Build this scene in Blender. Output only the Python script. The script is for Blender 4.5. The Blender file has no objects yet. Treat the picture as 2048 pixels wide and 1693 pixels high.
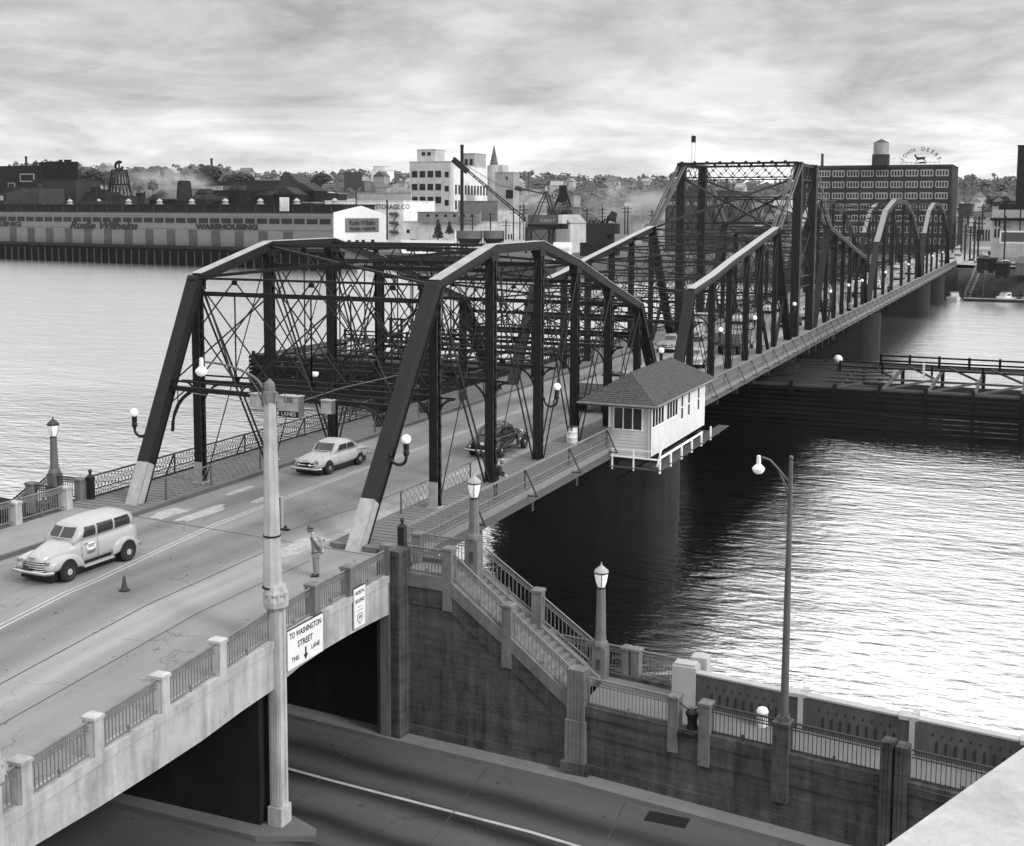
import bpy, bmesh, math, random
from mathutils import Vector, Matrix
random.seed(7)
C = bpy.data.collections.new('Scene'); SC = bpy.context.scene; SC.collection.children.link(C)
R = math.radians
# ---------------- camera ----------------
F, CY, YAW, PITCH, ROLL = 2492.6, 685.5, 23.153, -5.921, 0.244
CAM = Vector((29.473, -40.878, 12.623))
_y, _t, _r = R(YAW), R(PITCH), R(ROLL)
FW = Vector((-math.sin(_y)*math.cos(_t), math.cos(_y)*math.cos(_t), math.sin(_t)))
_ri = Vector((math.cos(_y), math.sin(_y), 0)); _up = _ri.cross(FW)
RI = _ri*math.cos(_r)+_up*math.sin(_r); UP = -_ri*math.sin(_r)+_up*math.cos(_r)
cd = bpy.data.cameras.new('camera'); cam = bpy.data.objects.new('camera', cd); C.objects.link(cam)
M = Matrix((RI, UP, -FW)).transposed().to_4x4(); M.translation = CAM; cam.matrix_world = M
cd.sensor_fit = 'HORIZONTAL'; cd.sensor_width = 36; cd.lens = F/2048*36
cd.shift_y = -(846.5-CY)/2048; cd.clip_start = 0.3; cd.clip_end = 9000
SC.camera = cam
SC.view_settings.view_transform = 'Standard'; SC.view_settings.look = 'None'
SC.view_settings.exposure = 0.42; SC.view_settings.gamma = 1
def at(u, v, D):
    """point seen at photo pixel (u,v) lying D metres in front of the camera"""
    return CAM+(FW+RI*((u-1024)/F)-UP*((v-CY)/F))*D
def px(D): return D/F
# ---------------- world ----------------
W = bpy.data.worlds.new('World'); SC.world = W; W.use_nodes = True
nt = W.node_tree; N = nt.nodes; LK = nt.links; N.clear()
def nd(t, **k):
    n = N.new(t)
    for a, b in k.items(): setattr(n, a, b)
    return n
out = nd('ShaderNodeOutputWorld'); bg = nd('ShaderNodeBackground'); LK.new(bg.outputs[0], out.inputs[0])
SUN_EL, SUN_AZ = R(36), R(106)       # azimuth clockwise from +Y
sky = nd('ShaderNodeTexSky', sky_type='NISHITA', sun_disc=False, sun_elevation=SUN_EL, sun_rotation=SUN_AZ)
bw = nd('ShaderNodeRGBToBW'); LK.new(sky.outputs[0], bw.inputs[0])
def mth(op, a, b=None, c=None, cl=False):
    n = nd('ShaderNodeMath', operation=op); n.use_clamp = cl
    for i, x in enumerate((a, b, c)):
        if x is None: continue
        if isinstance(x, (int, float)): n.inputs[i].default_value = x
        else: LK.new(x, n.inputs[i])
    return n.outputs[0]
tc = nd('ShaderNodeTexCoord'); sp = nd('ShaderNodeSeparateXYZ'); LK.new(tc.outputs['Generated'], sp.inputs[0])
zz = mth('MAXIMUM', sp.outputs[2], 0.0)
den = mth('ADD', mth('MULTIPLY', zz, 2.2), 0.42)
cb = nd('ShaderNodeCombineXYZ'); LK.new(mth('DIVIDE', sp.outputs[0], den), cb.inputs[0]); LK.new(mth('DIVIDE', sp.outputs[1], den), cb.inputs[1])
def wn(scale, det, rough, dist=0.0):
    n = nd('ShaderNodeTexNoise'); n.inputs['Scale'].default_value = scale; n.inputs['Detail'].default_value = det
    n.inputs['Roughness'].default_value = rough; n.inputs['Distortion'].default_value = dist
    LK.new(cb.outputs[0], n.inputs['Vector']); return n.outputs['Fac']
c1 = wn(2.0, 10, 0.60, 0.9); c2 = wn(7.5, 9, 0.66, 0.4)
cl = mth('ADD', mth('MULTIPLY', c1, 0.7), mth('MULTIPLY', c2, 0.3))
rp = nd('ShaderNodeValToRGB'); LK.new(cl, rp.inputs[0]); e = rp.color_ramp.elements
e[0].position = 0.39; e[0].color = (.56, .56, .56, 1); e[1].position = 0.59; e[1].color = (1.12, 1.12, 1.12, 1)
el = nd('ShaderNodeValToRGB'); LK.new(zz, el.inputs[0]); cr = el.color_ramp
cr.elements[0].position = 0.0; cr.elements[0].color = (.84,)*3+(1,)
cr.elements[1].position = 1.0; cr.elements[1].color = (1.5,)*3+(1,)
for p_, v_ in ((.05, .72), (.10, .54), (.16, .50), (.21, .66), (.30, .90), (.6, 1.35)):
    q = cr.elements.new(p_); q.color = (v_,)*3+(1,)
dirf = mth('ADD', mth('MULTIPLY', sp.outputs[0], 0.12), mth('MULTIPLY', sp.outputs[1], 0.14))
dirf = mth('ADD', dirf, 0.93)
stv = nd('ShaderNodeVectorMath', operation='MULTIPLY'); LK.new(tc.outputs['Generated'], stv.inputs[0]); stv.inputs[1].default_value = (3, 3, 17)
stn = nd('ShaderNodeTexNoise'); stn.inputs['Scale'].default_value = 1.3; stn.inputs['Detail'].default_value = 7; stn.inputs['Roughness'].default_value = .6; stn.inputs['Distortion'].default_value = .4; LK.new(stv.outputs[0], stn.inputs['Vector'])
srp = nd('ShaderNodeMapRange'); srp.inputs['From Min'].default_value = .36; srp.inputs['From Max'].default_value = .56; srp.inputs['To Min'].default_value = .88; srp.inputs['To Max'].default_value = 1.04; LK.new(stn.outputs['Fac'], srp.inputs['Value'])
lum = mth('MULTIPLY', mth('MULTIPLY', mth('MULTIPLY', rp.outputs[0], el.outputs[0]), dirf), srp.outputs[0])
lum = mth('ADD', lum, mth('MULTIPLY', bw.outputs[0], 0.006))
LK.new(lum, bg.inputs[0]); bg.inputs[1].default_value = 1.0
# ---------------- sun ----------------
sd = bpy.data.lights.new('sun', 'SUN'); sd.energy = 1.7; sd.angle = R(12); sun = bpy.data.objects.new('sun', sd); C.objects.link(sun)
sdir = Vector((math.sin(SUN_AZ)*math.cos(SUN_EL), math.cos(SUN_AZ)*math.cos(SUN_EL), math.sin(SUN_EL)))
sun.rotation_euler = sdir.to_track_quat('Z', 'Y').to_euler(); sun.location = (60, 0, 60)
# ---------------- materials ----------------
def mat(name, g, rough=.8, var=.0, scale=1.0, streak=0., bump=0., spec=.3, metal=0., emis=0., board=0., kind=None, vs=(1, 1, 1), fine=0.):
    m = bpy.data.materials.new(name); m.use_nodes = True; t = m.node_tree; n = t.nodes; l = t.links
    b = n['Principled BSDF']; b.inputs['Base Color'].default_value = (g, g, g, 1); b.inputs['Roughness'].default_value = rough
    b.inputs['Specular IOR Level'].default_value = spec; b.inputs['Metallic'].default_value = metal
    if emis: b.inputs['Emission Color'].default_value = (1, 1, 1, 1); b.inputs['Emission Strength'].default_value = emis
    if var or streak or bump or fine or board:
        co = n.new('ShaderNodeTexCoord')
        def nz(sc, det, v=(1, 1, 1), dist=0.):
            mp = n.new('ShaderNodeMapping'); mp.inputs['Scale'].default_value = v; l.new(co.outputs['Object'], mp.inputs[0])
            x = n.new('ShaderNodeTexNoise'); x.inputs['Scale'].default_value = sc; x.inputs['Detail'].default_value = det
            x.inputs['Roughness'].default_value = .65; x.inputs['Distortion'].default_value = dist
            l.new(mp.outputs[0], x.inputs['Vector']); return x.outputs['Fac']
        def mm(op, a, c_):
            x = n.new('ShaderNodeMath'); x.operation = op
            for i, y in enumerate((a, c_)):
                if isinstance(y, (int, float)): x.inputs[i].default_value = y
                else: l.new(y, x.inputs[i])
            return x.outputs[0]
        tot = None
        if var: tot = mm('MULTIPLY', mm('SUBTRACT', nz(scale, 7, vs), .5), var*3.2)
        if streak:
            s = mm('MULTIPLY', mm('SUBTRACT', nz(2.2, 6, (1, 1, .12), .4), .5), streak*3.2); tot = s if tot is None else mm('ADD', tot, s)
        if board:
            s = mm('MULTIPLY', mm('SUBTRACT', nz(1.2, 3, (.35, .35, 6.5)), .5), board*3); tot = s if tot is None else mm('ADD', tot, s)
        if fine:
            s = mm('MULTIPLY', mm('SUBTRACT', nz(22, 3), .5), fine*3); tot = s if tot is None else mm('ADD', tot, s)
        if tot is not None:
            v = mm('MULTIPLY', mm('MAXIMUM', mm('ADD', tot, 1.0), .15), g); 
            x = n.new('ShaderNodeCombineColor'); [l.new(v, x.inputs[i]) for i in range(3)]; l.new(x.outputs[0], b.inputs['Base Color'])
        if bump:
            bp = n.new('ShaderNodeBump'); bp.inputs['Strength'].default_value = bump; bp.inputs['Distance'].default_value = .05
            l.new(nz(9, 5), bp.inputs['Height']); l.new(bp.outputs[0], b.inputs['Normal'])
    return m
m_steel = mat('truss_paint', .013, .5, .35, 1.5, .2, spec=.28)
m_steel2 = mat('truss_paint_light', .10, .5, .3, 1.5, .2, spec=.5)
m_cover = mat('sunlit_chord_cover', .33, .6, .35, 1.2, 0, fine=.1)  # top plates pale: light from above put into the chord colour
m_whitep = mat('white_paint_worn', .36, .6, .25, 3, .25, fine=.1)
m_white = mat('white_paint', .80, .6, .06, 2)
m_glass_globe = mat('opal_glass', .9, .25, emis=.12)
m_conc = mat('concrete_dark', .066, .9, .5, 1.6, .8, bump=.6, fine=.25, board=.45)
m_under = mat('shade_dark_concrete', .022, .9, .4, .8, .3, spec=.05)  # underpass shade put into the colour of walls and inner girders
m_conc_side = mat('concrete_pale', .40, .85, .3, 1.3, .45, bump=.3, fine=.06)
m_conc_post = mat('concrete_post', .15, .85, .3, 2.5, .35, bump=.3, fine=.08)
m_conc_walk = mat('concrete_walk', .16, .9, .2, .7, 0, bump=.2, fine=.12)
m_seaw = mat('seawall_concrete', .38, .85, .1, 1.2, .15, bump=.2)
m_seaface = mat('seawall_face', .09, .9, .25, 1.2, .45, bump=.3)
m_rail = mat('rail_iron_pale', .17, .6, .3, 4)
m_raild = mat('rail_iron_dark', .05, .6, .3, 4)
m_black = mat('black_iron', .015, .5, .2, 5)
m_wood = mat('weathered_timber', .07, .9, .35, 2.5, 0, bump=.3, vs=(.4, 3, 3))
m_woodd = mat('creosoted_timber', .014, .9, .5, 2.0, 0, spec=.05, bump=.3, vs=(.3, 3, 3))
m_plank = mat('sidewalk_plank', .16, .9, .35, 1.8, 0, bump=.3, vs=(.5, 5, 3), fine=.1)
m_pier = mat('pier_concrete', .018, .95, .3, .8, .4)
m_glass = mat('window_glass', .02, .12, spec=.8)
m_tyre = mat('tyre_rubber', .02, .8)
m_chrome = mat('chrome', .55, .18, metal=1.)
m_carw = mat('cream_car_paint', .40, .3, .05, 2, spec=.5)
m_carw2 = mat('grey_car_paint', .38, .3, .05, 2, spec=.5)
m_card = mat('black_car_paint', .02, .15, spec=.9)
m_carm = mat('mid_grey_car_paint', .25, .3, spec=.5)
m_shingle = mat('roof_shingles', .075, .9, .8, 6, 0, bump=.6, fine=.6)
m_dirt = mat('rough_ground', .07, 1, .5, .05, 0, bump=.4)
m_street = mat('street_concrete', .20, .9, .2, .4, 0, fine=.12)
# ---------------- mesh tools ----------------
class MB:
    def __init__(s): s.v = []; s.f = []
    def add(s, vs, fs):
        o = len(s.v); s.v += [tuple(x) for x in vs]; s.f += [tuple(i+o for i in f) for f in fs]; return s
    def box(s, x0, x1, y0, y1, z0, z1):
        return s.add([(x, y, z) for z in (z0, z1) for x, y in ((x0, y0), (x1, y0), (x1, y1), (x0, y1))],
                     [(3, 2, 1, 0), (4, 5, 6, 7), (0, 1, 5, 4), (1, 2, 6, 5), (2, 3, 7, 6), (3, 0, 4, 7)])
    def bar(s, p, q, w, h, up=(0, 0, 1), taper=1.):
        p, q = Vector(p), Vector(q); d = (q-p).normalized(); u = Vector(up)
        if abs(d.dot(u)) > .99: u = Vector((0, 1, 0))
        a = d.cross(u).normalized(); b = a.cross(d).normalized()
        vs = []
        for c, k in ((p, 1.), (q, taper)):
            vs += [c+a*(w/2*k*i)+b*(h/2*k*j) for i, j in ((-1, -1), (1, -1), (1, 1), (-1, 1))]
        return s.add(vs, [(3, 2, 1, 0), (4, 5, 6, 7), (0, 1, 5, 4), (1, 2, 6, 5), (2, 3, 7, 6), (3, 0, 4, 7)])
    def tube(s, pts, r, n=6):
        pts = [Vector(p) for p in pts]; k = len(pts); rs = r if isinstance(r, (list, tuple)) else [r]*k; vs = []; fs = []
        ref = None
        for i, p in enumerate(pts):
            d = (pts[min(i+1, k-1)]-pts[max(i-1, 0)]).normalized()
            u = Vector((0, 0, 1)) if abs(d.z) < .95 else Vector((0, 1, 0))
            a = d.cross(u).normalized()
            if ref is not None and a.dot(ref) < 0: a = -a
            ref = a; b = a.cross(d).normalized()
            vs += [p+(a*math.cos(2*math.pi*j/n)+b*math.sin(2*math.pi*j/n))*rs[i] for j in range(n)]
        for i in range(k-1):
            for j in range(n):
                j2 = (j+1) % n; fs.append((i*n+j, i*n+j2, (i+1)*n+j2, (i+1)*n+j))
        fs.append(tuple(range(n-1, -1, -1))); fs.append(tuple((k-1)*n+j for j in range(n)))
        return s.add(vs, fs)
    def lathe(s, c, prof, n=12, ph=0.):
        c = Vector(c); vs = []; fs = []; k = len(prof)
        for r, z in prof: vs += [c+Vector((r*math.cos(2*math.pi*j/n+ph), r*math.sin(2*math.pi*j/n+ph), z)) for j in range(n)]
        for i in range(k-1):
            for j in range(n):
                j2 = (j+1) % n; fs.append((i*n+j, i*n+j2, (i+1)*n+j2, (i+1)*n+j))
        fs.append(tuple(range(n-1, -1, -1))); fs.append(tuple((k-1)*n+j for j in range(n)))
        return s.add(vs, fs)
    def sphere(s, c, r, n=14, m=8, sz=1.):
        return s.lathe(c, [(max(r*math.sin(math.pi*i/m), .001), -r*sz*math.cos(math.pi*i/m)) for i in range(m+1)], n)
    def prism(s, poly, axis, a, b):
        """extrude 2-D polygon along axis from a to b"""
        f = {'x': lambda p, t: (t, p[0], p[1]), 'y': lambda p, t: (p[0], t, p[1]), 'z': lambda p, t: (p[0], p[1], t)}[axis]
        n = len(poly); vs = [f(p, a) for p in poly]+[f(p, b) for p in poly]
        return s.add(vs, [tuple(range(n-1, -1, -1)), tuple(range(n, 2*n))]+[(i, (i+1) % n, n+(i+1) % n, n+i) for i in range(n)])
    def loft(s, rings, caps=True, closed=True):
        n = len(rings[0]); vs = [p for r in rings for p in r]; fs = []
        for i in range(len(rings)-1):
            for j in range(n if closed else n-1):
                j2 = (j+1) % n; fs.append((i*n+j, i*n+j2, (i+1)*n+j2, (i+1)*n+j))
        if caps: fs.append(tuple(range(n-1, -1, -1))); fs.append(tuple((len(rings)-1)*n+j for j in range(n)))
        return s.add(vs, fs)
    def xf(s, mtx): s.v = [tuple(mtx @ Vector(p)) for p in s.v]; return s
    def build(s, name, m, parent=None, smooth=False, fix=False):
        me = bpy.data.meshes.new(name); me.from_pydata(s.v, [], s.f); me.update()
        bm = bmesh.new(); bm.from_mesh(me); bmesh.ops.recalc_face_normals(bm, faces=bm.faces); bm.to_mesh(me); bm.free()
        me.materials.append(m)
        if smooth:
            for p in me.polygons: p.use_smooth = True
            try: me.set_sharp_from_angle(angle=R(smooth if smooth is not True else 45))
            except Exception: pass
        o = bpy.data.objects.new(name, me); C.objects.link(o)
        if parent is not None:
            o.parent = parent; o.location = -Vector(parent.get('_w', parent.location)) if parent.type == 'EMPTY' and not parent.get('_local') else (0, 0, 0)
        return o
def tag(o, label, cat, group=None):
    o['label'] = label; o['category'] = cat
    if group: o['group'] = group
    return o
def thing(name, label, cat, loc=(0, 0, 0), rotz=0., group=None, local=False):
    """Empty at the base of a thing; parts are given in world coordinates unless local"""
    o = bpy.data.objects.new(name, None); C.objects.link(o); o.location = loc; o.rotation_euler = (0, 0, rotz); o.empty_display_size = .3
    if local: o['_local'] = True
    return tag(o, label, cat, group)
def struct(name, mb, m, kind='structure', smooth=False):
    o = mb.build(name, m, smooth=smooth); o['kind'] = kind; return o
def dup(root, loc, rotz=None, label=None, group=None):
    r = root.copy(); C.objects.link(r); r.location = loc
    if rotz is not None: r.rotation_euler = (0, 0, rotz)
    if label: r['label'] = label
    if group: r['group'] = group
    def rec(a, b):
        for ch in [c for c in C.objects if c.parent == a]:
            c = ch.copy(); C.objects.link(c); c.parent = b; rec(ch, c)
    rec(root, r); return r
def text(name, s, size, m, parent, org, xdir, ydir, depth=.02, shear=0., bold=0., align='CENTER', sx=1.):
    cu = bpy.data.curves.new(name, 'FONT'); cu.body = s; cu.size = size; cu.extrude = depth; cu.shear = shear; cu.offset = bold
    cu.align_x = align; cu.align_y = 'CENTER'; cu.resolution_u = 3
    o = bpy.data.objects.new('tmp', cu); C.objects.link(o); dg = bpy.context.evaluated_depsgraph_get()
    me = bpy.data.meshes.new_from_object(o.evaluated_get(dg)); bpy.data.objects.remove(o); bpy.data.curves.remove(cu)
    x, y = Vector(xdir).normalized(), Vector(ydir).normalized(); z = x.cross(y).normalized(); org = Vector(org)
    for v in me.vertices: v.co = org+x*(v.co.x*sx)+y*v.co.y+z*v.co.z
    me.materials.clear(); me.materials.append(m); me.name = name
    p = bpy.data.objects.new(name, me); C.objects.link(p)
    if parent is not None:
        p.parent = parent; p.location = -Vector(parent.location) if parent.type == 'EMPTY' and not parent.get('_local') else (0, 0, 0)
    return p
# ================= SETTING =================
WZ = -8.0          # water level
SZ = -5.85         # street level under the overpass
def zd(y): return -0.06*max(0., -9.5-y)
def wl(x):         # promenade wall line (plan)
    P = [(-60, 3.5), (9, -3.2), (16, -3.72), (22.8, -4.7), (28.8, -5.6), (60, -10.6)]
    for (a, b), (c, d) in zip(P, P[1:]):
        if x <= c: return b+(d-b)*(x-a)/(c-a)
    return P[-1][1]
# water
me = bpy.data.meshes.new('river')
mb = MB(); mb.add([(-2600, -.4, WZ), (600, -.4, WZ), (600, 700, WZ), (-2600, 700, WZ)], [(0, 1, 2, 3)])
mw = bpy.data.materials.new('river_water'); mw.use_nodes = True; t = mw.node_tree; n = t.nodes; l = t.links
b = n['Principled BSDF']; n.remove(b)
gl = n.new('ShaderNodeBsdfGlossy'); gl.inputs['Color'].default_value = (.95, .95, .95, 1); gl.inputs['Roughness'].default_value = .06
df = n.new('ShaderNodeBsdfDiffuse'); df.inputs['Color'].default_value = (.002, .002, .002, 1)
mx = n.new('ShaderNodeMixShader'); fr = n.new('ShaderNodeFresnel'); fr.inputs['IOR'].default_value = 3.0
l.new(fr.outputs[0], mx.inputs[0]); l.new(df.outputs[0], mx.inputs[1]); l.new(gl.outputs[0], mx.inputs[2])
l.new(mx.outputs[0], n['Material Output'].inputs[0])
co = n.new('ShaderNodeTexCoord')
def wnz(sc, v, det, rot=0.):
    mp = n.new('ShaderNodeMapping'); mp.inputs['Scale'].default_value = v; mp.inputs['Rotation'].default_value = (0, 0, rot); l.new(co.outputs['Object'], mp.inputs[0])
    x = n.new('ShaderNodeTexNoise'); x.inputs['Scale'].default_value = sc; x.inputs['Detail'].default_value = det; x.inputs['Roughness'].default_value = .55
    l.new(mp.outputs[0], x.inputs['Vector']); return x.outputs['Fac']
def add2(a, c_, k=1.):
    x = n.new('ShaderNodeMath'); x.operation = 'MULTIPLY_ADD'; l.new(c_, x.inputs[0]); x.inputs[1].default_value = k
    if a is None: x.inputs[2].default_value = 0
    else: l.new(a, x.inputs[2])
    return x.outputs[0]
h = add2(None, wnz(1.3, (.45, 1.0, 1), 5, R(-20)), .75); h = add2(h, wnz(.22, (.5, 1, 1), 3, R(-32)), 1.0); h = add2(h, wnz(.04, (.6, 1, 1), 2, R(-10)), 1.6)
bp = n.new('ShaderNodeBump'); bp.inputs['Strength'].default_value = .85; bp.inputs['Distance'].default_value = .22
sx_ = n.new('ShaderNodeSeparateXYZ'); l.new(co.outputs['Object'], sx_.inputs[0])
mr_ = n.new('ShaderNodeMapRange'); mr_.inputs['From Min'].default_value = 48; mr_.inputs['From Max'].default_value = 125; mr_.inputs['To Min'].default_value = .05; mr_.inputs['To Max'].default_value = .24; vm_ = n.new('ShaderNodeVectorMath'); vm_.operation = 'DISTANCE'; vm_.inputs[1].default_value = (28, 15, WZ); l.new(co.outputs['Object'], vm_.inputs[0]); l.new(vm_.outputs['Value'], mr_.inputs['Value']); l.new(mr_.outputs[0], gl.inputs['Roughness'])
l.new(h, bp.inputs['Height']); l.new(bp.outputs[0], gl.inputs['Normal'])
struct('water', mb, mw)
# west bank ground, street
struct('ground', MB().add([(-400, -400, SZ-.3), (400, -400, SZ-.3), (400, wl(60)-1, SZ-.3), (60, wl(60)-1, SZ-.3), (9, -2.6, SZ-.3), (-60, 4.5, SZ-.3), (-400, 30, SZ-.3)], [tuple(range(7))]), m_dirt)
# street slab following the wall
def strip(d0, d1, z, xs=(-60, -30, 0, 9, 16, 22.8, 28.8, 60), z1=None):
    m_ = MB(); vs = []
    for x in xs: vs += [(x, wl(x)-d0, z), (x, wl(x)-d1, z)]
    m_.add(vs, [(2*i, 2*i+1, 2*i+3, 2*i+2) for i in range(len(xs)-1)]); return m_
ms = bpy.data.materials.new('street_surface'); ms.use_nodes = True
def street_mat(m, g, bands, axis_from, cracks=True):
    """concrete street with tyre-darkened lanes"""
    t = m.node_tree; n = t.nodes; l = t.links; b = n['Principled BSDF']; b.inputs['Roughness'].default_value = .85; b.inputs['Specular IOR Level'].default_value = .25
    co = n.new('ShaderNodeTexCoord'); mp = n.new('ShaderNodeMapping'); mp.inputs['Rotation'].default_value = (0, 0, axis_from); l.new(co.outputs['Object'], mp.inputs[0])
    s = n.new('ShaderNodeSeparateXYZ'); l.new(mp.outputs[0], s.inputs[0])
    def mt(op, a, c_=None):
        x = n.new('ShaderNodeMath'); x.operation = op
        for i, y in enumerate((a, c_)):
            if y is None: continue
            if isinstance(y, (int, float)): x.inputs[i].default_value = y
            else: l.new(y, x.inputs[i])
        return x.outputs[0]
    def nz(sc, det, v=(1, 1, 1)):
        mp2 = n.new('ShaderNodeMapping'); mp2.inputs['Scale'].default_value = v; l.new(mp.outputs[0], mp2.inputs[0])
        x = n.new('ShaderNodeTexNoise'); x.inputs['Scale'].default_value = sc; x.inputs['Detail'].default_value = det; l.new(mp2.outputs[0], x.inputs['Vector']); return x.outputs['Fac']
    tot = 1.0
    wob = mt('MULTIPLY', mt('SUBTRACT', nz(.25, 3), .5), .8)
    y = mt('ADD', s.outputs[1], wob)
    for (c0, w_, k_) in bands:
        g_ = mt('SUBTRACT', y, c0); g_ = mt('DIVIDE', g_, w_); g_ = mt('MULTIPLY', g_, g_); g_ = mt('MULTIPLY', g_, -1.); g_ = mt('POWER', 2.718, g_); g_ = mt('MULTIPLY', g_, -k_)
        tot = mt('ADD', g_, tot)
    tot = mt('ADD', tot, mt('MULTIPLY', mt('SUBTRACT', nz(.9, 6, (.15, 1, 1)), .5), .7)); tot = mt('ADD', tot, mt('MULTIPLY', mt('SUBTRACT', nz(18, 3), .5), .35))
    vo = n.new('ShaderNodeTexVoronoi'); vo.feature = 'DISTANCE_TO_EDGE'; vo.inputs['Scale'].default_value = .32
    wv = n.new('ShaderNodeTexNoise'); wv.inputs['Scale'].default_value = 1.3; wv.inputs['Detail'].default_value = 5; l.new(mp.outputs[0], wv.inputs['Vector'])
    av = n.new('ShaderNodeVectorMath'); av.operation = 'MULTIPLY_ADD'; l.new(wv.outputs['Color'], av.inputs[0]); av.inputs[1].default_value = (1.3, 1.3, 0); l.new(mp.outputs[0], av.inputs[2]); l.new(av.outputs[0], vo.inputs['Vector'])
    ck = mt('MULTIPLY', mt('LESS_THAN', vo.outputs['Distance'], .006), mt('GREATER_THAN', nz(.18, 2), .5)); tot = mt('SUBTRACT', tot, mt('MULTIPLY', ck, .28))
    tot = mt('SUBTRACT', tot, mt('MULTIPLY', mt('GREATER_THAN', nz(2.6, 2), .73), .45)); tot = mt('ADD', tot, mt('MULTIPLY', mt('GREATER_THAN', nz(3.3, 4), .71), .22))
    v = mt('MULTIPLY', mt('MAXIMUM', tot, .1), g)
    x = n.new('ShaderNodeCombineColor'); [l.new(v, x.inputs[i]) for i in range(3)]; l.new(x.outputs[0], b.inputs['Base Color'])
    bp = n.new('ShaderNodeBump'); bp.inputs['Strength'].default_value = .2; bp.inputs['Distance'].default_value = .02; l.new(nz(30, 3), bp.inputs['Height']); l.new(bp.outputs[0], b.inputs['Normal'])
street_mat(ms, .08, [(-3.35-1.3, .6, .7), (-3.35-3.0, .5, .8), (-3.35-5.2, .55, .8), (-3.35-6.6, .4, .6)], R(6.5))
struct('road', strip(.75, 40, SZ), ms)
kb = MB(); xs = (-60, 0, 9, 16, 22.8, 28.8, 60)
for a, c_ in zip(xs, xs[1:]):
    kb.add([(a, wl(a), SZ), (a, wl(a)-.75, SZ), (c_, wl(c_)-.75, SZ), (c_, wl(c_), SZ), (a, wl(a), SZ+.16), (a, wl(a)-.75, SZ+.16), (c_, wl(c_)-.75, SZ+.16), (c_, wl(c_), SZ+.16)],
           [(0, 1, 2, 3), (4, 5, 6, 7), (1, 2, 6, 5)])
struct('kerb', kb, m_conc_walk)
struct('road_marking', strip(4.02, 4.16, SZ+.004, (4, 9, 16, 22.8, 28.8, 50)), m_whitep)
jm = MB()
for x in (3, 8, 13, 18, 23): jm.add([(x, wl(x)-.8, SZ+.004), (x+.04, wl(x)-.8, SZ+.004), (x+.9, wl(x)-9.5, SZ+.004), (x+.86, wl(x)-9.5, SZ+.004)], [(0, 1, 2, 3)])
struct('road_joint', jm, mat('joint_tar', .05))
isl = MB(); isl.prism([(-30, -9.6), (8.6, -9.9), (10.2, -10.5), (10.4, -10.9), (8.8, -11.6), (-30, -11.2)], 'z', SZ+.002, SZ+.17)
struct('traffic_island', isl, mat('island_concrete', .13, .9, .2, 1, fine=.1))
mh = tag(MB().box(18.9, 20.2, -5.75, -5.1, SZ-.01, SZ+.012).build('drain_cover', m_black), 'rectangular iron drain cover in the street beside the promenade wall', 'drain cover')
# bridge roadway surface
mr = bpy.data.materials.new('bridge_asphalt'); mr.use_nodes = True
street_mat(mr, .225, [(-2.9, .8, .28), (.6, .6, .25), (2.0, 1.0, .25), (3.6, .5, -.28), (4.4, .3, -.3)], R(90))
# (rotated so that "y" runs across the bridge)
def deckstrip(x0, x1, z, y0, y1, m, name, th=.25, step=6):
    ys = sorted({y0, y1, -9.5}) if y0 < -9.5 else [y0, y1]
    mb = MB(); vs = []
    for y in ys: vs += [(x0, y, zd(y)+z), (x1, y, zd(y)+z), (x1, y, zd(y)+z-th), (x0, y, zd(y)+z-th)]
    fs = [(0, 1, 2, 3), tuple(len(vs)-4+i for i in (3, 2, 1, 0))]
    for i in range(len(ys)-1):
        for j in range(4): j2 = (j+1) % 4; fs.append((4*i+j, 4*i+j2, 4*i+4+j2, 4*i+4+j))
    mb.add(vs, fs); return struct(name, mb, m)
deckstrip(-5.05, 8.72, 0, -70, -1.2, mr, 'road', .5)
deckstrip(-5.05, 5.05, 0, -1.19, 302, mr, 'road', .3)
mwk = mat('sidewalk_concrete', .24, .9, .18, .8, 0, fine=.12)
deckstrip(-7.85, -5.06, .17, -70, -.6, mwk, 'pavement', .5)
deckstrip(-8.6, -5.06, .155, -.59, 302, m_plank, 'pavement', .3)
deckstrip(5.06, 8.35, .155, -1.0, 302, m_plank, 'pavement', .3)
deckstrip(-5.06, -4.92, .165, -70, 302, mat('kerb_dark', .11, .8, .2, 2), 'kerb', .2)
deckstrip(4.93, 5.055, .16, -1.0, 302, mat('kerb_dark2', .13, .8, .2, 2), 'kerb', .2)
pj = MB()
for sx in (-1, 1):
    for i in range(150):
        y = -.4+i*.42
        if sx < 0: pj.box(-8.5, -5.2, y, y+.03, .156, .160)
        else: pj.box(5.2, 8.3, y, y+.03, .156, .160)
struct('plank_joint', pj, m_woodd)
lm = MB()
def ln(pts, w, z=.004):
    for (a, b_), (c_, d_) in zip(pts, pts[1:]):
        lm.add([(a-w/2, b_, zd(b_)+z), (a+w/2, b_, zd(b_)+z), (c_+w/2, d_, zd(d_)+z), (c_-w/2, d_, zd(d_)+z)], [(0, 1, 2, 3)])
for dx in (-.11, .11): ln([(.9+dx, -30), (.5+dx, -20), (.25+dx, -14), (.0+dx, -9.5), (-.1+dx, -8), (-.55+dx, -4.5), (-1.05+dx, 0), (-1.15+dx, 6), (-1.15+dx, 39)], .075)
ln([(-1.1, 44), (-1.1, 300)], .12)
lm_m = mat('road_paint', .44, .7, .2, 3, fine=.15)
struct('road_marking', lm, lm_m)
lm = MB(); ln([(2.1, -1), (2.3, 2.2), (2.9, 6), (3.0, 38)], .05); ln([(3.6, -25), (3.3, -9.5), (3.1, -2)], .05, .005); ln([(5.35, -24), (5.3, -9.5), (5.3, -3)], .04, .005)
ln([(-4.9, -.3), (-1.2, -.55), (0, -.6)], .02)
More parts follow.
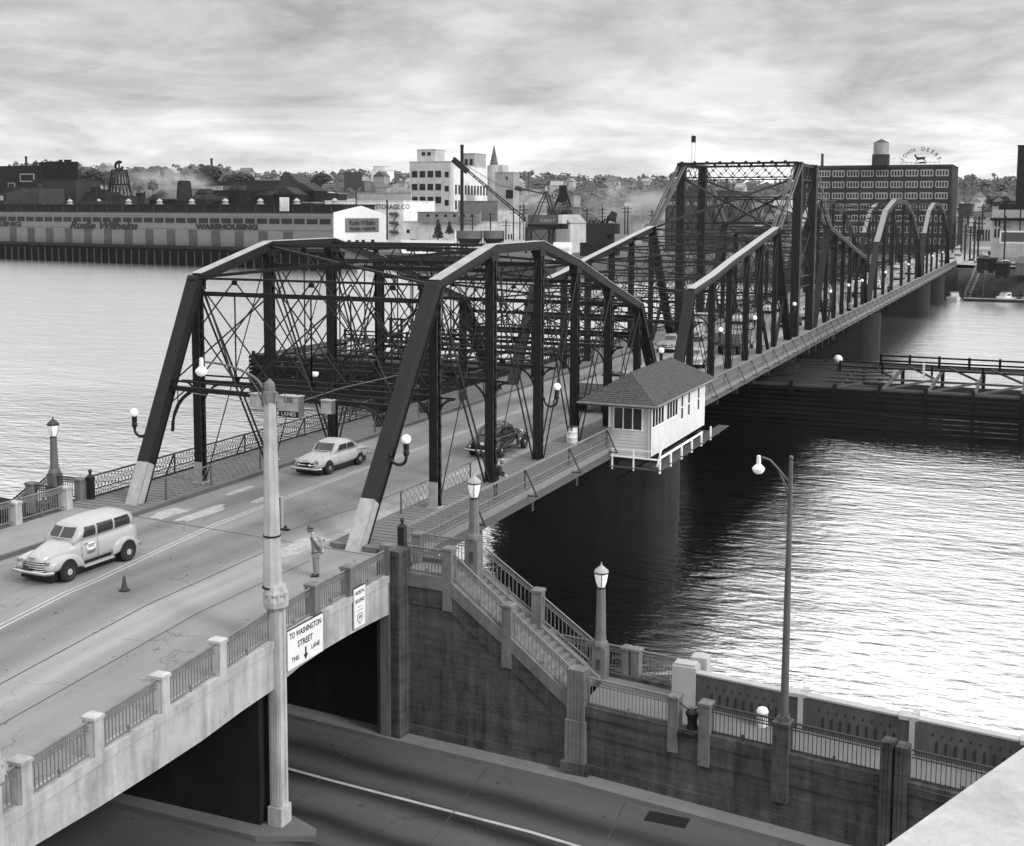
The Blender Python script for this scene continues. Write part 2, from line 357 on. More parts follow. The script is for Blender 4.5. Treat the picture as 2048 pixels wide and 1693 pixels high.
lm.add([(-4.9, -.25, .005), (8, -1.55, .005), (8, -1.6, .005), (-4.9, -.31, .005)], [(0, 1, 2, 3)])
struct('road_joint', lm, mat('joint_tar2', .05))
pm = mat('patch_concrete', .36, .8, .4, 2.5, 0, fine=.3)
def patch(cx, cy, w, l_, seed, z=.0075):
    rr = random.Random(seed); n_ = 14; mb = MB()
    pts = []
    for i in range(n_):
        a = 2*math.pi*i/n_; k = 1+rr.uniform(-.22, .22); ca, sa = math.cos(a), math.sin(a)
        q = max(abs(ca), abs(sa)); pts.append((cx+w/2*ca/q*k, cy+l_/2*sa/q*k, zd(cy)+z))
    mb.add(pts, [tuple(range(n_))]); struct('road_patch', mb, pm)
patch(-4.0, .7, .95, 1.8, 1); patch(-2.7, 1.3, .75, 3.0, 2); patch(-1.9, 4.8, .5, 1.9, 3); patch(-3.8, 5.6, .4, 2.2, 4); patch(.2, 11.4, .5, .9, 12)
patch(4.6, .6, .8, 2.0, 5); patch(4.2, 3.8, .6, 2.4, 6); patch(4.4, 8.2, .5, 2.2, 7); patch(3.9, -1.6, 1.0, 3.2, 8); patch(3.6, 13, .4, 2.6, 9)
# east bank ground
BK = [(-3000, 1200), (-700, 470), (-470, 402), (-380, 390), (-206, 356), (-199, 343), (-121, 338), (-55, 334), (-14, 305), (12, 297), (30, 296), (120, 305), (600, 330)]
g = MB(); n_ = len(BK); far = [(2500, 600), (3500, 4200), (-5000, 4200), (-5000, 2000)]
ring = BK+far
g.add([(x, y, -1.0) for x, y in ring], [tuple(range(len(ring)))])
g.add([(x, y, -1.0) for x, y in BK]+[(x, y-3.5, WZ-.5) for x, y in BK], [(i, i+1, n_+i+1, n_+i) for i in range(n_-1)])
struct('ground', g, mat('east_bank_ground', .10, 1, .7, .02, 0, fine=.4))
# ================= BRIDGE =================
TW = 6.06
def laced_post(sx, y, z0, z1, w=.36, d=.34, lace=True, pitch=.42):
    """two channel webs facing along the bridge, zigzag lacing on the sides"""
    m = MB(); x = sx*TW
    for s in (-1, 1):
        m.box(x-w/2, x+w/2, y+s*d/2-.03, y+s*d/2+.03, z0, z1)
        for q in (-1, 1): m.box(x+q*(w/2+.012)-.012, x+q*(w/2+.012)+.012, y+s*d/2-.05-.03*(s > 0), y+s*d/2+.05+.03*(s < 0), z0+.003, z1-.003)
    if lace:
        n = max(2, int((z1-z0)/pitch))
        for q in (-1, 1):
            xx = x+q*(w/2+.03)
            for i in range(n):
                a, b = z0+(z1-z0)*i/n, z0+(z1-z0)*(i+1)/n; s = 1 if i % 2 else -1
                m.bar((xx, y-s*d/2, a), (xx, y+s*d/2, b), .012, .05, up=(1, 0, 0))
    else: m.box(x-w/2+.02, x+w/2-.02, y-d/2+.03, y+d/2-.03, z0+.01, z1-.01)
    return m
def rivets(m, p, q, off, nrm, step=.28, r=.022):
    p, q = Vector(p), Vector(q); d = (q-p); L = d.length; d.normalize(); off, nrm = Vector(off), Vector(nrm).normalized(); a = d; b = nrm.cross(d).normalized()
    n = int(L/step)
    for i in range(n):
        c = p+d*(i+.5)*step+off
        vs = [c+(a*i_+b*j_)*r for i_, j_ in ((-1, -1), (1, -1), (1, 1), (-1, 1))]+[c+nrm*r*.9]
        m.add(vs, [(0, 1, 4), (1, 2, 4), (2, 3, 4), (3, 0, 4)])
def span(name, label, joints, footL, footR, ends, detail=2, chord=.42, post=.36, endw=.62, lamps=(), sway=4.9, paint=m_steel, portals=(0, 1), white_foot=False, dbl=True, chords_mat=None, group=None):
    """joints: [(y, ztop)] of the hips and inner joints; ends=(y0,y1) of the feet"""
    T = thing(name, label, 'bridge span', (0, ends[0], 0), group=group)
    for sx in (-1, 1):
        x = sx*TW; f0, f1 = (footL if sx < 0 else footR)
        J = joints
        # end posts
        for k, (fy, (hy, hz)) in enumerate(((f0, J[0]), (f1, J[-1]))):
            m = MB(); d = Vector((0, hy-fy, hz)).normalized(); nrm = Vector((0, -d.z, d.y))*(1 if k == 0 else -1)
            if nrm.z < 0: nrm = -nrm
            p, q = Vector((x, fy, 0))-d*.9, Vector((x, hy, hz))
            m.bar(p, q, endw-.1, .5, up=nrm)
            m.bar(p+nrm*.262, q+nrm*.262, endw, .024, up=nrm)
            for s in (-1, 1): m.bar(p-nrm*.23+Vector((s*(endw/2-.06), 0, 0)), q-nrm*.23+Vector((s*(endw/2-.06), 0, 0)), .16, .03, up=nrm)
            if detail > 1:
                for s in (-1, 1): rivets(m, p, q, nrm*.275+Vector((s*(endw/2-.05), 0, 0)), nrm, .16, .016); rivets(m, p, q, nrm*.12+Vector((s*(endw/2-.05), 0, 0)), (s, 0, 0), .16, .014); rivets(m, p, q, -nrm*.12+Vector((s*(endw/2-.05), 0, 0)), (s, 0, 0), .16, .014)
            ep = m.build('end_post', paint, T)
            if white_foot and k == 0:
                a = Vector((x, fy, 0))-d*.5; e_ = Vector((x, fy, 0))+d*1.95
                mm = MB(); mm.bar(a+nrm*.277, e_+nrm*.277, endw+.004, .006, up=nrm)
                for s in (-1, 1): mm.bar(a+Vector((s*((endw-.1)/2+.004), 0, 0)), e_+Vector((s*((endw-.1)/2+.004), 0, 0)), .006, .5, up=nrm)
                mm.build('painted_foot', m_whitep if sx > 0 else m_whitep, ep)
        # top chord
        m = MB(); mc = MB()
        for (ya, za), (yb, zb) in zip(J, J[1:]):
            a, b_ = Vector((x, ya, za)), Vector((x, yb, zb)); d = (b_-a).normalized(); nrm = Vector((0, -d.z, d.y))
            m.bar(a-nrm*.02, b_-nrm*.02, chord, chord, up=nrm)
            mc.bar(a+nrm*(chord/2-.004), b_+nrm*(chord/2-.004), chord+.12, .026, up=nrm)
            for s in (-1, 1): m.bar(a-nrm*(chord/2)+Vector((s*(chord/2+.01), 0, 0)), b_-nrm*(chord/2)+Vector((s*(chord/2+.01), 0, 0)), .09, .03, up=nrm)
            if detail > 1:
                for s in (-1, 1): rivets(mc, a, b_, nrm*(chord/2+.009)+Vector((s*(chord/2), 0, 0)), nrm, .17, .016); rivets(m, a, b_, -nrm*.02+Vector((s*chord/2, 0, 0)), (s, 0, 0), .3, .018)
                g = Vector((x, ya, za)); m.box(x-chord/2-.02, x+chord/2+.02, ya-.38, ya+.38, za-.55, za-.05)
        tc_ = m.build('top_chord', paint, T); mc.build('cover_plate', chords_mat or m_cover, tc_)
        # bottom chord
        MB().box(x-.22, x+.22, f0, f1, -.95, -.6).build('bottom_chord', paint, T)
        # posts, hangers
        for i, (y, z) in enumerate(J):
            laced_post(sx, y, -.6, z-.1, post*(1 if i not in (0, len(J)-1) else .9), post*.95, detail > 0, .42 if detail > 1 else .7).build('vertical_post', paint, T)
        # diagonals
        mid = (len(J)-1)/2
        for i in range(len(J)-1):
            (ya, za), (yb, zb) = J[i], J[i+1]; down = i+.5 < mid or abs(i+.5-mid) < .1; up_ = i+.5 > mid or abs(i+.5-mid) < .1
            m = MB()
            for s in ((-.13, .13) if dbl else (0,)):
                if down: m.bar((x+s, ya, za-.15), (x+s, yb, -.5), .035, .11)
                if up_: m.bar((x+s+.05, yb, zb-.15), (x+s+.05, ya, -.5), .035, .11)
            # light counters
            if down and not up_: m.bar((x, yb, zb-.2), (x, ya, -.5), .03, .05)
            if up_ and not down: m.bar((x, ya, za-.2), (x, yb, -.5), .03, .05)
            m.build('diagonal', paint, T)
    # cross frames
    for i, (y, z) in enumerate(J):
        m = MB(); m.bar((-TW, y, z-.03), (TW, y, z-.03), .14, .10); m.build('top_strut', paint, T)
        zl = min(z-.72, z*.93) if i in (0, len(J)-1) else z-1.0
        m = MB(); m.bar((-TW, y, zl), (TW, y, zl), .12, .2 if detail > 1 else .10)
        zb = sway
        m.bar((-TW, y, zb), (TW, y, zb), .14, .16 if detail > 1 else .11); 
        if detail > 1: m.bar((-TW, y, zb+.28), (TW, y, zb+.28), .10, .07); [m.bar((k, y, zb), (k, y, zl), .05, .05, up=(0, 1, 0)) for k in (-4, -2, 0, 2, 4)]
        m.bar((0, y, zb), (0, y, zl), .05, .05, up=(0, 1, 0))
        m.build('sway_strut', paint, T)
        m = MB(); nb = 3 if z > 7 else 4; X = lambda k: -TW+2*TW*k/nb
        def rod(a, b_): m.bar(a, b_, .045, .06, up=(0, 1, 0))
        for k in range(nb):
            rod((X(k), y, zb+.05), (X(k+1), y+.03, z-.1)); rod((X(k), y-.03, z-.1), (X(k+1), y-.06, zb+.05))
        if detail > 1:
            for k in range(nb):
                rod((X(k), y+.05, (zb+z)/2), (X(k)+TW/nb, y+.05, z-.1)); rod((X(k)+TW/nb, y+.05, z-.1), (X(k+1), y+.05, (zb+z)/2))
                rod((X(k), y+.07, (zb+z)/2), (X(k)+TW/nb, y+.07, zb)); rod((X(k)+TW/nb, y+.07, zb), (X(k+1), y+.07, (zb+z)/2))
                m.box(X(k)+TW/nb-.13, X(k)+TW/nb+.13, y+.03, y+.09, z-.3, z-.1); m.box(X(k)+TW/nb-.16, X(k)+TW/nb+.16, y+.03, y+.09, zb, zb+.26)
        m.build('sway_rods', paint, T)
        for s in (-1, 1):   # curved knee brackets inside and out
            m = MB()
            for q, rr in ((-1, 1.25), (1, .7)):
                pts = []
                for k in range(7):
                    a = math.pi/2*k/6; pts.append((s*(TW+q*(.2+rr*(1-math.cos(a)))) if q > 0 else s*(TW-(.2+rr*(1-math.cos(a)))), y, zb-.05-rr*(1-math.sin(a))))
                m.tube(pts, .055, 5); m.tube([(p[0], p[1]-.0, p[2]) for p in (pts[2], (pts[2][0], y, zb-.02))], .025, 4); m.tube([pts[4], (pts[4][0], y, zb-.02)], .025, 4)
            m.box(min(s*(TW-1.5), s*(TW+.95)), max(s*(TW-1.5), s*(TW+.95)), y-.04, y+.04, zb-.06, zb+.02)
            m.build('knee_bracket', paint, T)
    # inclined portal frame
    for k in (0, 1):
        fy = (footL[k]+footR[k])/2; hy, hz = J[0] if k == 0 else J[-1]; yy = fy+(hy-fy)*sway/hz
        yL = footL[k]+(hy-footL[k])*sway/hz; yR = footR[k]+(hy-footR[k])*sway/hz
        m = MB(); m.bar((-TW, yL, sway), (TW, yR, sway), .18, .2); m.bar((-TW, yL+.08*(1-2*k), sway+.3), (TW, yR+.08*(1-2*k), sway+.3), .1, .08)
        for s in (-1, 1):
            y_ = yL if s < 0 else yR
            pts = []
            for q in range(8):
                a = math.pi/2*q/7; pts.append((s*(TW-.25-1.5*(1-math.cos(a))), y_, sway-.05-1.9*(1-math.sin(a))))
            m.tube(pts, .08, 6); m.tube([pts[3], (pts[3][0], y_, sway)], .03, 4); m.tube([pts[5], (pts[5][0], y_, sway)], .03, 4)
            m.tube([(s*(TW-.3), y_, sway-.6), (pts[5][0], y_, sway)], .03, 4)
        # rods in the inclined plane
        P = lambda x, tt: Vector((x, yL+(yR-yL)*(x+TW)/(2*TW)+(hy-yy)*tt, sway+(hz-.55-sway)*tt)); nb = 3; X = lambda q: -TW+2*TW*q/nb
        for q in range(nb):
            m.bar(P(X(q), 0), P(X(q+1), 1), .05, .07); m.bar(P(X(q), 1), P(X(q+1), 0), .05, .07)
        m.build('portal_frame', paint, T)
    # top laterals
    for (ya, za), (yb, zb) in zip(J, J[1:]):
        m = MB(); m.bar((-TW, ya, za), (TW, yb, zb), .12, .14); m.bar((TW, ya, za-.05), (-TW, yb, zb-.05), .12, .1); m.build('lateral_brace', paint, T)
    # floor beams
    for i, y in enumerate([f0]+[j[0] for j in J]+[f1]):
        MB().box(-8.2, 8.2, y-.14, y+.14, -1.05, -.33).build('floor_beam', m_steel, T)
    for x in (-4, -2, 0, 2, 4): MB().box(x-.1, x+.1, ends[0], ends[1], -.75, -.31).build('stringer', m_steel, T)
    MB().box(-8.4, 8.15, ends[0]+.1, ends[1]-.1, -.36, -.315).build('shade_soffit_sheet', m_woodd, T)  # added dark sheet: blackens the underside and its reflection in the river
    return T
J1 = [(5.66, 9.65), (11.4, 11.0), (17.3, 11.05), (22.6, 9.95), (28.2, 8.4), (33.9, 6.9)]
span1 = span('truss_span', 'nearest dark riveted truss span, its portal rising over the cream wagon and the coupe', J1, (1.05, 39.5), (-.95, 39.3), (0, 39.4), 2, .42, .36, .62, white_foot=True)
# swing span
J2a = [(46.6, 7.05), (52.8, 7.8), (58.5, 8.7), (64.7, 9.55), (70.4, 10.35), (76.8, 11.2)]
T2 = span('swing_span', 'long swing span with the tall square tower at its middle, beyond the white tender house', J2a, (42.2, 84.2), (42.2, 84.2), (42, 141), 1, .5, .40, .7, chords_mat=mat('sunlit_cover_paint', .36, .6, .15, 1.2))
J2b = [(106.5, 11.2), (112.8, 10.3), (119.2, 9.4), (125.5, 8.5), (131.8, 7.6), (138.2, 6.7)]
def extend(T, J, f0, f1):
    tmp = span('swing_span', 'x', J, (f0, f1), (f0, f1), (f0, f1), 1, .5, .40, .7)
    for ch in [c for c in C.objects if c.parent == tmp]:
        ch.parent = T; ch.location = -T.location
    bpy.data.objects.remove(tmp)
extend(T2, J2b, 98.6, 141.2)
for sx in (-1, 1):
    x = sx*TW
    for y in (87.3, 96.0):
        MB().box(x-.42, x+.42, y-.42, y+.42, -.6, 17.9).build('tower_post', m_steel, T2)
    for ya, yb in ((87.1, 76.8), (96.2, 106.5)):
        m = MB()
        for s in (-.42, -.2, .2, .42): m.bar((x+s, ya, 17.6), (x+s, yb, 11.3), .05, .24)
        m.build('eyebar', m_steel2, T2)
    m = MB()
    for z0, z1 in ((5.1, 6.2),): m.bar((x, 87.7, z0), (x, 95.6, z0), .2, .1); m.bar((x, 87.7, z1), (x, 95.6, z1), .2, .1); [m.bar((x, 88+k*1.2, z0), (x, 88+k*1.2, z1), .1, .05) for k in range(7)]
    m.bar((x, 87.5, 17.7), (x, 95.8, 17.7), .3, .3); m.bar((x, 87.5, 16.2), (x, 95.8, 16.2), .15, .15)
    for k in range(4): a = 87.7+k*2; m.bar((x, a, 16.2), (x, a+2, 17.7), .06, .06); m.bar((x, a, 17.7), (x, a+2, 16.2), .06, .06)
    m.bar((x, 87.7, 11), (x, 95.6, 16.2), .08, .1); m.bar((x, 87.7, 16.2), (x, 95.6, 11), .08, .1); m.bar((x, 87.7, 11), (x, 95.6, 6.2), .08, .1); m.bar((x, 87.7, 6.2), (x, 95.6, 11), .08, .1)
    m.build('tower_bracing', m_steel, T2)
    for (ya, za, yb, zb) in ((70.4, 4.6, 74.6, -.2), (81.2, 4.4, 77.2, -.2), (112.8, 4.6, 108.6, -.2), (102.0, 4.4, 106.2, -.2)):
        m = MB(); a, b_ = Vector((x, ya, za)), Vector((x, yb, zb)); d = b_-a; n_ = 9; wv = Vector((0, .26, 0))
        m.bar(a-wv, b_-wv, .2, .07); m.bar(a+wv, b_+wv, .2, .07)
        for k in range(n_): m.bar(a+d*(k/n_)-wv*(1 if k % 2 else -1), a+d*((k+1)/n_)+wv*(1 if k % 2 else -1), .05, .06)
        m.build('laced_strut', m_steel, T2)
for y in (87.3, 96.0):
    m = MB(); m.bar((-TW, y, 17.85), (TW, y, 17.85), .35, .22); m.bar((-TW, y, 16.4), (TW, y, 16.4), .12, .12)
    n_ = 9
    for k in range(n_):
        xa, xb = -TW+2*TW*k/n_, -TW+2*TW*(k+1)/n_; m.bar((xa, y, 16.4), (xb, y, 17.8), .05, .05); m.bar((xa, y+.05, 17.8), (xb, y+.05, 16.4), .05, .05); m.box(xa-.12, xa+.12, y-.1, y+.1, 16.3, 16.52); m.box(xa-.14, xa+.14, y-.12, y+.12, 17.9, 18.08)
        m.box((xa+xb)/2-.09, (xa+xb)/2+.09, y-.05, y+.1, 17.0, 17.2)
    m.build('tower_portal', m_steel, T2)
for y, ya, yb in ((82.0, 76.8, 87.3), (101.4, 106.5, 96)):
    m = MB(); m.bar((-TW, ya, 11.2), (TW, yb, 16.4), .15, .2); m.bar((TW, ya, 11.2), (-TW, yb, 16.4), .15, .2); m.bar((-TW, ya, 11.2), (-TW, y, 14.3), .1, .1); m.bar((TW, ya, 11.2), (TW, y, 14.3), .1, .1)
    m.bar((-TW, y, 11.7), (-TW, y, 14.3), .1, .1); m.bar((TW, y, 11.7), (TW, y, 14.3), .1, .1)
    m.bar((-TW, y, 14.3), (TW, y, 14.3), .12, .12); m.bar((-TW, y, 11.7), (TW, y, 11.7), .12, .12)
    for k in range(5): xa = -TW+2*TW*k/5; xb = xa+2*TW/5; m.bar((xa, y, 11.7), ((xa+xb)/2, y, 14.3), .08, .1); m.bar(((xa+xb)/2, y, 14.3), (xb, y, 11.7), .08, .1)
    m.build('tower_laterals', m_steel, T2)
m = MB()
for k in range(5): m.box(-8.2, 8.2, 84+k*4-.14, 84+k*4+.14, -1.3, -.33)
m.lathe((0, 91.8, -3.2), [(5.0, 0), (5.3, .1), (5.3, 1.2), (5.0, 1.9)], 28); m.build('turntable', m_steel, T2)
# mast on the tower
t = thing('signal_mast', 'thin mast with a small dark box on top, standing on the swing span tower', 'mast', (-TW, 91.8, 18.0))
m = MB(); [m.tube([(-TW+s, 91.8, 18.0), (-TW+s, 91.8, 20.9)], .025, 4) for s in (-.18, .18)]; m.box(-TW-.5, -TW+.5, 87.6, 95.6, 17.86, 18.0); m.build('mast', m_steel2, t)
m = MB(); m.box(-TW-.2, -TW+.2, 91.6, 92.0, 20.3, 21.0); m.build('box', m_black, t); MB().lathe((-TW, 91.8, 21.0), [(.14, 0), (.16, .25), (.05, .4)], 8).build('lamp', m_white, t)
# far arched spans
JA = [(152.5, 8.3), (162, 13.0), (173.5, 14.8), (188.7, 14.8), (201.8, 12.9), (215.5, 7.9)]
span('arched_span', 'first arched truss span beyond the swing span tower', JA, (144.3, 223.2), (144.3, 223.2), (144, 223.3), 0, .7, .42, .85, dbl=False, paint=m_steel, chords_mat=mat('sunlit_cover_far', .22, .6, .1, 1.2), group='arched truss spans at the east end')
JB = [(230.5, 8.6), (239, 13.2), (250.5, 15.0), (265, 15.0), (280, 12.9), (292.5, 8.6)]
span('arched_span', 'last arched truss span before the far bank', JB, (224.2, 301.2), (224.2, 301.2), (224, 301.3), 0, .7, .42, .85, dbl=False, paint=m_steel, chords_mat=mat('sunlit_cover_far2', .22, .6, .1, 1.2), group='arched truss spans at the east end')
# loose eyebar / sloping white member in the middle of the swing span frame
# ---- railings ----
def railing(name, label, x, y0, y1, post_every, stiff_out, mfar=60, top_m=m_rail, lat_m=m_rail, z0=.2, z1=1.12):
    T = thing(name, label, 'railing', (x, y0, 0))
    MB().box(x-.05, x+.05, y0, y1, z1-.03, z1+.03).build('top_rail', top_m, T)
    m = MB(); m.box(x-.02, x+.02, y0, y1, z0-.03, z0+.03); m.box(x-.02, x+.02, y0, y1, z0+.30, z0+.34); m.build('bottom_rail', lat_m, T)
    m = MB(); y = y0; st = .22; r = .008
    while y < min(y1, mfar):
        w = .012 if y < 20 else .018
        zt, zm = z1-.06, z0+.34
        # interlaced curved bars
        for s in (1, -1):
            pts = [(x, y+s*st*(1-math.cos(k*math.pi/5))/2*1.0, zm+(zt-zm)*k/5) for k in range(6)]
            for a, b_ in zip(pts, pts[1:]): m.bar(a, b_, w, w*1.4, up=(1, 0, 0))
        m.bar((x, y, zm), (x, y, zt-.16), w, w, up=(1, 0, 0))
        # lower band of rings
        for q in (0, .12):
            n_ = 6; c_ = (y+st/4+q*.9, z0+.09+q)
            for k in range(n_):
                a, b_ = 2*math.pi*k/n_, 2*math.pi*(k+1)/n_; m.bar((x, c_[0]+.075*math.cos(a), c_[1]+.08*math.sin(a)), (x, c_[0]+.075*math.cos(b_), c_[1]+.08*math.sin(b_)), .014, .024, up=(1, 0, 0))
        y += st
    if y1 > mfar:
        while y < y1:
            m.bar((x, y, z0), (x, y+.5, z1), .03, .04, up=(1, 0, 0)); m.bar((x, y+.5, z0), (x, y, z1), .03, .04, up=(1, 0, 0)); m.box(x-.01, x+.01, y, y+.22, z0, z0+.32); y += .5
        for z in (.55, .75, .92): m.box(x-.015, x+.015, mfar, y1, z, z+.03)
    m.build('lattice_panel', lat_m, T)
    y = y0+post_every
    while y < y1:
        m = MB(); s = 1 if x > 0 else -1
        m.bar((x, y, -.1), (x, y, z1), .06, .06); m.bar((x+s*.62, y, -.12), (x+s*.03, y, z1-.05), .05, .06); m.bar((x, y, -.1), (x+s*.66, y, -.1), .08, .06)
        m.build('raking_post', m_raild, T); y += post_every if y < 150 else post_every*1.4
    return T
railing('bridge_railing', 'pale lattice railing along the right sidewalk between the stair landing and the white tender house', 8.2, -1.0, 22.4, 5.7, 1)
railing('bridge_railing', 'plain pale railing continuing from the white tender house out to the far bank', 8.2, 35.2, 300, 4.4, 1, mfar=35.3, lat_m=mat('rail_mesh', .16, .7, .2, 3))
railing('bridge_railing', 'black lace-pattern iron railing along the left sidewalk against the bright river', -8.45, 1.1, 300, 5.7, 1, mfar=45, top_m=m_raild, lat_m=m_black)
MB().box(8.26, 8.32, -1.0, 300, -.55, .02).build('x', m_wood)
o = C.objects['x']; o.name = 'fascia_board'; tag(o, 'weathered timber fascia board below the right hand railing', 'fascia board')
o = MB().box(-8.75, -8.69, 1, 300, -.55, .02).build('fascia_board', m_wood); tag(o, 'weathered timber fascia board below the black left hand railing', 'fascia board')
# iron newel posts at the railing ends
def newel(x, y, z, label):
    t = thing('iron_newel', label, 'newel post', (x, y, z), local=True)
    MB().box(-.13, .13, -.13, .13, -.05, 1.1).build('shaft', m_black, t); m = MB(); m.lathe((0, 0, 1.1), [(.19, 0), (.19, .05), (.1, .12), (.04, .18), (.05, .2), (.09, .27), (.06, .35), (.01, .38)], 10); m.build('ball_cap', m_black, t, smooth=True)
newel(8.12, -1.15, 0, 'black iron newel with a ball cap where the right railing meets the concrete stair landing')
newel(-8.35, .95, 0, 'black iron newel with a ball cap at the start of the left lace-pattern railing')
# sidewalk mesh fences
def fence(x, y0, y1, label, h=.95, z=.16, posts=None):
    T = thing('mesh_fence', label, 'fence', (x, y0, z))
    m = MB(); m.box(x-.025, x+.025, y0, y1, z+h-.05, z+h); m.build('top_bar', m_rail, T)
    for y in (posts or (y0, y1)): MB().box(x-.03, x+.03, y-.03, y+.03, z, z+h).build('post', m_steel2, T)
    m = MB(); n_ = int((y1-y0)/.2)
    for k in range(n_):
        a = y0+k*.2
        for j in range(4):
            zz_ = z+.05+j*.21; s = 1 if (k+j) % 2 else -1
            m.bar((x, a, zz_+(0 if s > 0 else .21)), (x, a+.2, zz_+(.21 if s > 0 else 0)), .012, .016, up=(1, 0, 0))
    m.build('wire_mesh', m_rail, T)
fence(5.25, 4.1, 10.9, 'wire mesh fence on the right kerb, beside the man leaning over the railing', posts=(4.1, 6.9, 7.8, 10.9))
fence(-5.3, 2.2, 9.3, 'wire mesh fence on the left kerb near the left portal foot', posts=(2.2, 5.4, 9.3))
fence(-5.3, 20.6, 38, 'wire mesh fence on the left kerb farther along the near span', posts=(20.6, 26, 32, 38))
# painted feet of posts
for i, (x, y) in enumerate(((6.06, 5.66), (-6.06, 5.66), (-6.06, 11.4))):
    m = MB(); m.box(x-.21, x+.21, y-.235, y-.2, .17, 1.3 if i != 1 else 1.15); m.box(x-.3, x+.3, y-.3, y+.3, .16, .22)
    o = m.build('white_base_panel', m_whitep); tag(o, ('worn white painted panel at the foot of the first right hand post', 'worn white painted panel at the foot of the first left hand post', 'worn white panel at the foot of the second left hand post')[i], 'base panel')
# ---- piers ----
def pier(y, label, hw=8.0, r=2.4, zt=-1.1, skew=0):
    t = thing('bridge_pier', label, 'bridge pier', (0, y, WZ-1), local=True, rotz=skew, group='concrete river piers under the bridge')
    def cap(rr, z0, z1):
        m = MB(); poly = []
        for s in (1, -1):
            for k in range(9):
                a = -math.pi/2+math.pi*k/8; poly.append((s*(hw-rr+rr*math.cos(a)), s*rr*math.sin(a)))
        m.prism(poly, 'z', z0, z1); return m
    cap(r, 0, zt-WZ+.2).build('shaft', m_pier, t, smooth=30); cap(r+.25, zt-WZ+.2, zt-WZ+.9).build('coping', m_pier, t, smooth=30)
pier(40.9, 'rounded concrete pier under the white tender house', 7.0, 2.0)
pier(142.6, 'rounded concrete pier at the far end of the swing span', 8.2)
pier(223.8, 'rounded concrete pier between the two arched spans', 8.2)
pier(262, 'rounded concrete pier under the last arched span, nearest the far bank', 8.2)
t = thing('pivot_pier', 'broad round concrete pivot pier under the swing span tower', 'bridge pier', (0, 91.8, WZ-1), local=True)
MB().lathe((0, 0, 0), [(5.6, 0), (5.5, 4.9), (5.8, 5.0), (5.8, 5.7), (5.4, 5.8)], 36).build('shaft', m_pier, t, smooth=30)
MB().box(-10, 12, 302, 311, -9, -.35).build('y', m_pier); o = C.objects['y']; o.name = 'bridge_abutment'; tag(o, 'dark concrete abutment where the bridge meets the far bank', 'abutment')
# ---- bracket globe lamps ----
def globe_lamp(x, y, z, s, label, ydir=0):
    t = thing('globe_lamp', label, 'bracket lamp', (x, y, z), local=True, group='globe lamps on curved brackets along the trusses')
    pts = [(0, 0, .0)]+[(s*(.2+.34*math.sin(a)), 0, -.32+.34*(math.cos(a)*-1)+.34) for a in [math.pi*k/8 for k in range(0)]]
    arc = [(0, 0, .12), (s*.06, 0, -.02)]+[(s*(.40-.34*math.cos(a)), 0, -.05-.30*math.sin(a)) for a in [math.pi*k/7 for k in range(8)]]+[(s*.74, 0, .05)]
    MB().tube(arc, [.05]*4+[.065]*6+[.06]*(len(arc)-10), 8).build('bracket', m_black, t, smooth=True)
    MB().lathe((s*.74, 0, .02), [(.07, 0), (.12, .06), (.12, .2), (.09, .24), (.12, .3), (.11, .42), (.13, .5)], 10).build('socket', m_black, t, smooth=True)
    MB().sphere((s*.74, 0, .68), .19, 16, 10).build('globe', m_glass_globe, t, smooth=True); return t
RLAMPS = [(1.15, 'globe lamp on the near right portal post, above the pedestrian end of the railing'), (17.3, 'globe lamp on the third right hand post of the nearest span'), (35.8, 'globe lamp on the right end post just above the tender house roof'),
          (51.6, 'globe lamp on the right truss just beyond the tender house'), (63.6, 'globe lamp on the right truss beside the flatbed truck'), (81.6, 'globe lamp on the right leg leaning against the swing span tower'),
          (103.5, 'globe lamp on the right truss just past the swing span tower'), (117.6, 'globe lamp past the tower, first of the close pair on the falling chord'), (129.8, 'globe lamp past the tower, second of the close pair on the falling chord'), (156, 'globe lamp on the first right post of the arched span'), (190, 'globe lamp on the crown of the first arched span'), (240, 'globe lamp on the last arched span'), (268, 'farthest globe lamp on the right trusses')]
for y, lb in RLAMPS: globe_lamp(TW+.28, y, 3.25, 1, lb)
LL = [(2.4, 'globe lamp hanging outside the near left portal post above the river'), (17.2, 'globe lamp on the left truss above the coupe'), (35.8, 'globe lamp on the far left end post of the nearest span'), (63.6, 'globe lamp on the left truss of the swing span'), (156, 'globe lamp on the left truss of the arched span')]
for y, lb in LL: globe_lamp(-TW-.28, y, 3.15, -1, lb)
# ================= OVERPASS, STAIR, PROMENADE =================
def rail_panel(T, p, q, h=.98, zb=.14, r=.035, step=.125, mt=None, pick=True):
    """pipe rail between base points p and q (may slope)"""
    mt = mt or m_rail; p, q = Vector(p), Vector(q); L = (q-p); n = max(3, int(Vector((L.x, L.y, 0)).length/step)); up = Vector((0, 0, 1))
    m = MB(); m.tube([p+up*h, q+up*h], r, 8)
    m.bar(p+up*(h-.13), q+up*(h-.13), .025, .025); m.bar(p+up*(h-.22), q+up*(h-.22), .03, .03); m.bar(p+up*zb, q+up*zb, .05, .05)
    for i in range(1, n):
        a = p+L*(i/n); m.box(a.x-.011, a.x+.011, a.y-.011, a.y+.011, a.z+zb, a.z+h-.02)
        if pick: b_ = p+L*((i+.5)/n); m.box(b_.x-.008, b_.x+.008, b_.y-.008, b_.y+.008, b_.z+h-.24, b_.z+h-.02)
    c = p+L*.5; m.box(c.x-.04, c.x+.04, c.y-.02, c.y+.02, c.z, c.z+zb+.12)
    return m.build('rail_panel', mt, T)
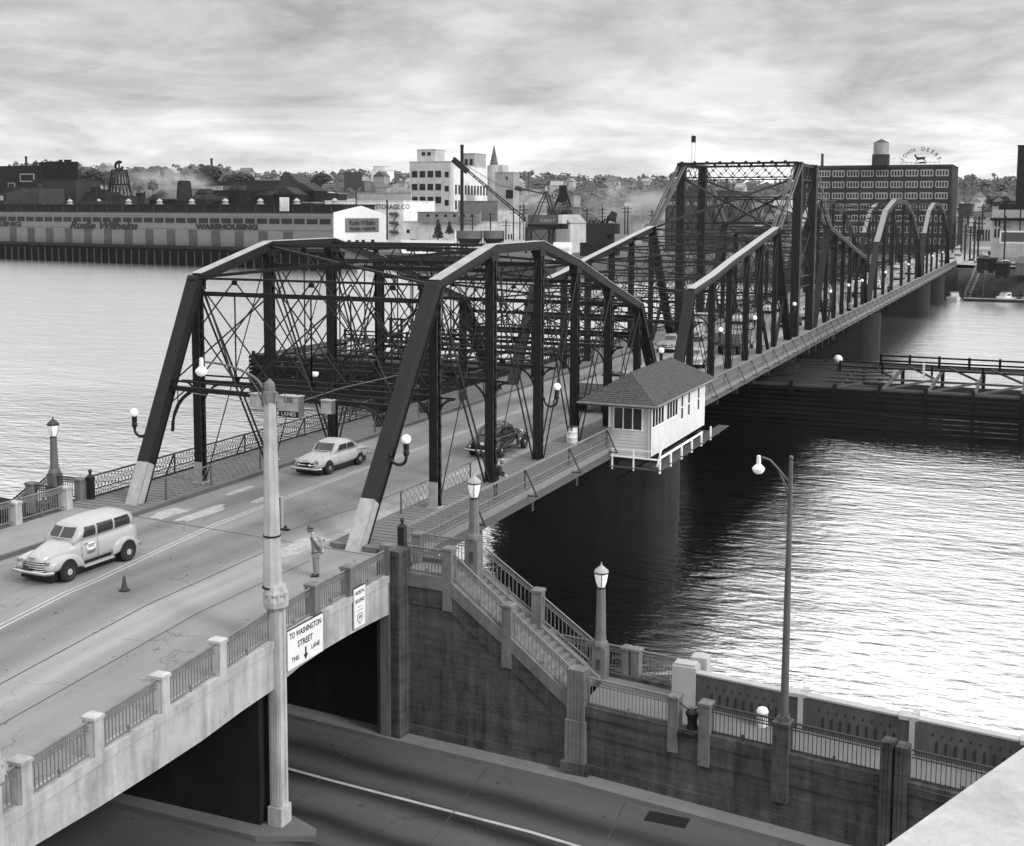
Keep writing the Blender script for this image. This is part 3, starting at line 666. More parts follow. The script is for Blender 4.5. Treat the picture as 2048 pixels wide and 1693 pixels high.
def cpost(T, x, y, z, h=1.13, w=.3, d=.42, m_=None, rot=0., name='post', cap=True, base=.3):
    m = MB(); m.box(-w/2, w/2, -d/2, d/2, -base, h-.1)
    if cap: m.loft([[(s*(w/2+.03), t*(d/2+.03), zz) for s, t in ((-1, -1), (1, -1), (1, 1), (-1, 1))] for zz in (h-.12, h-.04)]+[[(s*(w/2-.03), t*(d/2-.03), h) for s, t in ((-1, -1), (1, -1), (1, 1), (-1, 1))]])
    for s in (-1, 1): m.box(-w/4, w/4, s*d/2-.012 if s < 0 else s*d/2, s*d/2 if s < 0 else s*d/2+.012, .1, h-.22)
    m.xf(Matrix.Translation((x, y, z)) @ Matrix.Rotation(rot, 4, 'Z')); return m.build(name, m_ or m_conc_post, T)
def fluted(T, x, y, z0, z1, w, d, rot=0., n=5, m_=None):
    m = MB(); m.box(-w/2+.05, w/2-.05, -d/2+.05, d/2-.05, z0, z1-.02)
    for i in range(n):
        a = -w/2+w*i/n; m.box(a+.012, a+w/n-.012, -d/2, d/2, z0+.003, z1)
    nn = max(2, int(d/(w/n)))
    for i in range(nn):
        a = -d/2+d*i/nn; m.box(-w/2-.004, w/2+.004, a+.015, a+d/nn-.015, z0+.006, z1-.006)
    m.xf(Matrix.Translation((x, y, 0)) @ Matrix.Rotation(rot, 4, 'Z')); return m.build('fluted_pilaster', m_ or m_conc_post, T)
# --- overpass ---
OX = 8.85
T = thing('concrete_overpass', 'pale concrete road overpass with a haunched edge girder spanning the lower street', 'overpass', (OX, -10, SZ))
gy = [(-60, -3.2), (-26, -2.3), (-22.6, -1.95), (-20.7, -1.66), (-18.3, -1.70), (-16, -1.68), (-14.3, -1.64), (-12.5, -1.50), (-11.0, -1.44), (-10.4, -1.34), (-9.5, -1.22), (-8.0, -1.14), (-6.5, -1.15), (-5.1, -1.2), (-3.55, -1.28)]
m = MB(); poly = [(y, z) for y, z in gy]+[(y, zd(y)+.02) for y in (-3.55, -9.5, -60)]
m.prism(poly, 'x', OX-.22, OX+.16); m.build('edge_girder', m_conc_side, T)
m = MB(); m.prism([(-60, zd(-60)-.02), (-60, zd(-60)+.12), (-9.5, .12), (-3.55, .12), (-3.55, -.12), (-9.5, -.12), (-60, zd(-60)-.12)], 'x', OX+.161, OX+.2); m.build('cornice', m_conc_side, T)
poly2 = [(y, z) for y, z in gy]+[(y, zd(y)-.3) for y in (-3.55, -9.5, -60)]
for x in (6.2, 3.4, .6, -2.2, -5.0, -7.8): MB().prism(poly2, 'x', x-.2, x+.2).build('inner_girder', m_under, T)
MB().box(-8.2, OX-.25, -60, -3.3, -.62-.9, -.62-.62).build('soffit_slab', m_conc, T) if False else None
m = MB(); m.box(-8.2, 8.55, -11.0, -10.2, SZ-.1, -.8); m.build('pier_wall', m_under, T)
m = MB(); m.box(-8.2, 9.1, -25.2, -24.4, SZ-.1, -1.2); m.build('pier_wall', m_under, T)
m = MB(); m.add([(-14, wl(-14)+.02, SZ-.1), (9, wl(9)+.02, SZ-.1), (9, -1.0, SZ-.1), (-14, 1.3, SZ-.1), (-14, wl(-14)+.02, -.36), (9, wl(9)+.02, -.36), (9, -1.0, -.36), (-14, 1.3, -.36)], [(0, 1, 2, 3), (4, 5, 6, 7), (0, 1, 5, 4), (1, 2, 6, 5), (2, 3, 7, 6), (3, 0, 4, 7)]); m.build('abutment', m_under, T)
fluted(T, 9.0, -3.42, SZ, .98, .95, .75, rot=-.12, n=6, m_=m_conc)
fluted(T, 8.86, -3.6, SZ+.02, 1.16, .42, .42, rot=-.1, n=3)
# near parapet
P = thing('bridge_parapet', 'concrete parapet with pipe rail panels along the near side of the approach road', 'parapet', (OX, -12, 0))
py = [-37, -34, -31, -28.5, -26, -23.9, -22.6, -20.56, -18.24, -15.75, -13.3]; 
Y = py+[-10.6, -8.42, -6.29, -3.7]
for y in py+[-8.42, -6.29]: cpost(P, OX, y, zd(y), rot=math.pi/2*0, w=.374, d=.32, base=.08, m_=m_conc_side if y < -9 else m_conc_post)
for a, b_ in zip(Y, Y[1:]): rail_panel(P, (OX, a+.16, zd(a)), (OX, b_-.16, zd(b_)), zb=.16)
m = MB(); m.prism([(-40, zd(-40)-.05), (-40, zd(-40)+.1), (-9.5, .10), (-3.8, .10), (-3.8, -.05), (-9.5, -.05)], 'x', OX-.2, OX+.14); m.build('kerb_beam', m_conc_side, P)
# column lamp standards
def gooseneck(T, p, q, r0=.035, sag=.75):
    p, q = Vector(p), Vector(q); pts = []
    for k in range(9):
        a = math.pi/2*k/8; pts.append(Vector((p.x+(q.x-p.x)*(1-math.cos(a)), p.y+(q.y-p.y)*(1-math.cos(a)), p.z+(q.z-p.z)*math.sin(a))))
    return pts
def luminaire(T, c, s=1.):
    MB().lathe(c, [(.02, .62*s), (.09*s, .6*s), (.11*s, .35*s), (.10*s, .22*s), (.26*s, .06*s), (.30*s, 0)], 16).build('lamp_hood', m_white, T, smooth=True)
    MB().lathe(c, [(.29*s, -.005), (.27*s, -.09*s), (.17*s, -.22*s), (.01, -.27*s)], 16).build('lamp_globe', m_glass_globe, T, smooth=True)
def column(y, label):
    x = OX+.12; z = zd(y); T = thing('lamp_column', label, 'lamp column', (x, y, SZ), group='tall concrete lamp columns on the parapet')
    m = MB(); m.box(x-.17, x+.19, y-.21, y+.21, SZ, z+1.15)
    for s in (-1, 1): m.box(x+.19, x+.22, y+s*.12-.06, y+s*.12+.06, SZ+.8, z+1.1); m.box(x-.1, x+.14, y+s*.21-.02, y+s*.21+.02, SZ+.8, z+1.1)
    m.build('lower_shaft', m_conc_side, T); MB().box(x-.22, x+.26, y-.27, y+.27, SZ, SZ+.75).build('plinth', m_conc_side, T)
    m = MB(); m.lathe((x, y, z), [(.28, 1.0), (.38, 1.12), (.38, 1.3), (.32, 1.42), (.36, 1.5), (.33, 1.6), (.31, 1.75)], 8, math.pi/8); 
    for k in range(8): a = math.pi/4*k; m.box(x+.31*math.cos(a)-.05, x+.31*math.cos(a)+.05, y+.31*math.sin(a)-.05, y+.31*math.sin(a)+.05, z+1.2, z+1.55)
    m.build('collar', m_conc_side, T)
    x -= .1
    m = MB(); m.lathe((x, y, z), [(.285, 1.7), (.255, 3.2), (.25, 3.22), (.245, 3.22), (.225, 4.6), (.20, 6.2), (.175, 7.25)], 8, math.pi/8); m.build('upper_shaft', m_conc_side, T)
    m = MB(); m.lathe((x, y, z), [(.19, 7.2), (.20, 7.25), (.20, 7.5), (.165, 7.53), (.165, 7.65), (.14, 7.76), (.02, 7.88)], 8, math.pi/8)
    for s in (-1, 1): m.box(x-.08, x+.08, y+s*.2-.05, y+s*.2+.05, z+7.2, z+7.48); m.box(x+s*.2-.05, x+s*.2+.05, y-.08, y+.08, z+7.2, z+7.48)
    m.build('capital', m_conc_post, T)
    m = MB(); m.tube([(x, y, z+h) for h in (3.2, 3.25)], .265, 12); m.tube([(x, y, z+h) for h in (1.66, 1.71)], .32, 12); m.build('band', m_black, T)
    pts = gooseneck(T, (x-.2, y, z+7.45), (x-2.25, y, z+8.25)); m = MB(); m.tube(pts, [.05, .05, .045, .045, .04, .04, .035, .035, .03], 8); m.tube([(x-.2, y, z+7.0), (x-.42, y, z+7.55), pts[4]-Vector((0, 0, .03))], .018, 6); m.build('arm', m_steel2, T, smooth=True)
    luminaire(T, (x-2.4, y, z+7.98), .64); return T
column(-10.62, 'tall octagonal concrete lamp column standing on the parapet beside the white street sign')
column(-21.62, 'tall concrete lamp column cut off by the left edge of the picture')
# --- walls by stations along the promenade line ---
def wall(T, st, th, name, m_, off=0., zbot=None):
    """st: [(x, ztop)]; front face on wl(x)-off"""
    zb = SZ-.1 if zbot is None else zbot; m = MB(); vs = []
    for s_ in st:
        x, zt = s_[0], s_[1]; b_ = zb if len(s_) < 3 else s_[2]; y = wl(x)-off; vs += [(x, y, b_), (x, y, zt), (x, y+th, zt), (x, y+th, b_)]
    fs = [(0, 1, 2, 3), tuple(len(vs)-4+i for i in range(4))]
    for i in range(len(st)-1):
        for j in range(4): j2 = (j+1) % 4; fs.append((4*i+j, 4*i+j2, 4*i+4+j2, 4*i+4+j))
    m.add(vs, fs); return m.build(name, m_, T)
PZ = -3.5
def sz_(x): return 0. if x < 11.15 else (PZ if x > 16.0 else PZ*(x-11.15)/4.85)
S = thing('concrete_stairway', 'stained concrete stairway going down from the bridge end to the riverside walk on the right', 'stairway', (13, -3, SZ))
xs = [9.4, 11.0, 13.4, 15.75]
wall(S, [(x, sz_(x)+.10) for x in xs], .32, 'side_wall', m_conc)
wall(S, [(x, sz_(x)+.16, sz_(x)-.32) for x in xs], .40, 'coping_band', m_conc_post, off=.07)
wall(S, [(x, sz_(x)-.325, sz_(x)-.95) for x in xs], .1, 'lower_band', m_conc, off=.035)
m = MB(); ns = 20
m.box(9.0, 11.15, wl(11)+.33, -1.2, -.4, 0)
for i in range(ns):
    a = 11.15+4.85*i/ns; z = PZ*(i+1)/ns; m.box(a, a+4.85/ns+.02, wl(a)+.33, -1.35, z-.5, z)
m.build('steps', m_conc_walk, S)
def stairside(y, th, zt, zb, name, m_, x0=11.0, x1=15.9):
    m = MB(); m.prism([(9.0, zt), (x0, zt), (x1, PZ+zt), (x1, PZ+zb), (x0, zb-.3), (9.0, zb-.3)], 'y', y, y+th); m.build(name, m_, S)
stairside(-1.35, .3, .14, -.5, 'outer_string', m_conc_walk)
ang = -.09
cpost(S, 11.08, wl(11.08)+.1, 0, 1.24, .36, .36, rot=ang, base=1.0); cpost(S, 13.38, wl(13.38)+.1, sz_(13.38), 1.2, .36, .36, rot=ang, base=1.0)
fluted(S, 15.98, wl(15.98)+.08, SZ, -2.2, .62, .5, rot=-.1, n=5)
fluted(S, 15.98, wl(15.98)+.02, SZ, -3.9, .72, .5, rot=-.1, n=5)
m = MB(); m.box(15.5, 16.45, wl(16)-.32, wl(16)+.1, SZ, SZ+.55); m.build('pilaster_base', m_conc, S)
rail_panel(S, (9.45, wl(9.45)+.1, .08), (10.9, wl(10.9)+.1, .08))
rail_panel(S, (11.26, wl(11.2)+.1, .0), (13.2, wl(13.2)+.1, sz_(13.2)+.05), step=.14); rail_panel(S, (13.56, wl(13.5)+.1, sz_(13.56)+.05), (15.7, wl(15.7)+.1, sz_(15.7)+.05), step=.14)
cpost(S, 8.95, -1.5, 0, 1.12, .34, .34)
rail_panel(S, (9.15, -1.5, .08), (11.05, -1.7, .08)); 
cpost(S, 13.55, -1.2, sz_(13.5), 1.2, .38, .38, base=1.0)
rail_panel(S, (11.55, -1.3, sz_(11.6)+.1), (13.35, -1.2, sz_(13.35)+.1), step=.14); rail_panel(S, (13.75, -1.2, sz_(13.75)+.1), (15.6, -1.1, sz_(15.6)+.1), step=.14)
# --- promenade ---
Q = thing('riverside_wall', 'long stained concrete retaining wall of the riverside walk above the lower street', 'retaining wall', (22, -4.5, SZ))
xs = [16.3, 19.2, 22.8, 26.0, 28.8, 40, 60]
wall(Q, [(x, PZ+.08) for x in xs], .3, 'wall_face', m_conc)
wall(Q, [(x, PZ+.13, PZ-.22) for x in xs], .36, 'coping', m_conc_post if False else m_conc, off=.07)
wall(Q, [(x, PZ-.223, PZ-.85) for x in xs], .1, 'band', m_conc, off=.03)
wall(Q, [(x, SZ+.5) for x in (9.5, 16, 22.8, 28.8, 60)], .1, 'base_course', m_conc, off=.05)
def rp(a, b_): rail_panel(Q, (a, wl(a)+.1, PZ+.06), (b_, wl(b_)+.1, PZ+.06), step=.13, mt=m_rail if a < 19 else m_raild)
rp(16.35, 19.2); cpost(Q, 19.38, wl(19.38)+.1, PZ, 1.15, .34, .4, rot=-.12, base=.7); cpost(Q, 20.42, wl(20.42)+.08, PZ, 1.15, .36, .4, rot=-.12, base=.9)
rp(20.6, 22.6); cpost(Q, 22.85, wl(22.85)+.05, PZ, 1.1, .48, .48, rot=-.14, base=1.4, m_=m_conc); rp(23.1, 25.7)
fluted(Q, 25.95, wl(25.95)+.05, SZ, -2.3, .34, .5, rot=-.14, n=3, m_=m_conc); fluted(Q, 26.36, wl(26.36)+.05, SZ, -2.35, .34, .5, rot=-.14, n=3, m_=m_conc)
rp(26.6, 29.4); cpost(Q, 29.6, wl(29.6)+.05, PZ, 1.1, .4, .45, rot=-.16, base=1.0, m_=m_conc); rp(29.8, 33)
m = MB(); m.add([(15.6, wl(15.6)+.05, PZ), (60, wl(60)+.05, PZ), (60, wl(60)+3.3, PZ), (28.8, -3.3, PZ), (19.3, -1.2, PZ), (13.0, -.15, PZ), (13.0, -1.4, PZ), (15.6, -1.4, PZ)], [tuple(range(8))]); struct('pavement', m, m_conc_walk)
m = MB(); xs2 = [(9.2, -1.0), (13.0, .0), (19.4, -.85), (28.8, -2.9), (60, -7.6)]
for (a, b_), (c_, d_) in zip(xs2, xs2[1:]): m.add([(a, b_, WZ-1), (c_, d_, WZ-1), (c_, d_, PZ+.14), (a, b_, PZ+.14), (a, b_-.3, PZ+.14), (c_, d_-.3, PZ+.14), (a, b_-.3, PZ-.3), (c_, d_-.3, PZ-.3)], [(0, 1, 2, 3), (3, 2, 5, 4), (4, 5, 7, 6)])
m.build('river_wall', m_conc, Q)
# outer rail of the walk
O_ = thing('walk_railing', 'pipe railing with concrete posts on the river side of the riverside walk', 'railing', (16, -.3, PZ))
oy = lambda x: -.02-.155*(x-13.2)*.9
for x in (13.6, 16.62, 17.0): cpost(O_, x, oy(x)-.02, PZ, 1.14, .3, .34, rot=-.13, base=.3)
rail_panel(O_, (13.8, oy(13.8), PZ+.06), (16.45, oy(16.45), PZ+.06)); rail_panel(O_, (17.2, oy(17.2), PZ+.06), (19.2, oy(19.2), PZ+.06))
# white seawall parapet
V = thing('white_seawall', 'clean pale concrete flood wall with small arched cut-outs along the river edge of the walk', 'flood wall', (24, -2.7, PZ))
sw = lambda x: -1.98-.143*(x-18.9)
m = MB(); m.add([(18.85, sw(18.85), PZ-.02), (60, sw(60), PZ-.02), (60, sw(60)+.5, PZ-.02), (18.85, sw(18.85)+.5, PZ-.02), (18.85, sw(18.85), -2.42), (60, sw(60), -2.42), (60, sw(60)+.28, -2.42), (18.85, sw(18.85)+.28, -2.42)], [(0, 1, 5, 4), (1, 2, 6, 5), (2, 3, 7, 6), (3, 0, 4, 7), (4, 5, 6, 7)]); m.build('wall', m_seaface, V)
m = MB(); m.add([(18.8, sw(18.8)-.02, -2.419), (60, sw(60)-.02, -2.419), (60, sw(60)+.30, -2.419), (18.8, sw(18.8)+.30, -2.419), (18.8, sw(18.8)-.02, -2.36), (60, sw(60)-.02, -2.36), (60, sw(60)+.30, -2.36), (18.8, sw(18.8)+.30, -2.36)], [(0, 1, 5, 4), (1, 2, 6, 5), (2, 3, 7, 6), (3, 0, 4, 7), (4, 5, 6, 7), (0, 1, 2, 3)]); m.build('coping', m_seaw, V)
for x in (22.95, 26.35, 29.75):
    m = MB(); m.box(x-.03, x+.13, sw(x)-.07, sw(x)+.25, PZ, -2.34); m.box(x-.35, x+.2, sw(x)-.06, sw(x)+.40, -2.45, -2.33); m.box(x+.02, x+.22, sw(x)+.2, sw(x)+.62, -3.2, -2.31); m.build('buttress', m_seaw, V)
m = MB(); m.box(18.7, 19.5, -2.12, -1.55, PZ, -2.22); m.box(18.75, 19.45, -2.05, -1.6, -2.22, -2.14); m.box(19.15, 19.45, -1.55, -.75, PZ, -2.36); m.box(19.1, 19.65, -1.25, -.7, PZ, -2.16); m.build('end_block', m_seaw, V)
md = mat('recess_dark', .03, .9)
for i, x0 in enumerate((19.95, 23.6, 27.0)):
    m = MB()
    for k in range(9):
        x = x0+k*.27; y = sw(x)-.004
        m.add([(x-.06, y, -2.80), (x+.06, y, -2.80), (x, y, -2.68)], [(0, 1, 2)])
        x += .13; y = sw(x)-.004; m.add([(x-.06, y, -3.35), (x+.06, y, -3.35), (x+.06, y, -3.0), (x, y, -2.92), (x-.06, y, -3.0)], [(0, 1, 2, 3, 4)])
    m.build('arched_openings', md, V)
t = thing('mooring_bollard', 'black iron mooring bollard standing in the gap of the riverside wall', 'bollard', (19.95, wl(19.95)+.15, PZ), local=True)
MB().lathe((0, 0, 0), [(.36, 0), (.36, .06), (.2, .12), (.15, .3), (.17, .5), (.22, .58), (.22, .66), (.12, .74), (.01, .76)], 16).build('post', m_black, t, smooth=True); MB().box(-.42, .42, -.3, .3, -.05, .02).build('base_plate', m_black, t)
t = thing('barrier_chain', 'dark sagging chain hung across the gap above the black bollard', 'chain', (19.9, wl(19.9), PZ))
m = MB(); m.tube([(19.5+.8*k/8, wl(19.9)+.1, PZ+.95-.22*math.sin(math.pi*k/8)) for k in range(9)], .022, 6); m.build('chain', m_black, t)
t = thing('rubbish_bin', 'small round-topped white bin against the flood wall behind the tall lamp', 'bin', (21.85, -2.75, PZ), local=True); t.scale = (.72, .72, .85)
MB().lathe((0, 0, 0), [(.24, 0), (.25, .5), (.27, .52), (.27, .56), (.2, .68), (.02, .74)], 18).build('body', m_white, t, smooth=True); MB().lathe((0, 0, .46), [(.262, 0), (.262, .03)], 18).build('rim', m_steel2, t)
# ornamental lanterns
def lantern(x, y, z, zb, h, label, m_):
    t = thing('lantern_post', label, 'lamp post', (x, y, z), local=True)
    MB().box(-.24, .24, -.24, .24, zb, 1.15).build('pedestal', m_, t)
    MB().lathe((0, 0, 0), [(.27, 1.1), (.29, 1.2), (.26, 1.3), (.20, 1.38), (.185, 1.6), (.15, h-.75), (.14, h-.72)], 8, math.pi/8).build('shaft', m_, t)
    MB().box(-.08, .08, -.247, -.24, .35, .75).build('hatch', m_conc, t)
    g = MB().lathe((0, 0, 0), [(.12, h-.72), (.19, h-.5), (.235, h-.25), (.24, h-.18)], 12).build('lamp_globe', m_glass_globe, t, smooth=True)
    m = MB(); m.lathe((0, 0, 0), [(.255, h-.185), (.26, h-.15), (.24, h-.1), (.15, h-.02), (.07, h+.04), (.03, h+.1), (.01, h+.2)], 12); m.build('lamp_cap', m_whitep if x > 0 else m_raild, t)
    m = MB(); m.tube([(0, 0, h-.2), (0, 0, h-.165)], .265, 12); m.lathe((0, 0, 0), [(.15, h-.76), (.13, h-.66)], 10)
    for k in range(4): a = math.pi/2*k+.4; m.tube([(.13*math.cos(a), .13*math.sin(a), h-.7), (.2*math.cos(a), .2*math.sin(a), h-.5), (.245*math.cos(a), .245*math.sin(a), h-.2)], .012, 4)
    m.build('frame', m_black, t); return t
lantern(11.3, -1.72, 0, -.8, 3.35, 'concrete lantern post at the head of the right stair, near the man at the railing', m_conc_post)
lantern(15.8, -.95, PZ, 0, 3.95, 'concrete lantern post at the foot of the right stair', m_conc_post)
# tall gooseneck lamp
x, y = 22.88, wl(22.88)+.05; t = thing('street_lamp', 'tall slim steel street lamp with a gooseneck arm, on the riverside wall against the glare', 'street lamp', (x, y, PZ+1.05))
m = MB(); m.tube([(x, y, PZ+1.08), (x, y, PZ+1.2)], .19, 10); 
for k in range(4): a = math.pi/2*k+.78; m.tube([(x+.18*math.cos(a), y+.18*math.sin(a), PZ+1.05), (x+.18*math.cos(a), y+.18*math.sin(a), PZ+1.25)], .035, 6)
m.build('base_flange', m_steel2, t)
m = MB(); m.tube([(x, y, PZ+1.2), (x, y, 0), (x, y, 4), (x, y, 5.45)], [.125, .11, .075, .055], 12); m.sphere((x, y, 5.55), .07, 8, 6); m.build('pole', mat('lamp_pole_grey', .11, .5, .25, 3), t, smooth=True)
pts = [Vector((x, y, 4.1)), Vector((x-.16, y, 4.75)), Vector((x-.38, y, 5.2)), Vector((x-.62, y, 5.44)), Vector((x-.85, y, 5.5))]
m = MB(); m.tube(pts, .03, 8); m.tube([(x, y, 4.75), (x-.2, y, 5.0), (x-.38, y, 5.21)], .03, 8); m.build('arm', m_steel2, t, smooth=True)
luminaire(t, (x-.95, y, 5.15), .64)
# --- left side stair head (mirror) ---
L_ = thing('stair_parapet', 'concrete posts and rails round the stair head on the far left, beside the river', 'parapet', (-9, -1, 0))
for (x, y, h, w, m_) in ((-7.98, -.95, 1.15, .42, m_conc_side), (-7.98, -3.75, 1.12, .40, m_conc_side), (-9.75, -1.05, 1.2, .36, m_conc_post), (-8.72, .72, 1.12, .34, m_conc_post)): cpost(L_, x, y, .17, h-.17, w, .34, m_=m_)
rail_panel(L_, (-7.98, -3.55, .17), (-7.98, -1.12, .17)); rail_panel(L_, (-7.98, -8, .17), (-7.98, -3.95, .17)); rail_panel(L_, (-9.6, -1.05, .1), (-8.15, -.98, .1), mt=m_raild); rail_panel(L_, (-10.3, .72, .1), (-8.9, .72, .1), mt=m_raild)
rail_panel(L_, (-9.9, -1.05, .0), (-13.6, -.9, -2.6), mt=m_raild); rail_panel(L_, (-10.7, .9, .0), (-14.0, .9, -2.4), mt=m_raild)
m = MB(); m.prism([(-7.9, 0), (-10.6, 0), (-15.5, -3.5), (-15.5, -5), (-7.9, -5)], 'y', .85, 1.15); m.prism([(-10.0, 0), (-15.5, -3.6), (-15.5, -9), (-9.8, -9)], 'y', -1.25, -.95); m.box(-8.25, -7.8, -9, -.8, -9, .16); m.box(-10.6, -7.9, -.95, .8, -.5, 0); m.build('wall', m_conc, L_)
m = MB(); 
for i in range(18): a = -10.3-i*.27; m.box(a-.29, a, -.95, .85, -.19*(i+1)-.4, -.19*(i+1))
m.build('steps', m_conc_walk, L_)
lantern(-10.25, .85, 0, -.5, 3.5, 'grey lantern post at the left stair head, seen against the bright river', mat('concrete_shade', .13, .9, .3, 3, .3))
# street signs on the girder
def plate(name, label, y0, y1, z0, z1, x=9.08, slope=0.):
    t = thing(name, label, 'road sign', (x, y0, z0)); m = MB(); m.prism([(y0, z0), (y1, z0+slope), (y1, z1+slope), (y0, z1)], 'x', x, x+.04); m.build('board', m_white, t)
    m = MB(); m.bar((x+.02, y0, z1+.012), (x+.02, y1, z1+slope+.012), .05, .02); m.build('top_edge', m_black, t); return t
t = plate('direction_sign', 'large white sign reading TO WASHINGTON STREET THIS LANE, hung on the girder beside the column', -10.25, -8.28, -1.08, .14)
TX = 9.123
def tx(s, sz, y, z, sx=1., T_=None, b=.004): text('lettering', s, sz, m_black, T_ or t, (TX, y, z), (0, 1, 0), (0, 0, 1), .002, 0, b, sx=sx)
tx('TO WASHINGTON', .26, -9.26, -.07, .80, b=.006); tx('STREET', .27, -9.3, -.42, .95, b=.006); tx('THIS', .2, -9.85, -.82); tx('LANE', .2, -8.72, -.74)
m = MB(); m.prism([(-9.32, -.62), (-9.24, -.62), (-9.24, -.84), (-9.16, -.84), (-9.28, -1.02), (-9.40, -.84), (-9.32, -.84)], 'x', TX, TX+.004); m.build('arrow', m_black, t)
t = plate('route_sign', 'narrow white upright sign reading NORTH BOUND 99, hung near the end of the girder', -6.33, -5.63, -1.0, .34)
tx('NORTH', .17, -5.98, .16, .95); tx('BOUND', .17, -5.98, -.12, .95)
m = MB(); m.box(TX, TX+.003, -6.15, -5.82, -.335, -.32); m.box(TX, TX+.003, -6.18, -5.78, -.45, -.435); m.prism([(-6.15, -.58), (-5.98, -.54), (-5.81, -.58), (-5.8, -.75), (-5.98, -.92), (-6.16, -.75)], 'x', TX, TX+.003); m.build('shield_outline', m_black, t)
m = MB(); m.prism([(-6.125, -.6), (-5.98, -.565), (-5.835, -.6), (-5.83, -.74), (-5.98, -.885), (-6.13, -.74)], 'x', TX+.003, TX+.005); sh = m.build('shield', m_white, t); TX += .006; tx('99', .2, -5.98, -.7)
m = MB(); m.prism([(.34, 8.98), (.60, 8.98), (.36, 9.2)], 'y', -6.33, -5.63) if False else m.box(8.98, 9.02, -6.33, -5.63, .2, .55); m.build('hanger', m_conc_post, t)
# lane signs on the portal
def lane_box(x, y, z, w, h, d, label, name='lane_sign'):
    t = thing(name, label, 'lane sign', (x, y, z), local=True)
    MB().box(-w/2, w/2, -d/2, d/2, 0, h).build('case', m_steel2, t); MB().box(-w/2+.01, w/2-.01, -d/2-.012, -d/2-.002, .01, h-.01).build('face', m_whitep, t); MB().box(-w/2-.03, w/2+.03, -d/2-.05, d/2+.03, h, h+.03).build('hood', m_whitep, t)
    m = MB(); [m.bar((s*w/3, 0, h), (s*w/3, 0, h+.32), .03, .03) for s in (-1, 1)]; m.build('hanger', m_steel, t); return t
t = lane_box(2.05, .9, 4.52, .92, .82, .4, 'larger white lane sign box lettered USE LANES, hung under the near portal')
MB().box(-.46, .46, -.22, -.205, -.0, .24).build('lower_panel', m_black, t)
text('lettering', 'USE', .26, m_black, t, (0, -.217, .66), (1, 0, 0), (0, 0, 1), .003, bold=.004); text('lettering', 'LANES', .24, m_whitep, t, (0, -.224, .12), (1, 0, 0), (0, 0, 1), .003, bold=.003)
t = lane_box(.45, .9, 4.83, .55, .5, .3, 'small blank white lane sign box, left of the larger box under the portal')
t = lane_box(3.75, .9, 4.75, .48, .52, .3, 'small white lane sign box with a shield outline, hung under the near portal')
m = MB(); pts = [(-.14, -.156, .42), (0, -.156, .46), (.14, -.156, .42), (.15, -.156, .25), (0, -.156, .08), (-.15, -.156, .25)]
m.tube(pts+[pts[0]], .012, 4); m.build('shield_outline', m_steel2, t)
m = MB(); m.tube([(-1.0, -1.5, 5.6), (2.0, .3, 4.95), (4, 1.5, 5.7), (6.0, 3.2, 6.2)], .014, 4)
tag(m.build('span_wire', m_rail), 'thin pale wire sagging from the near right end post across the portal', 'wire')
t = thing('keep_right_post', 'narrow upright board sign reading KEEP RIGHT, standing on crossed feet in the roadway', 'road sign', (1.8, .34, .0), local=True)
MB().box(-.13, .13, -.05, .05, .08, 1.36).build('board', m_whitep, t); m = MB(); m.box(-.42, .42, -.06, .06, 0.004, .08); m.box(-.06, .06, -.4, .4, 0.006, .07); m.build('foot', m_black, t)
MB().box(-.10, .06, -.056, -.05, .12, 1.33).build('dark_face', m_raild, t)
for k, ch in enumerate('KEEP RIGHT'): 
    if ch != ' ': text('letter', ch, .14, m_whitep, t, (-.02, -.058, 1.26-k*.118), (1, 0, 0), (0, 0, 1), .002, bold=.002)
t = thing('traffic_cone', 'small dark rubber traffic cone on the roadway near the wagon', 'traffic cone', (1.6, -8.6, 0), local=True); t.scale = (.85,)*3
MB().lathe((0, 0, .03), [(.15, 0), (.14, .03), (.075, .35), (.055, .55), (.05, .56)], 14).build('cone', mat('cone_rubber', .06, .7, .3, 6), t, smooth=True); MB().lathe((0, 0, .005), [(.22, 0), (.22, .03), (.19, .045)], 14).build('base', m_black, t)
t = thing('white_barrel', 'white barrel standing round the foot of a right hand post, left of the tender house', 'barrel', (6.1, 22.2, .16), local=True)
MB().lathe((0, 0, 0), [(.30, 0), (.31, .02), (.30, .3), (.315, .32), (.30, .34), (.30, .6), (.315, .62), (.30, .64), (.30, .9)], 18).build('drum', m_white, t, smooth=True); MB().lathe((0, 0, .9), [(.33, 0), (.33, .03)], 18).build('lid', m_steel2, t)
# foreground ledge
FMX = mat('near_wall', .25, .9, .2, 1)
A_, B_ = at(1770, 1693, 4.2), at(2048, 1495, 5.0)
A_ = Vector((A_.x, A_.y, 10.9)); k_ = (CAM.z-10.9)
def gp(u, v, z): d = FW+RI*((u-1024)/F)-UP*((v-CY)/F); return CAM+d*((z-CAM.z)/d.z)
a, b_ = gp(1770, 1693, 11.2), gp(2048, 1495, 11.2); d = (b_-a); a2, b2 = a-d*1.5, b_+d*3; nrm = Vector((d.y, -d.x, 0)).normalized()*1.1
m = MB(); q = [a2, b2, b2+nrm, a2+nrm]; m.prism([(v.x, v.y) for v in q], 'z', 10.75, 11.2)
lt = thing('near_building', 'white roof ledge of the nearest building, cutting off the bottom right corner', 'building', (a.x, a.y, SZ))
m.build('roof_ledge', mat('white_ledge', .40, .85, .3, 3, 0, bump=.3, fine=.15), lt)
e1 = b_+d*6; nn_ = Vector((d.y, -d.x, 0)).normalized(); q2 = [a-d*1.4+nn_*.25, e1+nn_*.25, e1+nn_*26, a-d*1.4+nn_*26]; m = MB(); m.prism([(v.x, v.y) for v in q2], 'z', SZ-.3, 10.74); m.build('wall', FMX, lt)
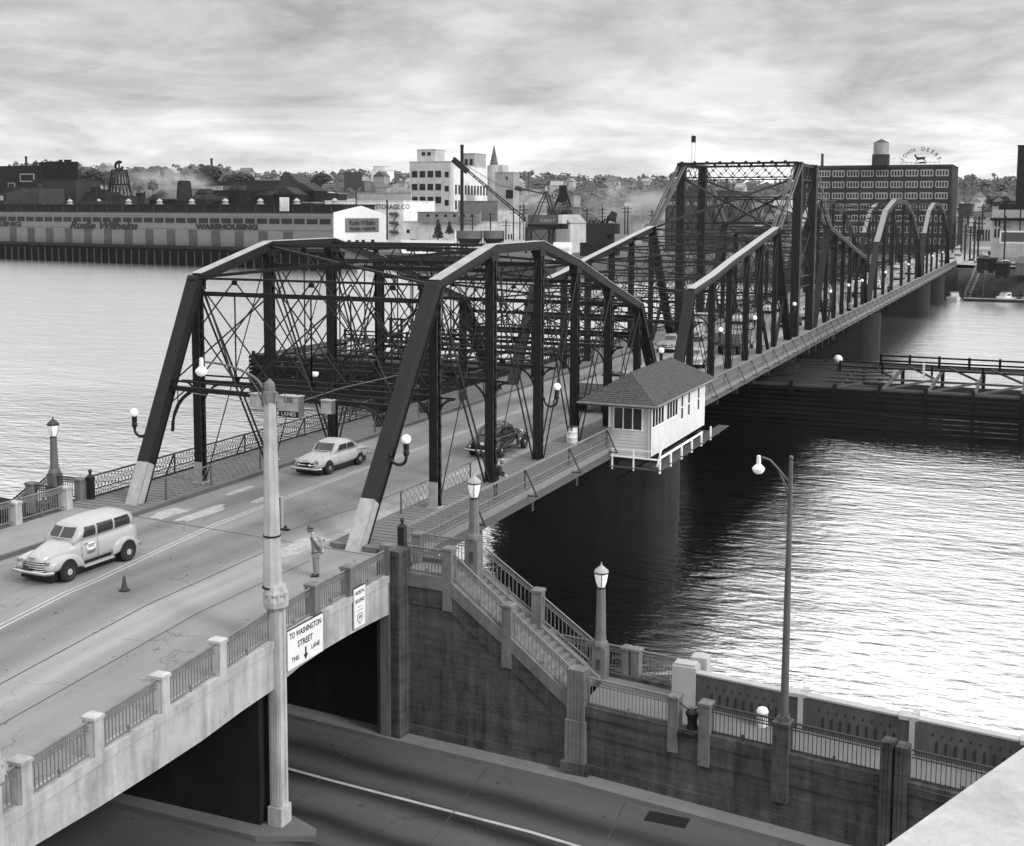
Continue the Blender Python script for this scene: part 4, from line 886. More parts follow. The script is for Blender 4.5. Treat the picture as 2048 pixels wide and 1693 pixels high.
if 0: tag(m.build('building_ledge', mat('white_ledge', .40, .85, .3, 3, 0, bump=.3, fine=.15)), 'white roof ledge of the nearest building, cutting off the bottom right corner', 'ledge')
# tender house
H = thing('tender_house', 'white clapboard bridge tender house with a hipped shingle roof, built out over the railing', 'bridge tender house', (9.2, 28.6, -.35))
hx0, hx1, hy0, hy1, hz0, hz1 = 8.1, 10.35, 22.6, 34.1, -.42, 2.45
m_clap = mat('clapboard', .52, .6, .1, 1.5, .14)
m = MB(); m.box(hx0, hx1, hy0, hy1, hz0, hz1)
for k in range(17):
    z = hz0+.02+k*.172
    if z > hz1-.1: break
    m.loft([[(x, y, z) for x, y in ((hx0-.03, hy0-.03), (hx1+.03, hy0-.03), (hx1+.03, hy1+.03), (hx0-.03, hy1+.03))], [(x, y, z+.165) for x, y in ((hx0-.004, hy0-.004), (hx1+.004, hy0-.004), (hx1+.004, hy1+.004), (hx0-.004, hy1+.004))]])
m.build('wall', m_clap, H)
for x, y in ((hx0, hy0), (hx1, hy0), (hx1, hy1)): MB().box(x-.05, x+.05, y-.05, y+.05, hz0, hz1).build('corner_board', m_white, H)
def win(x0, x1, z0, z1, face, n=1, nh=1, name='window'):
    fr, pn = MB(), MB()
    e_ = .05
    def bx(m_, a, b_, c_, d_, o0, o1):
        if face == 'front': m_.box(a, b_, hy0-o1, hy0-o0, c_, d_)
        else: m_.box(hx1+o0, hx1+o1, a, b_, c_, d_)
    bx(pn, x0, x1, z0, z1, .0, .035)
    for k in range(n+1): c = x0+(x1-x0)*k/n; bx(fr, c-e_/2, c+e_/2, z0-.04, z1+.04, 0, .055)
    for k in range(nh+1): c = z0+(z1-z0)*k/nh; bx(fr, x0-.04, x1+.04, c-e_/2, c+e_/2, 0, .05)
    f = fr.build(name, m_white, H); pn.build('pane', m_glass, f); return f
win(8.35, 9.95, 1.05, 2.25, 'front', 3)
win(22.95, 25.2, 1.15, 2.25, 'side', 4); win(25.75, 28.0, 1.15, 2.25, 'side', 4); win(28.7, 29.2, .75, 2.15, 'side', 1, 2); win(30.2, 30.7, .75, 2.15, 'side', 1, 2); win(32.4, 32.9, .75, 2.15, 'side', 1, 2)
m = MB(); m.box(hx0+.1, hx1-.1, hy0+.2, hy1-.2, .2, 2.3)
e = dict(x0=6.55, x1=10.95, y0=21.7, y1=34.7, z=2.5); r0, r1, rz = (8.75, 24.2, 3.92), (8.75, 32.2, 3.92), 0
m = MB(); c4 = [(e['x0'], e['y0'], e['z']), (e['x1'], e['y0'], e['z']), (e['x1'], e['y1'], e['z']), (e['x0'], e['y1'], e['z'])]
low = [(x, y, z-.12) for x, y, z in c4]
m.add(c4+[r0, r1]+low, [(0, 1, 4), (1, 2, 5, 4), (2, 3, 5), (3, 0, 4, 5), (6, 7, 1, 0), (7, 8, 2, 1), (8, 9, 3, 2), (9, 6, 0, 3), (9, 8, 7, 6)])
# shingle courses
def courses(a, b_, c_, d_, n=17):
    """quad a-b eave, d-c ridge"""
    a, b_, c_, d_ = map(Vector, (a, b_, c_, d_)); nr = (b_-a).cross(d_-a).normalized(); nr = nr if nr.z > 0 else -nr
    rr = random.Random(int(a.x*10))
    for i in range(n):
        t0, t1 = i/n, (i+1)/n; p0, p1 = a.lerp(d_, t0), b_.lerp(c_, t0); q0, q1 = a.lerp(d_, t1), b_.lerp(c_, t1)
        L = (p1-p0).length; w = .2; k = max(1, int(L/w))
        for j in range(k):
            s0, s1 = j/k, (j+.93)/k; h = .018+rr.random()*.016; g0, g1 = p0.lerp(p1, s0), p0.lerp(p1, s1); g2, g3 = q0.lerp(q1, s1), q0.lerp(q1, s0)
            m.add([g0+nr*h, g1+nr*h, g2+nr*.006, g3+nr*.006, g0, g1], [(0, 1, 2, 3), (4, 5, 1, 0)])
courses(c4[0], c4[1], r0, r0); courses(c4[1], c4[2], r1, r0, 17); courses(c4[3], c4[0], r0, r1, 17)
m.build('roof', m_shingle, H)
m = MB(); m.tube([r0, r1], .05, 6); [m.tube([c4[i], (r0 if i < 2 else r1)], .035, 6) for i in range(4)]; m.build('ridge_cap', m_raild, H)
m = MB(); m.tube([(e['x0'], e['y0']-.05, 2.5), (e['x1'], e['y0']-.05, 2.5)], .06, 8); m.tube([(e['x1']+.05, e['y0'], 2.5), (e['x1']+.05, e['y1'], 2.5)], .05, 8); m.tube([(10.45, 22.5, 2.4), (10.45, 22.5, hz0)], .035, 6); m.build('gutter', m_rail, H)
m = MB(); 
for x in (10.5, 10.68, 10.86, 11.04): m.box(x-.07, x+.07, 22.3, 37.8, -1.0, -.95)
m.box(8.2, 11.1, 22.2, 22.6, -1.0, -.95); m.box(8.2, 11.0, 24, 24.15, -1.2, -1.003); m.box(8.2, 11.0, 28, 28.15, -1.2, -1.003); m.box(8.2, 11.0, 32, 32.15, -1.2, -1.003); m.box(8.2, 11.0, 35.5, 35.65, -1.2, -1.003); m.build('walkway', m_wood, H)
m = MB()
for y in (22.3, 24.4, 26.6, 28.8, 31.0, 33.2): m.bar((11.05, y, -1.15), (11.05, y, -.3 if y > 23 else .1), .09, .09)
for x in (8.4, 9.6): m.bar((x, 22.25, -1.1), (x, 22.25, .05), .07, .07)
m.bar((11.05, 22.3, -.32), (11.05, 31.2, -.34), .05, .12); m.bar((8.2, 22.2, -.35), (11.05, 22.2, -.4), .05, .08); m.bar((8.2, 22.2, .02), (11.05, 22.2, .02), .04, .04); m.bar((10.75, 22.8, -.9), (10.9, 23.6, .6), .06, .06); m.build('walkway_rail', m_white, H)
for y in (23.5, 26.8, 30.1, 33.4): m = MB(); m.bar((8.2, y, -.55), (10.4, y, -.5), .15, .18); m.bar((8.2, y, -2.0), (10.2, y, -.6), .12, .12); m.build('support_bracket', m_woodd, H)
# fender pier
def fender():
    T = thing('fender_pier', 'dark timber fender pier with plank walls and a railed deck, crossing under the swing span', 'fender pier', (0, 92, WZ))
    X0, X1 = -56, 60; zt = -4.1
    m = MB()
    for k in range(9):
        z = WZ-.2+k*.46; off = k*.09; m.box(X0, X1, 80.6+off, 80.9+off, z, z+.36)
    for k in range(9): z = WZ-.2+k*.46; m.box(X0-.3, X0, 80.9, 103, z, z+.36)
    m.build('plank_wall', m_wood if False else mat('fender_plank', .011, .95, .7, .35, 0, spec=.05, bump=.4, vs=(.25, 3, 3), fine=.3), T)
    x = X0
    while x < X1: MB().lathe((x, 81.9, WZ-1), [(.2, 0), (.2, 4.3)], 6).build('pile', m_woodd, T); MB().lathe((x, 102.5, WZ-1), [(.2, 0), (.2, 5.2)], 6).build('pile', m_woodd, T); x += 4.2
    MB().box(X0+.2, X1, 82.2, 102, -6.2, -6.0).build('dark_infill', m_woodd, T)  # added dark sheet, hides the bright water between the fender walls
    m = MB(); m.box(X0, X1, 81.5, 81.8, zt-.1, zt+.2); m.box(X0, X1, 102.3, 102.7, zt-.1, zt+.2); m.box(X0, X1, 99.5, 99.7, zt, zt+.2); m.box(X0, X1, 91.7, 92, zt-.3, zt-.1)
    x = X0; rr = random.Random(3)
    while x < X1:
        if not (-9 < x < 9): m.box(x-.14, x+.14, 81.6, 102.5, zt-.35, zt-.1); m.bar((x, 82, zt), (x+4, 92+rr.uniform(-2, 2), zt-.2+rr.uniform(-.1, .3)), .18, .2); m.bar((x+4, 93, zt), (x+.5, 102, zt+rr.uniform(-.1, .5)), .18, .2)
        x += 4.2
    m.build('deck_frame', m_wood, T)
    m = MB(); y = 82
    while y < 102.2: m.box(-9, 12+3*math.sin(y*2.1), y, y+.24, zt-.09, zt+.0); y += .27
    m.build('deck', mat('fender_deck', .028, .9, .4, 2, 0, vs=(.3, 4, 1), fine=.2), T)
    m = MB(); 
    for yy in (102.4,):
        for z in (zt+.55, zt+1.1): m.box(13, X1, yy-.06, yy+.06, z-.09, z+.09); m.box(X0, -9, yy-.06, yy+.06, z-.09, z+.09)
        x = 13
        while x < X1: m.box(x-.13, x+.13, yy-.13, yy+.13, zt, zt+1.3); x += 3.1
        x = X0
        while x < -9: m.box(x-.13, x+.13, yy-.13, yy+.13, zt, zt+1.3); x += 3.1
    for z in (zt+.5, zt+1.05): m.box(9.5, 34, 95.4, 95.55, z-.06, z+.06)
    for x in (9.6, 14, 19, 24, 29): m.box(x-.1, x+.1, 95.3, 95.6, zt-.1, zt+1.1)
    x = X0
    while x < X1: m.box(x-.16, x+.16, 81.3, 81.6, zt-.9, zt+.45); x += 4.2
    m.build('railing', m_woodd, T)
    return T
fender()
t = thing('floodlight', 'round white floodlight on the fender pier deck near the swing span pivot', 'floodlight', (9.2, 96.5, -4.1), local=True)
MB().sphere((0, 0, 1.1), .5, 14, 8).build('globe', m_white, t, smooth=True); MB().tube([(0, 0, 0), (0, 0, .7)], .07, 6).build('post', m_black, t)
t = thing('marker_post', 'thin white striped marker post on the fender pier railing', 'marker post', (18.2, 95.2, -4.3), local=True); MB().box(-.1, .1, -.1, .1, 0, 1.1).build('upper', m_white, t); MB().box(-.1, .1, -.1, .1, 1.15, 1.5).build('top', m_white, t)
# winch gear on the left part of the fender
t = thing('winch_gear', 'small timber gallows frame with winch gear on the left end of the fender pier', 'winch', (-47, 100, -4.1), local=True)
m = MB(); [m.box(s-.12, s+.12, -.12, .12, 0, 3.0) for s in (-.8, .8)]; m.box(-1.3, 1.3, -.15, .15, 3.0, 3.25); m.build('gallows', m_woodd, t); MB().tube([(-.7, 0, 1), (.7, 0, 1)], .4, 10).build('drum', m_steel, t); m = MB(); [m.tube([(1.5+i*.35, 0, 2.6-i*.35), (1.75+i*.35, 0, 2.6-i*.35)], .22, 8) for i in range(4)]; m.build('sheaves', m_black, t)
# ================= VEHICLES =================
def sring(x, w, z0, z1, n=3.5, k=20, yc=0., top=1.):
    r = []; zc, h = (z0+z1)/2, (z1-z0)/2
    for j in range(k):
        a = 2*math.pi*(j+.5)/k; c, s = math.cos(a), math.sin(a)
        yy = w*math.copysign(abs(c)**(2/n), c); zz_ = h*math.copysign(abs(s)**(2/n), s)
        if s > 0: yy *= 1-(1-top)*abs(s)**1.5
        r.append((x, yc+yy, zc+zz_))
    return r
def wheel(T, x, y, r, w, well=True, cap=.5):
    s = 1 if y > 0 else -1
    f = lambda pr, yo: [(p_[0], p_[1]) for p_ in pr]
    def disc(prof, n=18):
        m = MB(); m.lathe((0, 0, 0), prof, n); m.xf(Matrix.Translation((x, y, r)) @ Matrix.Rotation(-s*math.pi/2, 4, 'X')); return m
    ty = disc([(r*.6, -w), (r*.94, -w), (r, -w*.8), (r, -w*.15), (r*.94, 0), (r*.62, 0)]).build('wheel', m_tyre, T, smooth=True)
    disc([(.01, .012), (r*.30, .02), (r*.34, .0), (r*.6, -.015), (r*.63, .004), (r*.63, -.03)]).build('rim', m_carw2 if cap < 1 else m_chrome, ty, smooth=True)
def front_glass(x0, z0, w0, x1, z1, w1, o=.02, split=True, nm='windshield', m_=None, T=None):
    d = Vector((x1-x0, 0, z1-z0)).normalized(); n_ = Vector((abs(d.z), 0, abs(d.x))) if x1 < x0 else Vector((-abs(d.z), 0, abs(d.x)))
    g = MB(); K = 6; vs = []
    for i in range(K+1):
        t = -1+2*i/K; b_ = -(abs(t)**2.5)*.10*(1 if n_.x > 0 else -1)
        vs += [Vector((x0+b_, w0*t, z0))+n_*o, Vector((x1+b_, w1*t, z1))+n_*o]
    g.add(vs, [(2*i, 2*i+2, 2*i+3, 2*i+1) for i in range(K)]); p = g.build(nm, m_glass, T)
    fr = MB(); fr.tube([vs[0]]+[vs[2*i] for i in range(1, K+1)]+[vs[2*i+1] for i in range(K, -1, -1)]+[vs[0]], .022, 4)
    if split: fr.bar(Vector((x0, 0, z0))+n_*(o+.01), Vector((x1, 0, z1))+n_*(o+.01), .05, .02)
    fr.build('frame', m_ or m_carw, p)
def patch_side(side, yf, x0, x1, z0, z1, sl0=0, sl1=0, o=.012):
    """curved side window between x0,x1; yf(x,z) gives the body half width"""
    m = MB(); K = 4; vs = []
    for i in range(K+1):
        t = i/K
        for j in range(6):
            u = j/5; z = z0+(z1-z0)*u; x = (x0+sl0*u)+((x1+sl1*u)-(x0+sl0*u))*t; vs.append((x, side*(yf(x, z)+o), z))
    fs = [(6*i+j, 6*i+6+j, 6*i+7+j, 6*i+1+j) for i in range(K) for j in range(5)]
    return m.add(vs, fs)
def bent(xc, w, z, r=.05, back=.18, s=1):
    return [(xc-s*back, -w, z), (xc-s*.03, -w*.8, z), (xc, -w*.4, z), (xc, w*.4, z), (xc-s*.03, w*.8, z), (xc-s*back, w, z)]
def side_y(par):
    """half width of a lofted cabin at (x, z); par: rings (x, w, z0, z1, n, top)"""
    par = sorted(par)
    def f(x, z):
        for a, b_ in zip(par, par[1:]):
            if x <= b_[0]: break
        k = min(1, max(0, (x-a[0])/(b_[0]-a[0]))); w, z0, z1, n, tp = [a[i]+(b_[i]-a[i])*k for i in range(1, 6)]
        zc, h = (z0+z1)/2, (z1-z0)/2; t = min(.98, abs(z-zc)/h); s = t**(n/2) if z > zc else 0
        return w*(1-t**n)**(1/n)*(1-(1-tp)*s**1.5)
    return f
def wagon():
    T = thing('panel_wagon', 'cream early fifties carryall wagon with round fenders, driving toward the camera on the left', 'car', (-1.68, -7.1, 0), -math.pi/2-.03, local=True); T.scale = (.9,)*3
    P_ = m_carw
    rings = [sring(-2.42, .70, .45, 1.30), sring(-2.36, .84, .42, 1.42), sring(-2.1, .90, .40, 1.46), sring(-1, .915, .38, 1.45), sring(.3, .91, .38, 1.42), sring(.85, .88, .38, 1.40), sring(1.05, .78, .42, 1.37, 3), sring(1.5, .64, .45, 1.31, 2.8), sring(2.0, .50, .5, 1.2, 2.6), sring(2.28, .42, .55, 1.06, 2.5), sring(2.38, .32, .6, .95, 2.4)]
    MB().loft(rings).build('body', P_, T, smooth=60)
    MB().loft([sring(-2.40, .60, 1.25, 1.70, 3, top=.85), sring(-2.28, .74, 1.2, 1.90, 3, top=.85), sring(-1.9, .82, 1.2, 2.03, 3, top=.82), sring(-1, .85, 1.2, 2.08, 3, top=.8), sring(0, .85, 1.2, 2.06, 3, top=.8), sring(.45, .82, 1.2, 1.99, 3, top=.82), sring(.68, .78, 1.2, 1.84, 3, top=.88), sring(1.02, .76, 1.2, 1.42, 3)]).build('roof', P_, T, smooth=60)
    yf = side_y([(-2.40, .60, 1.25, 1.70, 3, .85), (-2.28, .74, 1.2, 1.90, 3, .85), (-1.9, .82, 1.2, 2.03, 3, .82), (-1, .85, 1.2, 2.08, 3, .8), (0, .85, 1.2, 2.06, 3, .8), (.45, .82, 1.2, 1.99, 3, .82), (.68, .78, 1.2, 1.84, 3, .88), (1.02, .76, 1.2, 1.42, 3, 1)])
    for s in (-1, 1):
        for (a, b_, c_, d_, q, w_) in ((-.02, .62, 1.45, 1.83, 0, -.16), (-.98, -.14, 1.45, 1.85, 0, 0), (-2.02, -1.10, 1.45, 1.84, .1, 0)):
            g = patch_side(s, yf, a, b_, c_, d_, q, w_, .02).build('side_window', m_glass, T)
    MB().box(-2.2, 2.2, -.8, .8, .14, .5).build('contact_shade', m_black, T)  # black box added as contact shade below the wagon
    for s in (-1, 1):
        for x_ in (.78, -.08): MB().add([(x_-.008, s*.925, .5), (x_+.008, s*.925, .5), (x_+.008, s*.912, 1.4), (x_-.008, s*.912, 1.4)], [(0, 1, 2, 3)]).build('door_seam', m_black, T)
    front_glass(1.01, 1.445, .64, .71, 1.82, .56, .035, True, T=T)
    MB().add([(-2.44, -.45, 1.42), (-2.44, .45, 1.42), (-2.36, .40, 1.75), (-2.36, -.40, 1.75)], [(0, 1, 2, 3)]).build('rear_window', m_glass, T)
    for s in (-1, 1):
        MB().loft([sring(.70, .10, .38, .62, 3, yc=s*.84), sring(.85, .18, .36, .82, 2.8, yc=s*.80), sring(1.15, .25, .40, .98, 2.6, yc=s*.74), sring(1.6, .28, .52, 1.03, 2.5, yc=s*.72), sring(2.05, .27, .45, .98, 2.4, yc=s*.71), sring(2.32, .22, .48, .86, 2.3, yc=s*.69), sring(2.42, .10, .55, .74, 2.2, yc=s*.68)]).build('front_fender', P_, T, smooth=60)
        MB().loft([sring(-2.30, .06, .45, .70, 2.5, yc=s*.88), sring(-2.1, .13, .42, .92, 2.6, yc=s*.88), sring(-1.6, .17, .52, 1.02, 2.6, yc=s*.88), sring(-1.15, .15, .42, .98, 2.5, yc=s*.88), sring(-.88, .07, .38, .72, 2.5, yc=s*.88)]).build('rear_fender', P_, T, smooth=60)
        for x in (1.56, -1.62):
            m = MB(); m.lathe((0, 0, 0), [(.45, 0), (.43, .02), (.01, .036)], 20); m.xf(Matrix.Translation((x, s*(1.0 if x > 0 else 1.05), .43)) @ Matrix.Rotation(-s*math.pi/2, 4, 'X')); m.build('wheel_well', m_black, T); wheel(T, x, s*(1.05 if x > 0 else 1.08), .375, .2)
        MB().box(-.85, .75, s*.93-.10, s*.93+.10, .34, .40).build('running_board', P_, T)
        m = MB(); m.lathe((0, 0, 0), [(.115, 0), (.12, .05), (.085, .085), (.01, .1)], 14); m.xf(Matrix.Translation((2.32, s*.70, .86)) @ Matrix.Rotation(math.pi/2, 4, 'Y')); m.build('headlight', m_chrome, T, smooth=True)
        MB().bar((.62, s*.90, 1.22), (.46, s*.905, 1.22), .03, .03).build('door_handle', m_chrome, T)
    m = MB()
    for k in range(5): w = .56+.0*k; m.tube(bent(2.42+.01*k, w, .88-k*.085, back=.16), .026, 6)
    m.build('grille', m_chrome, T, smooth=True); MB().loft([sring(2.2, .5, .46, .92, 4), sring(2.36, .48, .48, .9, 4)]).build('grille_opening', m_black, T)
    MB().tube(bent(2.60, .98, .50, back=.3), .065, 8).build('front_bumper', m_chrome, T, smooth=True); MB().tube(bent(-2.62, .95, .50, back=.2, s=-1), .055, 8).build('rear_bumper', m_chrome, T, smooth=True)
    MB().box(2.40, 2.44, -.16, .16, .99, 1.03).build('nameplate', m_chrome, T); MB().box(2.56, 2.60, -.28, .0, .56, .70).build('number_plate', m_raild, T)
    for s in (-1, 1):
        m = MB(); m.sphere((0, 0, 0), .26, 14, 6, .01); m.xf(Matrix.Translation((.28, s*.913, 1.08)) @ Matrix.Rotation(math.pi/2, 4, 'X') @ Matrix.Diagonal((1, .62, 1, 1))); d_ = m.build('door_emblem', m_white, T)
        m = MB(); [m.box(.28-w, .28+w, s*.925-.003, s*.925+.003, z, z+.035) for w, z in ((.2, 1.12), (.15, 1.05), (.24, .86), (.18, .80))]; m.build('emblem_lines', m_steel2, d_)
    # driver
    MB().sphere((.25, -.36+.72, 1.56), .12, 10, 8, 1.2).build('driver_head', m_carm, T, smooth=True) if False else None
    return T
wagon()
def coupe(paint, label, loc, rz, glass=True, group=None, detail=True, name='parked_car', scale=1., h=1.56):
    T = thing(name, label, 'car', loc, rz, group, local=True)
    T.scale = (scale,)*3
    MB().loft([sring(-2.50, .50, .45, .80, 2.6), sring(-2.42, .78, .36, .90, 3), sring(-2.1, .88, .30, .98, 3.4), sring(-1.4, .91, .28, 1.02, 3.6), sring(-.4, .92, .27, 1.03, 3.8), sring(.7, .92, .27, 1.01, 3.8), sring(1.3, .90, .30, .98, 3.5), sring(1.9, .86, .32, .92, 3.2), sring(2.3, .80, .34, .84, 2.8), sring(2.45, .62, .38, .76, 2.6)]).build('body', paint, T, smooth=60)
    MB().loft([sring(.75, .62, .8, 1.03, 3), sring(1.4, .52, .8, 1.045, 3), sring(2.1, .40, .7, .96, 2.8), sring(2.4, .28, .6, .84, 2.6)]).build('hood', paint, T, smooth=60)
    MB().loft([sring(-1.75, .55, .95, 1.04, 3), sring(-1.35, .70, .9, 1.28, 3, top=.85), sring(-.9, .76, .9, 1.50, 3, top=.8), sring(-.2, .77, .9, h, 3, top=.8), sring(.3, .75, .9, h-.06, 3, top=.82), sring(.5, .73, .9, h-.17, 3, top=.88), sring(.95, .70, .9, 1.02, 3)]).build('roof', paint, T, smooth=60)
    yf = side_y([(-1.75, .55, .95, 1.04, 3, 1), (-1.35, .70, .9, 1.28, 3, .85), (-.9, .76, .9, 1.50, 3, .8), (-.2, .77, .9, h, 3, .8), (.3, .75, .9, h-.06, 3, .82), (.5, .73, .9, h-.17, 3, .88), (.95, .70, .9, 1.02, 3, 1)])
    for s in (-1, 1):
        patch_side(s, yf, -.25, .55, 1.07, 1.38, 0, -.22, .02).build('side_window', m_glass, T)
        patch_side(s, yf, -1.1, -.33, 1.07, 1.37, .18, 0, .02).build('side_window', m_glass, T)
    MB().box(-2.2, 2.2, -.75, .75, .10, .4).build('contact_shade', m_black, T)  # added black box, stands in for shade beneath the car
    for s in (-1, 1):
        for x_ in (.62, -.42): MB().add([(x_-.008, s*.926, .42), (x_+.008, s*.926, .42), (x_+.008, s*.90, .96), (x_-.008, s*.90, .96)], [(0, 1, 2, 3)]).build('door_seam', m_black, T)
    front_glass(.91, 1.06, .60, .55, h-.22, .54, .05, False, m_=paint, T=T)
    front_glass(-1.64, 1.11, .46, -1.2, 1.36, .44, .05, False, nm='rear_window', m_=paint, T=T)
    for s in (-1, 1):
        for x in (1.52, -1.38):
            m = MB(); m.lathe((0, 0, 0), [(.39, 0), (.37, .03), (.01, .031)], 18); m.xf(Matrix.Translation((x, s*.87, .38)) @ Matrix.Rotation(-s*math.pi/2, 4, 'X')); m.build('wheel_well', m_black, T); wheel(T, x, s*.935, .34, .18, cap=1)
        m = MB(); m.lathe((0, 0, 0), [(.13, 0), (.13, .05), (.10, .07), (.01, .09)], 14); m.xf(Matrix.Translation((2.34, s*.66, .76)) @ Matrix.Rotation(math.pi/2, 4, 'Y')); m.build('headlight', m_chrome, T, smooth=True)
        m = MB(); m.tube([(-1.2, s*.90, .92), (-2.0, s*.88, .86), (-2.48, s*.76, .80)], [.03, .07, .06], 8); m.build('rear_wing', paint, T, smooth=True); MB().sphere((-2.5, s*.72, .8), .06, 8, 6).build('tail_light', m_chrome, T, smooth=True)
    if detail:
        MB().loft([sring(2.36, .60, .46, .74, 3), sring(2.47, .56, .48, .72, 3)]).build('grille_opening', m_black, T)
        m = MB(); m.tube(bent(2.52, .66, .60, back=.12), .035, 6); m.build('grille', m_chrome, T, smooth=True); [MB().sphere((2.54, y, .60), .085, 10, 6).build('grille_bullet', m_chrome, T, smooth=True) for y in (-.34, .34)]
        m = MB(); m.tube(bent(2.50, .68, .75, back=.15), .025, 6); m.build('grille_trim', m_chrome, T, smooth=True)
    MB().tube(bent(2.62, .95, .42, back=.28), .06, 8).build('front_bumper', m_chrome, T, smooth=True); MB().tube(bent(-2.66, .93, .44, back=.25, s=-1), .06, 8).build('rear_bumper', m_chrome, T, smooth=True)
    return T
cz = coupe(m_carw, 'cream fifties coupe with chrome bumpers, driving toward the camera behind the lamp column', (-2.72, 11.7, 0), -math.pi/2-.05, name='coupe', scale=.92, h=1.64)
# black thirties sedan seen from behind
def sedan():
    T = thing('old_sedan', 'glossy black pre-war sedan seen from behind, passing the man at the railing', 'car', (3.15, 19.0, 0), math.pi/2-.03, local=True); P_ = m_card
    MB().loft([sring(-2.15, .35, .45, .75, 2.3), sring(-2.05, .55, .40, 1.0, 2.4), sring(-1.7, .68, .38, 1.15, 2.8), sring(-.9, .74, .36, 1.15, 3), sring(.3, .72, .36, 1.12, 3), sring(.8, .62, .40, 1.12, 2.8), sring(1.5, .42, .45, 1.08, 2.5), sring(2.0, .30, .5, .98, 2.4), sring(2.1, .18, .6, .85, 2.3)]).build('body', P_, T, smooth=60)
    MB().loft([sring(-2.0, .38, .85, 1.05, 2.5), sring(-1.6, .56, .9, 1.38, 2.6), sring(-1.1, .64, .9, 1.60, 2.7, top=.9), sring(-.4, .66, .9, 1.68, 2.8, top=.88), sring(.2, .65, .9, 1.64, 2.8, top=.88), sring(.45, .62, .9, 1.52, 2.8, top=.9), sring(.72, .60, .9, 1.12, 3)]).build('roof', P_, T, smooth=60)
    yf = side_y([(-2.0, .38, .85, 1.05, 2.5, 1), (-1.6, .56, .9, 1.38, 2.6, 1), (-1.1, .64, .9, 1.60, 2.7, .9), (-.4, .66, .9, 1.68, 2.8, .88), (.2, .65, .9, 1.64, 2.8, .88), (.45, .62, .9, 1.52, 2.8, .9), (.72, .60, .9, 1.12, 3, 1)])
    for s in (-1, 1):
        for a, b_ in ((-.28, .32), (-.95, -.38)): patch_side(s, yf, a, b_, 1.18, 1.46, .05, -.05, .03).build('side_window', m_glass, T)
        MB().loft([sring(.75, .05, .35, .5, 2.3, yc=s*.72), sring(1.0, .17, .35, .78, 2.3, yc=s*.70), sring(1.4, .21, .48, .92, 2.2, yc=s*.68), sring(1.8, .19, .42, .84, 2.2, yc=s*.67), sring(2.1, .10, .4, .6, 2.1, yc=s*.66)]).build('front_fender', P_, T, smooth=60)
        MB().loft([sring(-2.25, .07, .35, .5, 2.2, yc=s*.76), sring(-2.05, .15, .33, .72, 2.2, yc=s*.76), sring(-1.6, .19, .45, .88, 2.2, yc=s*.76), sring(-1.2, .16, .42, .82, 2.2, yc=s*.76), sring(-.85, .05, .33, .5, 2.2, yc=s*.76)]).build('rear_fender', P_, T, smooth=60)
        MB().box(-.8, .8, s*.80-.09, s*.80+.09, .32, .37).build('running_board', m_chrome, T)
        for x in (1.42, -1.48): wheel(T, x, s*.90, .36, .17, cap=1)
        MB().sphere((1.75, s*.5, .88), .12, 10, 8).build('headlight', m_chrome, T, smooth=True)
    front_glass(-1.86, 1.18, .3, -1.5, 1.42, .3, .05, True, nm='rear_window', m_=m_card, T=T)
    MB().tube(bent(-2.42, .84, .46, back=.12, s=-1), .045, 8).build('rear_bumper', m_chrome, T, smooth=True); MB().tube(bent(2.35, .8, .46, back=.12), .045, 8).build('front_bumper', m_chrome, T, smooth=True)
    MB().box(-2.17, -2.14, -.15, .15, .72, .85).build('number_plate', m_white, T); MB().box(-2.0, -1.96, -.4, .4, 1.05, 1.08).build('trim', m_chrome, T)
sedan()
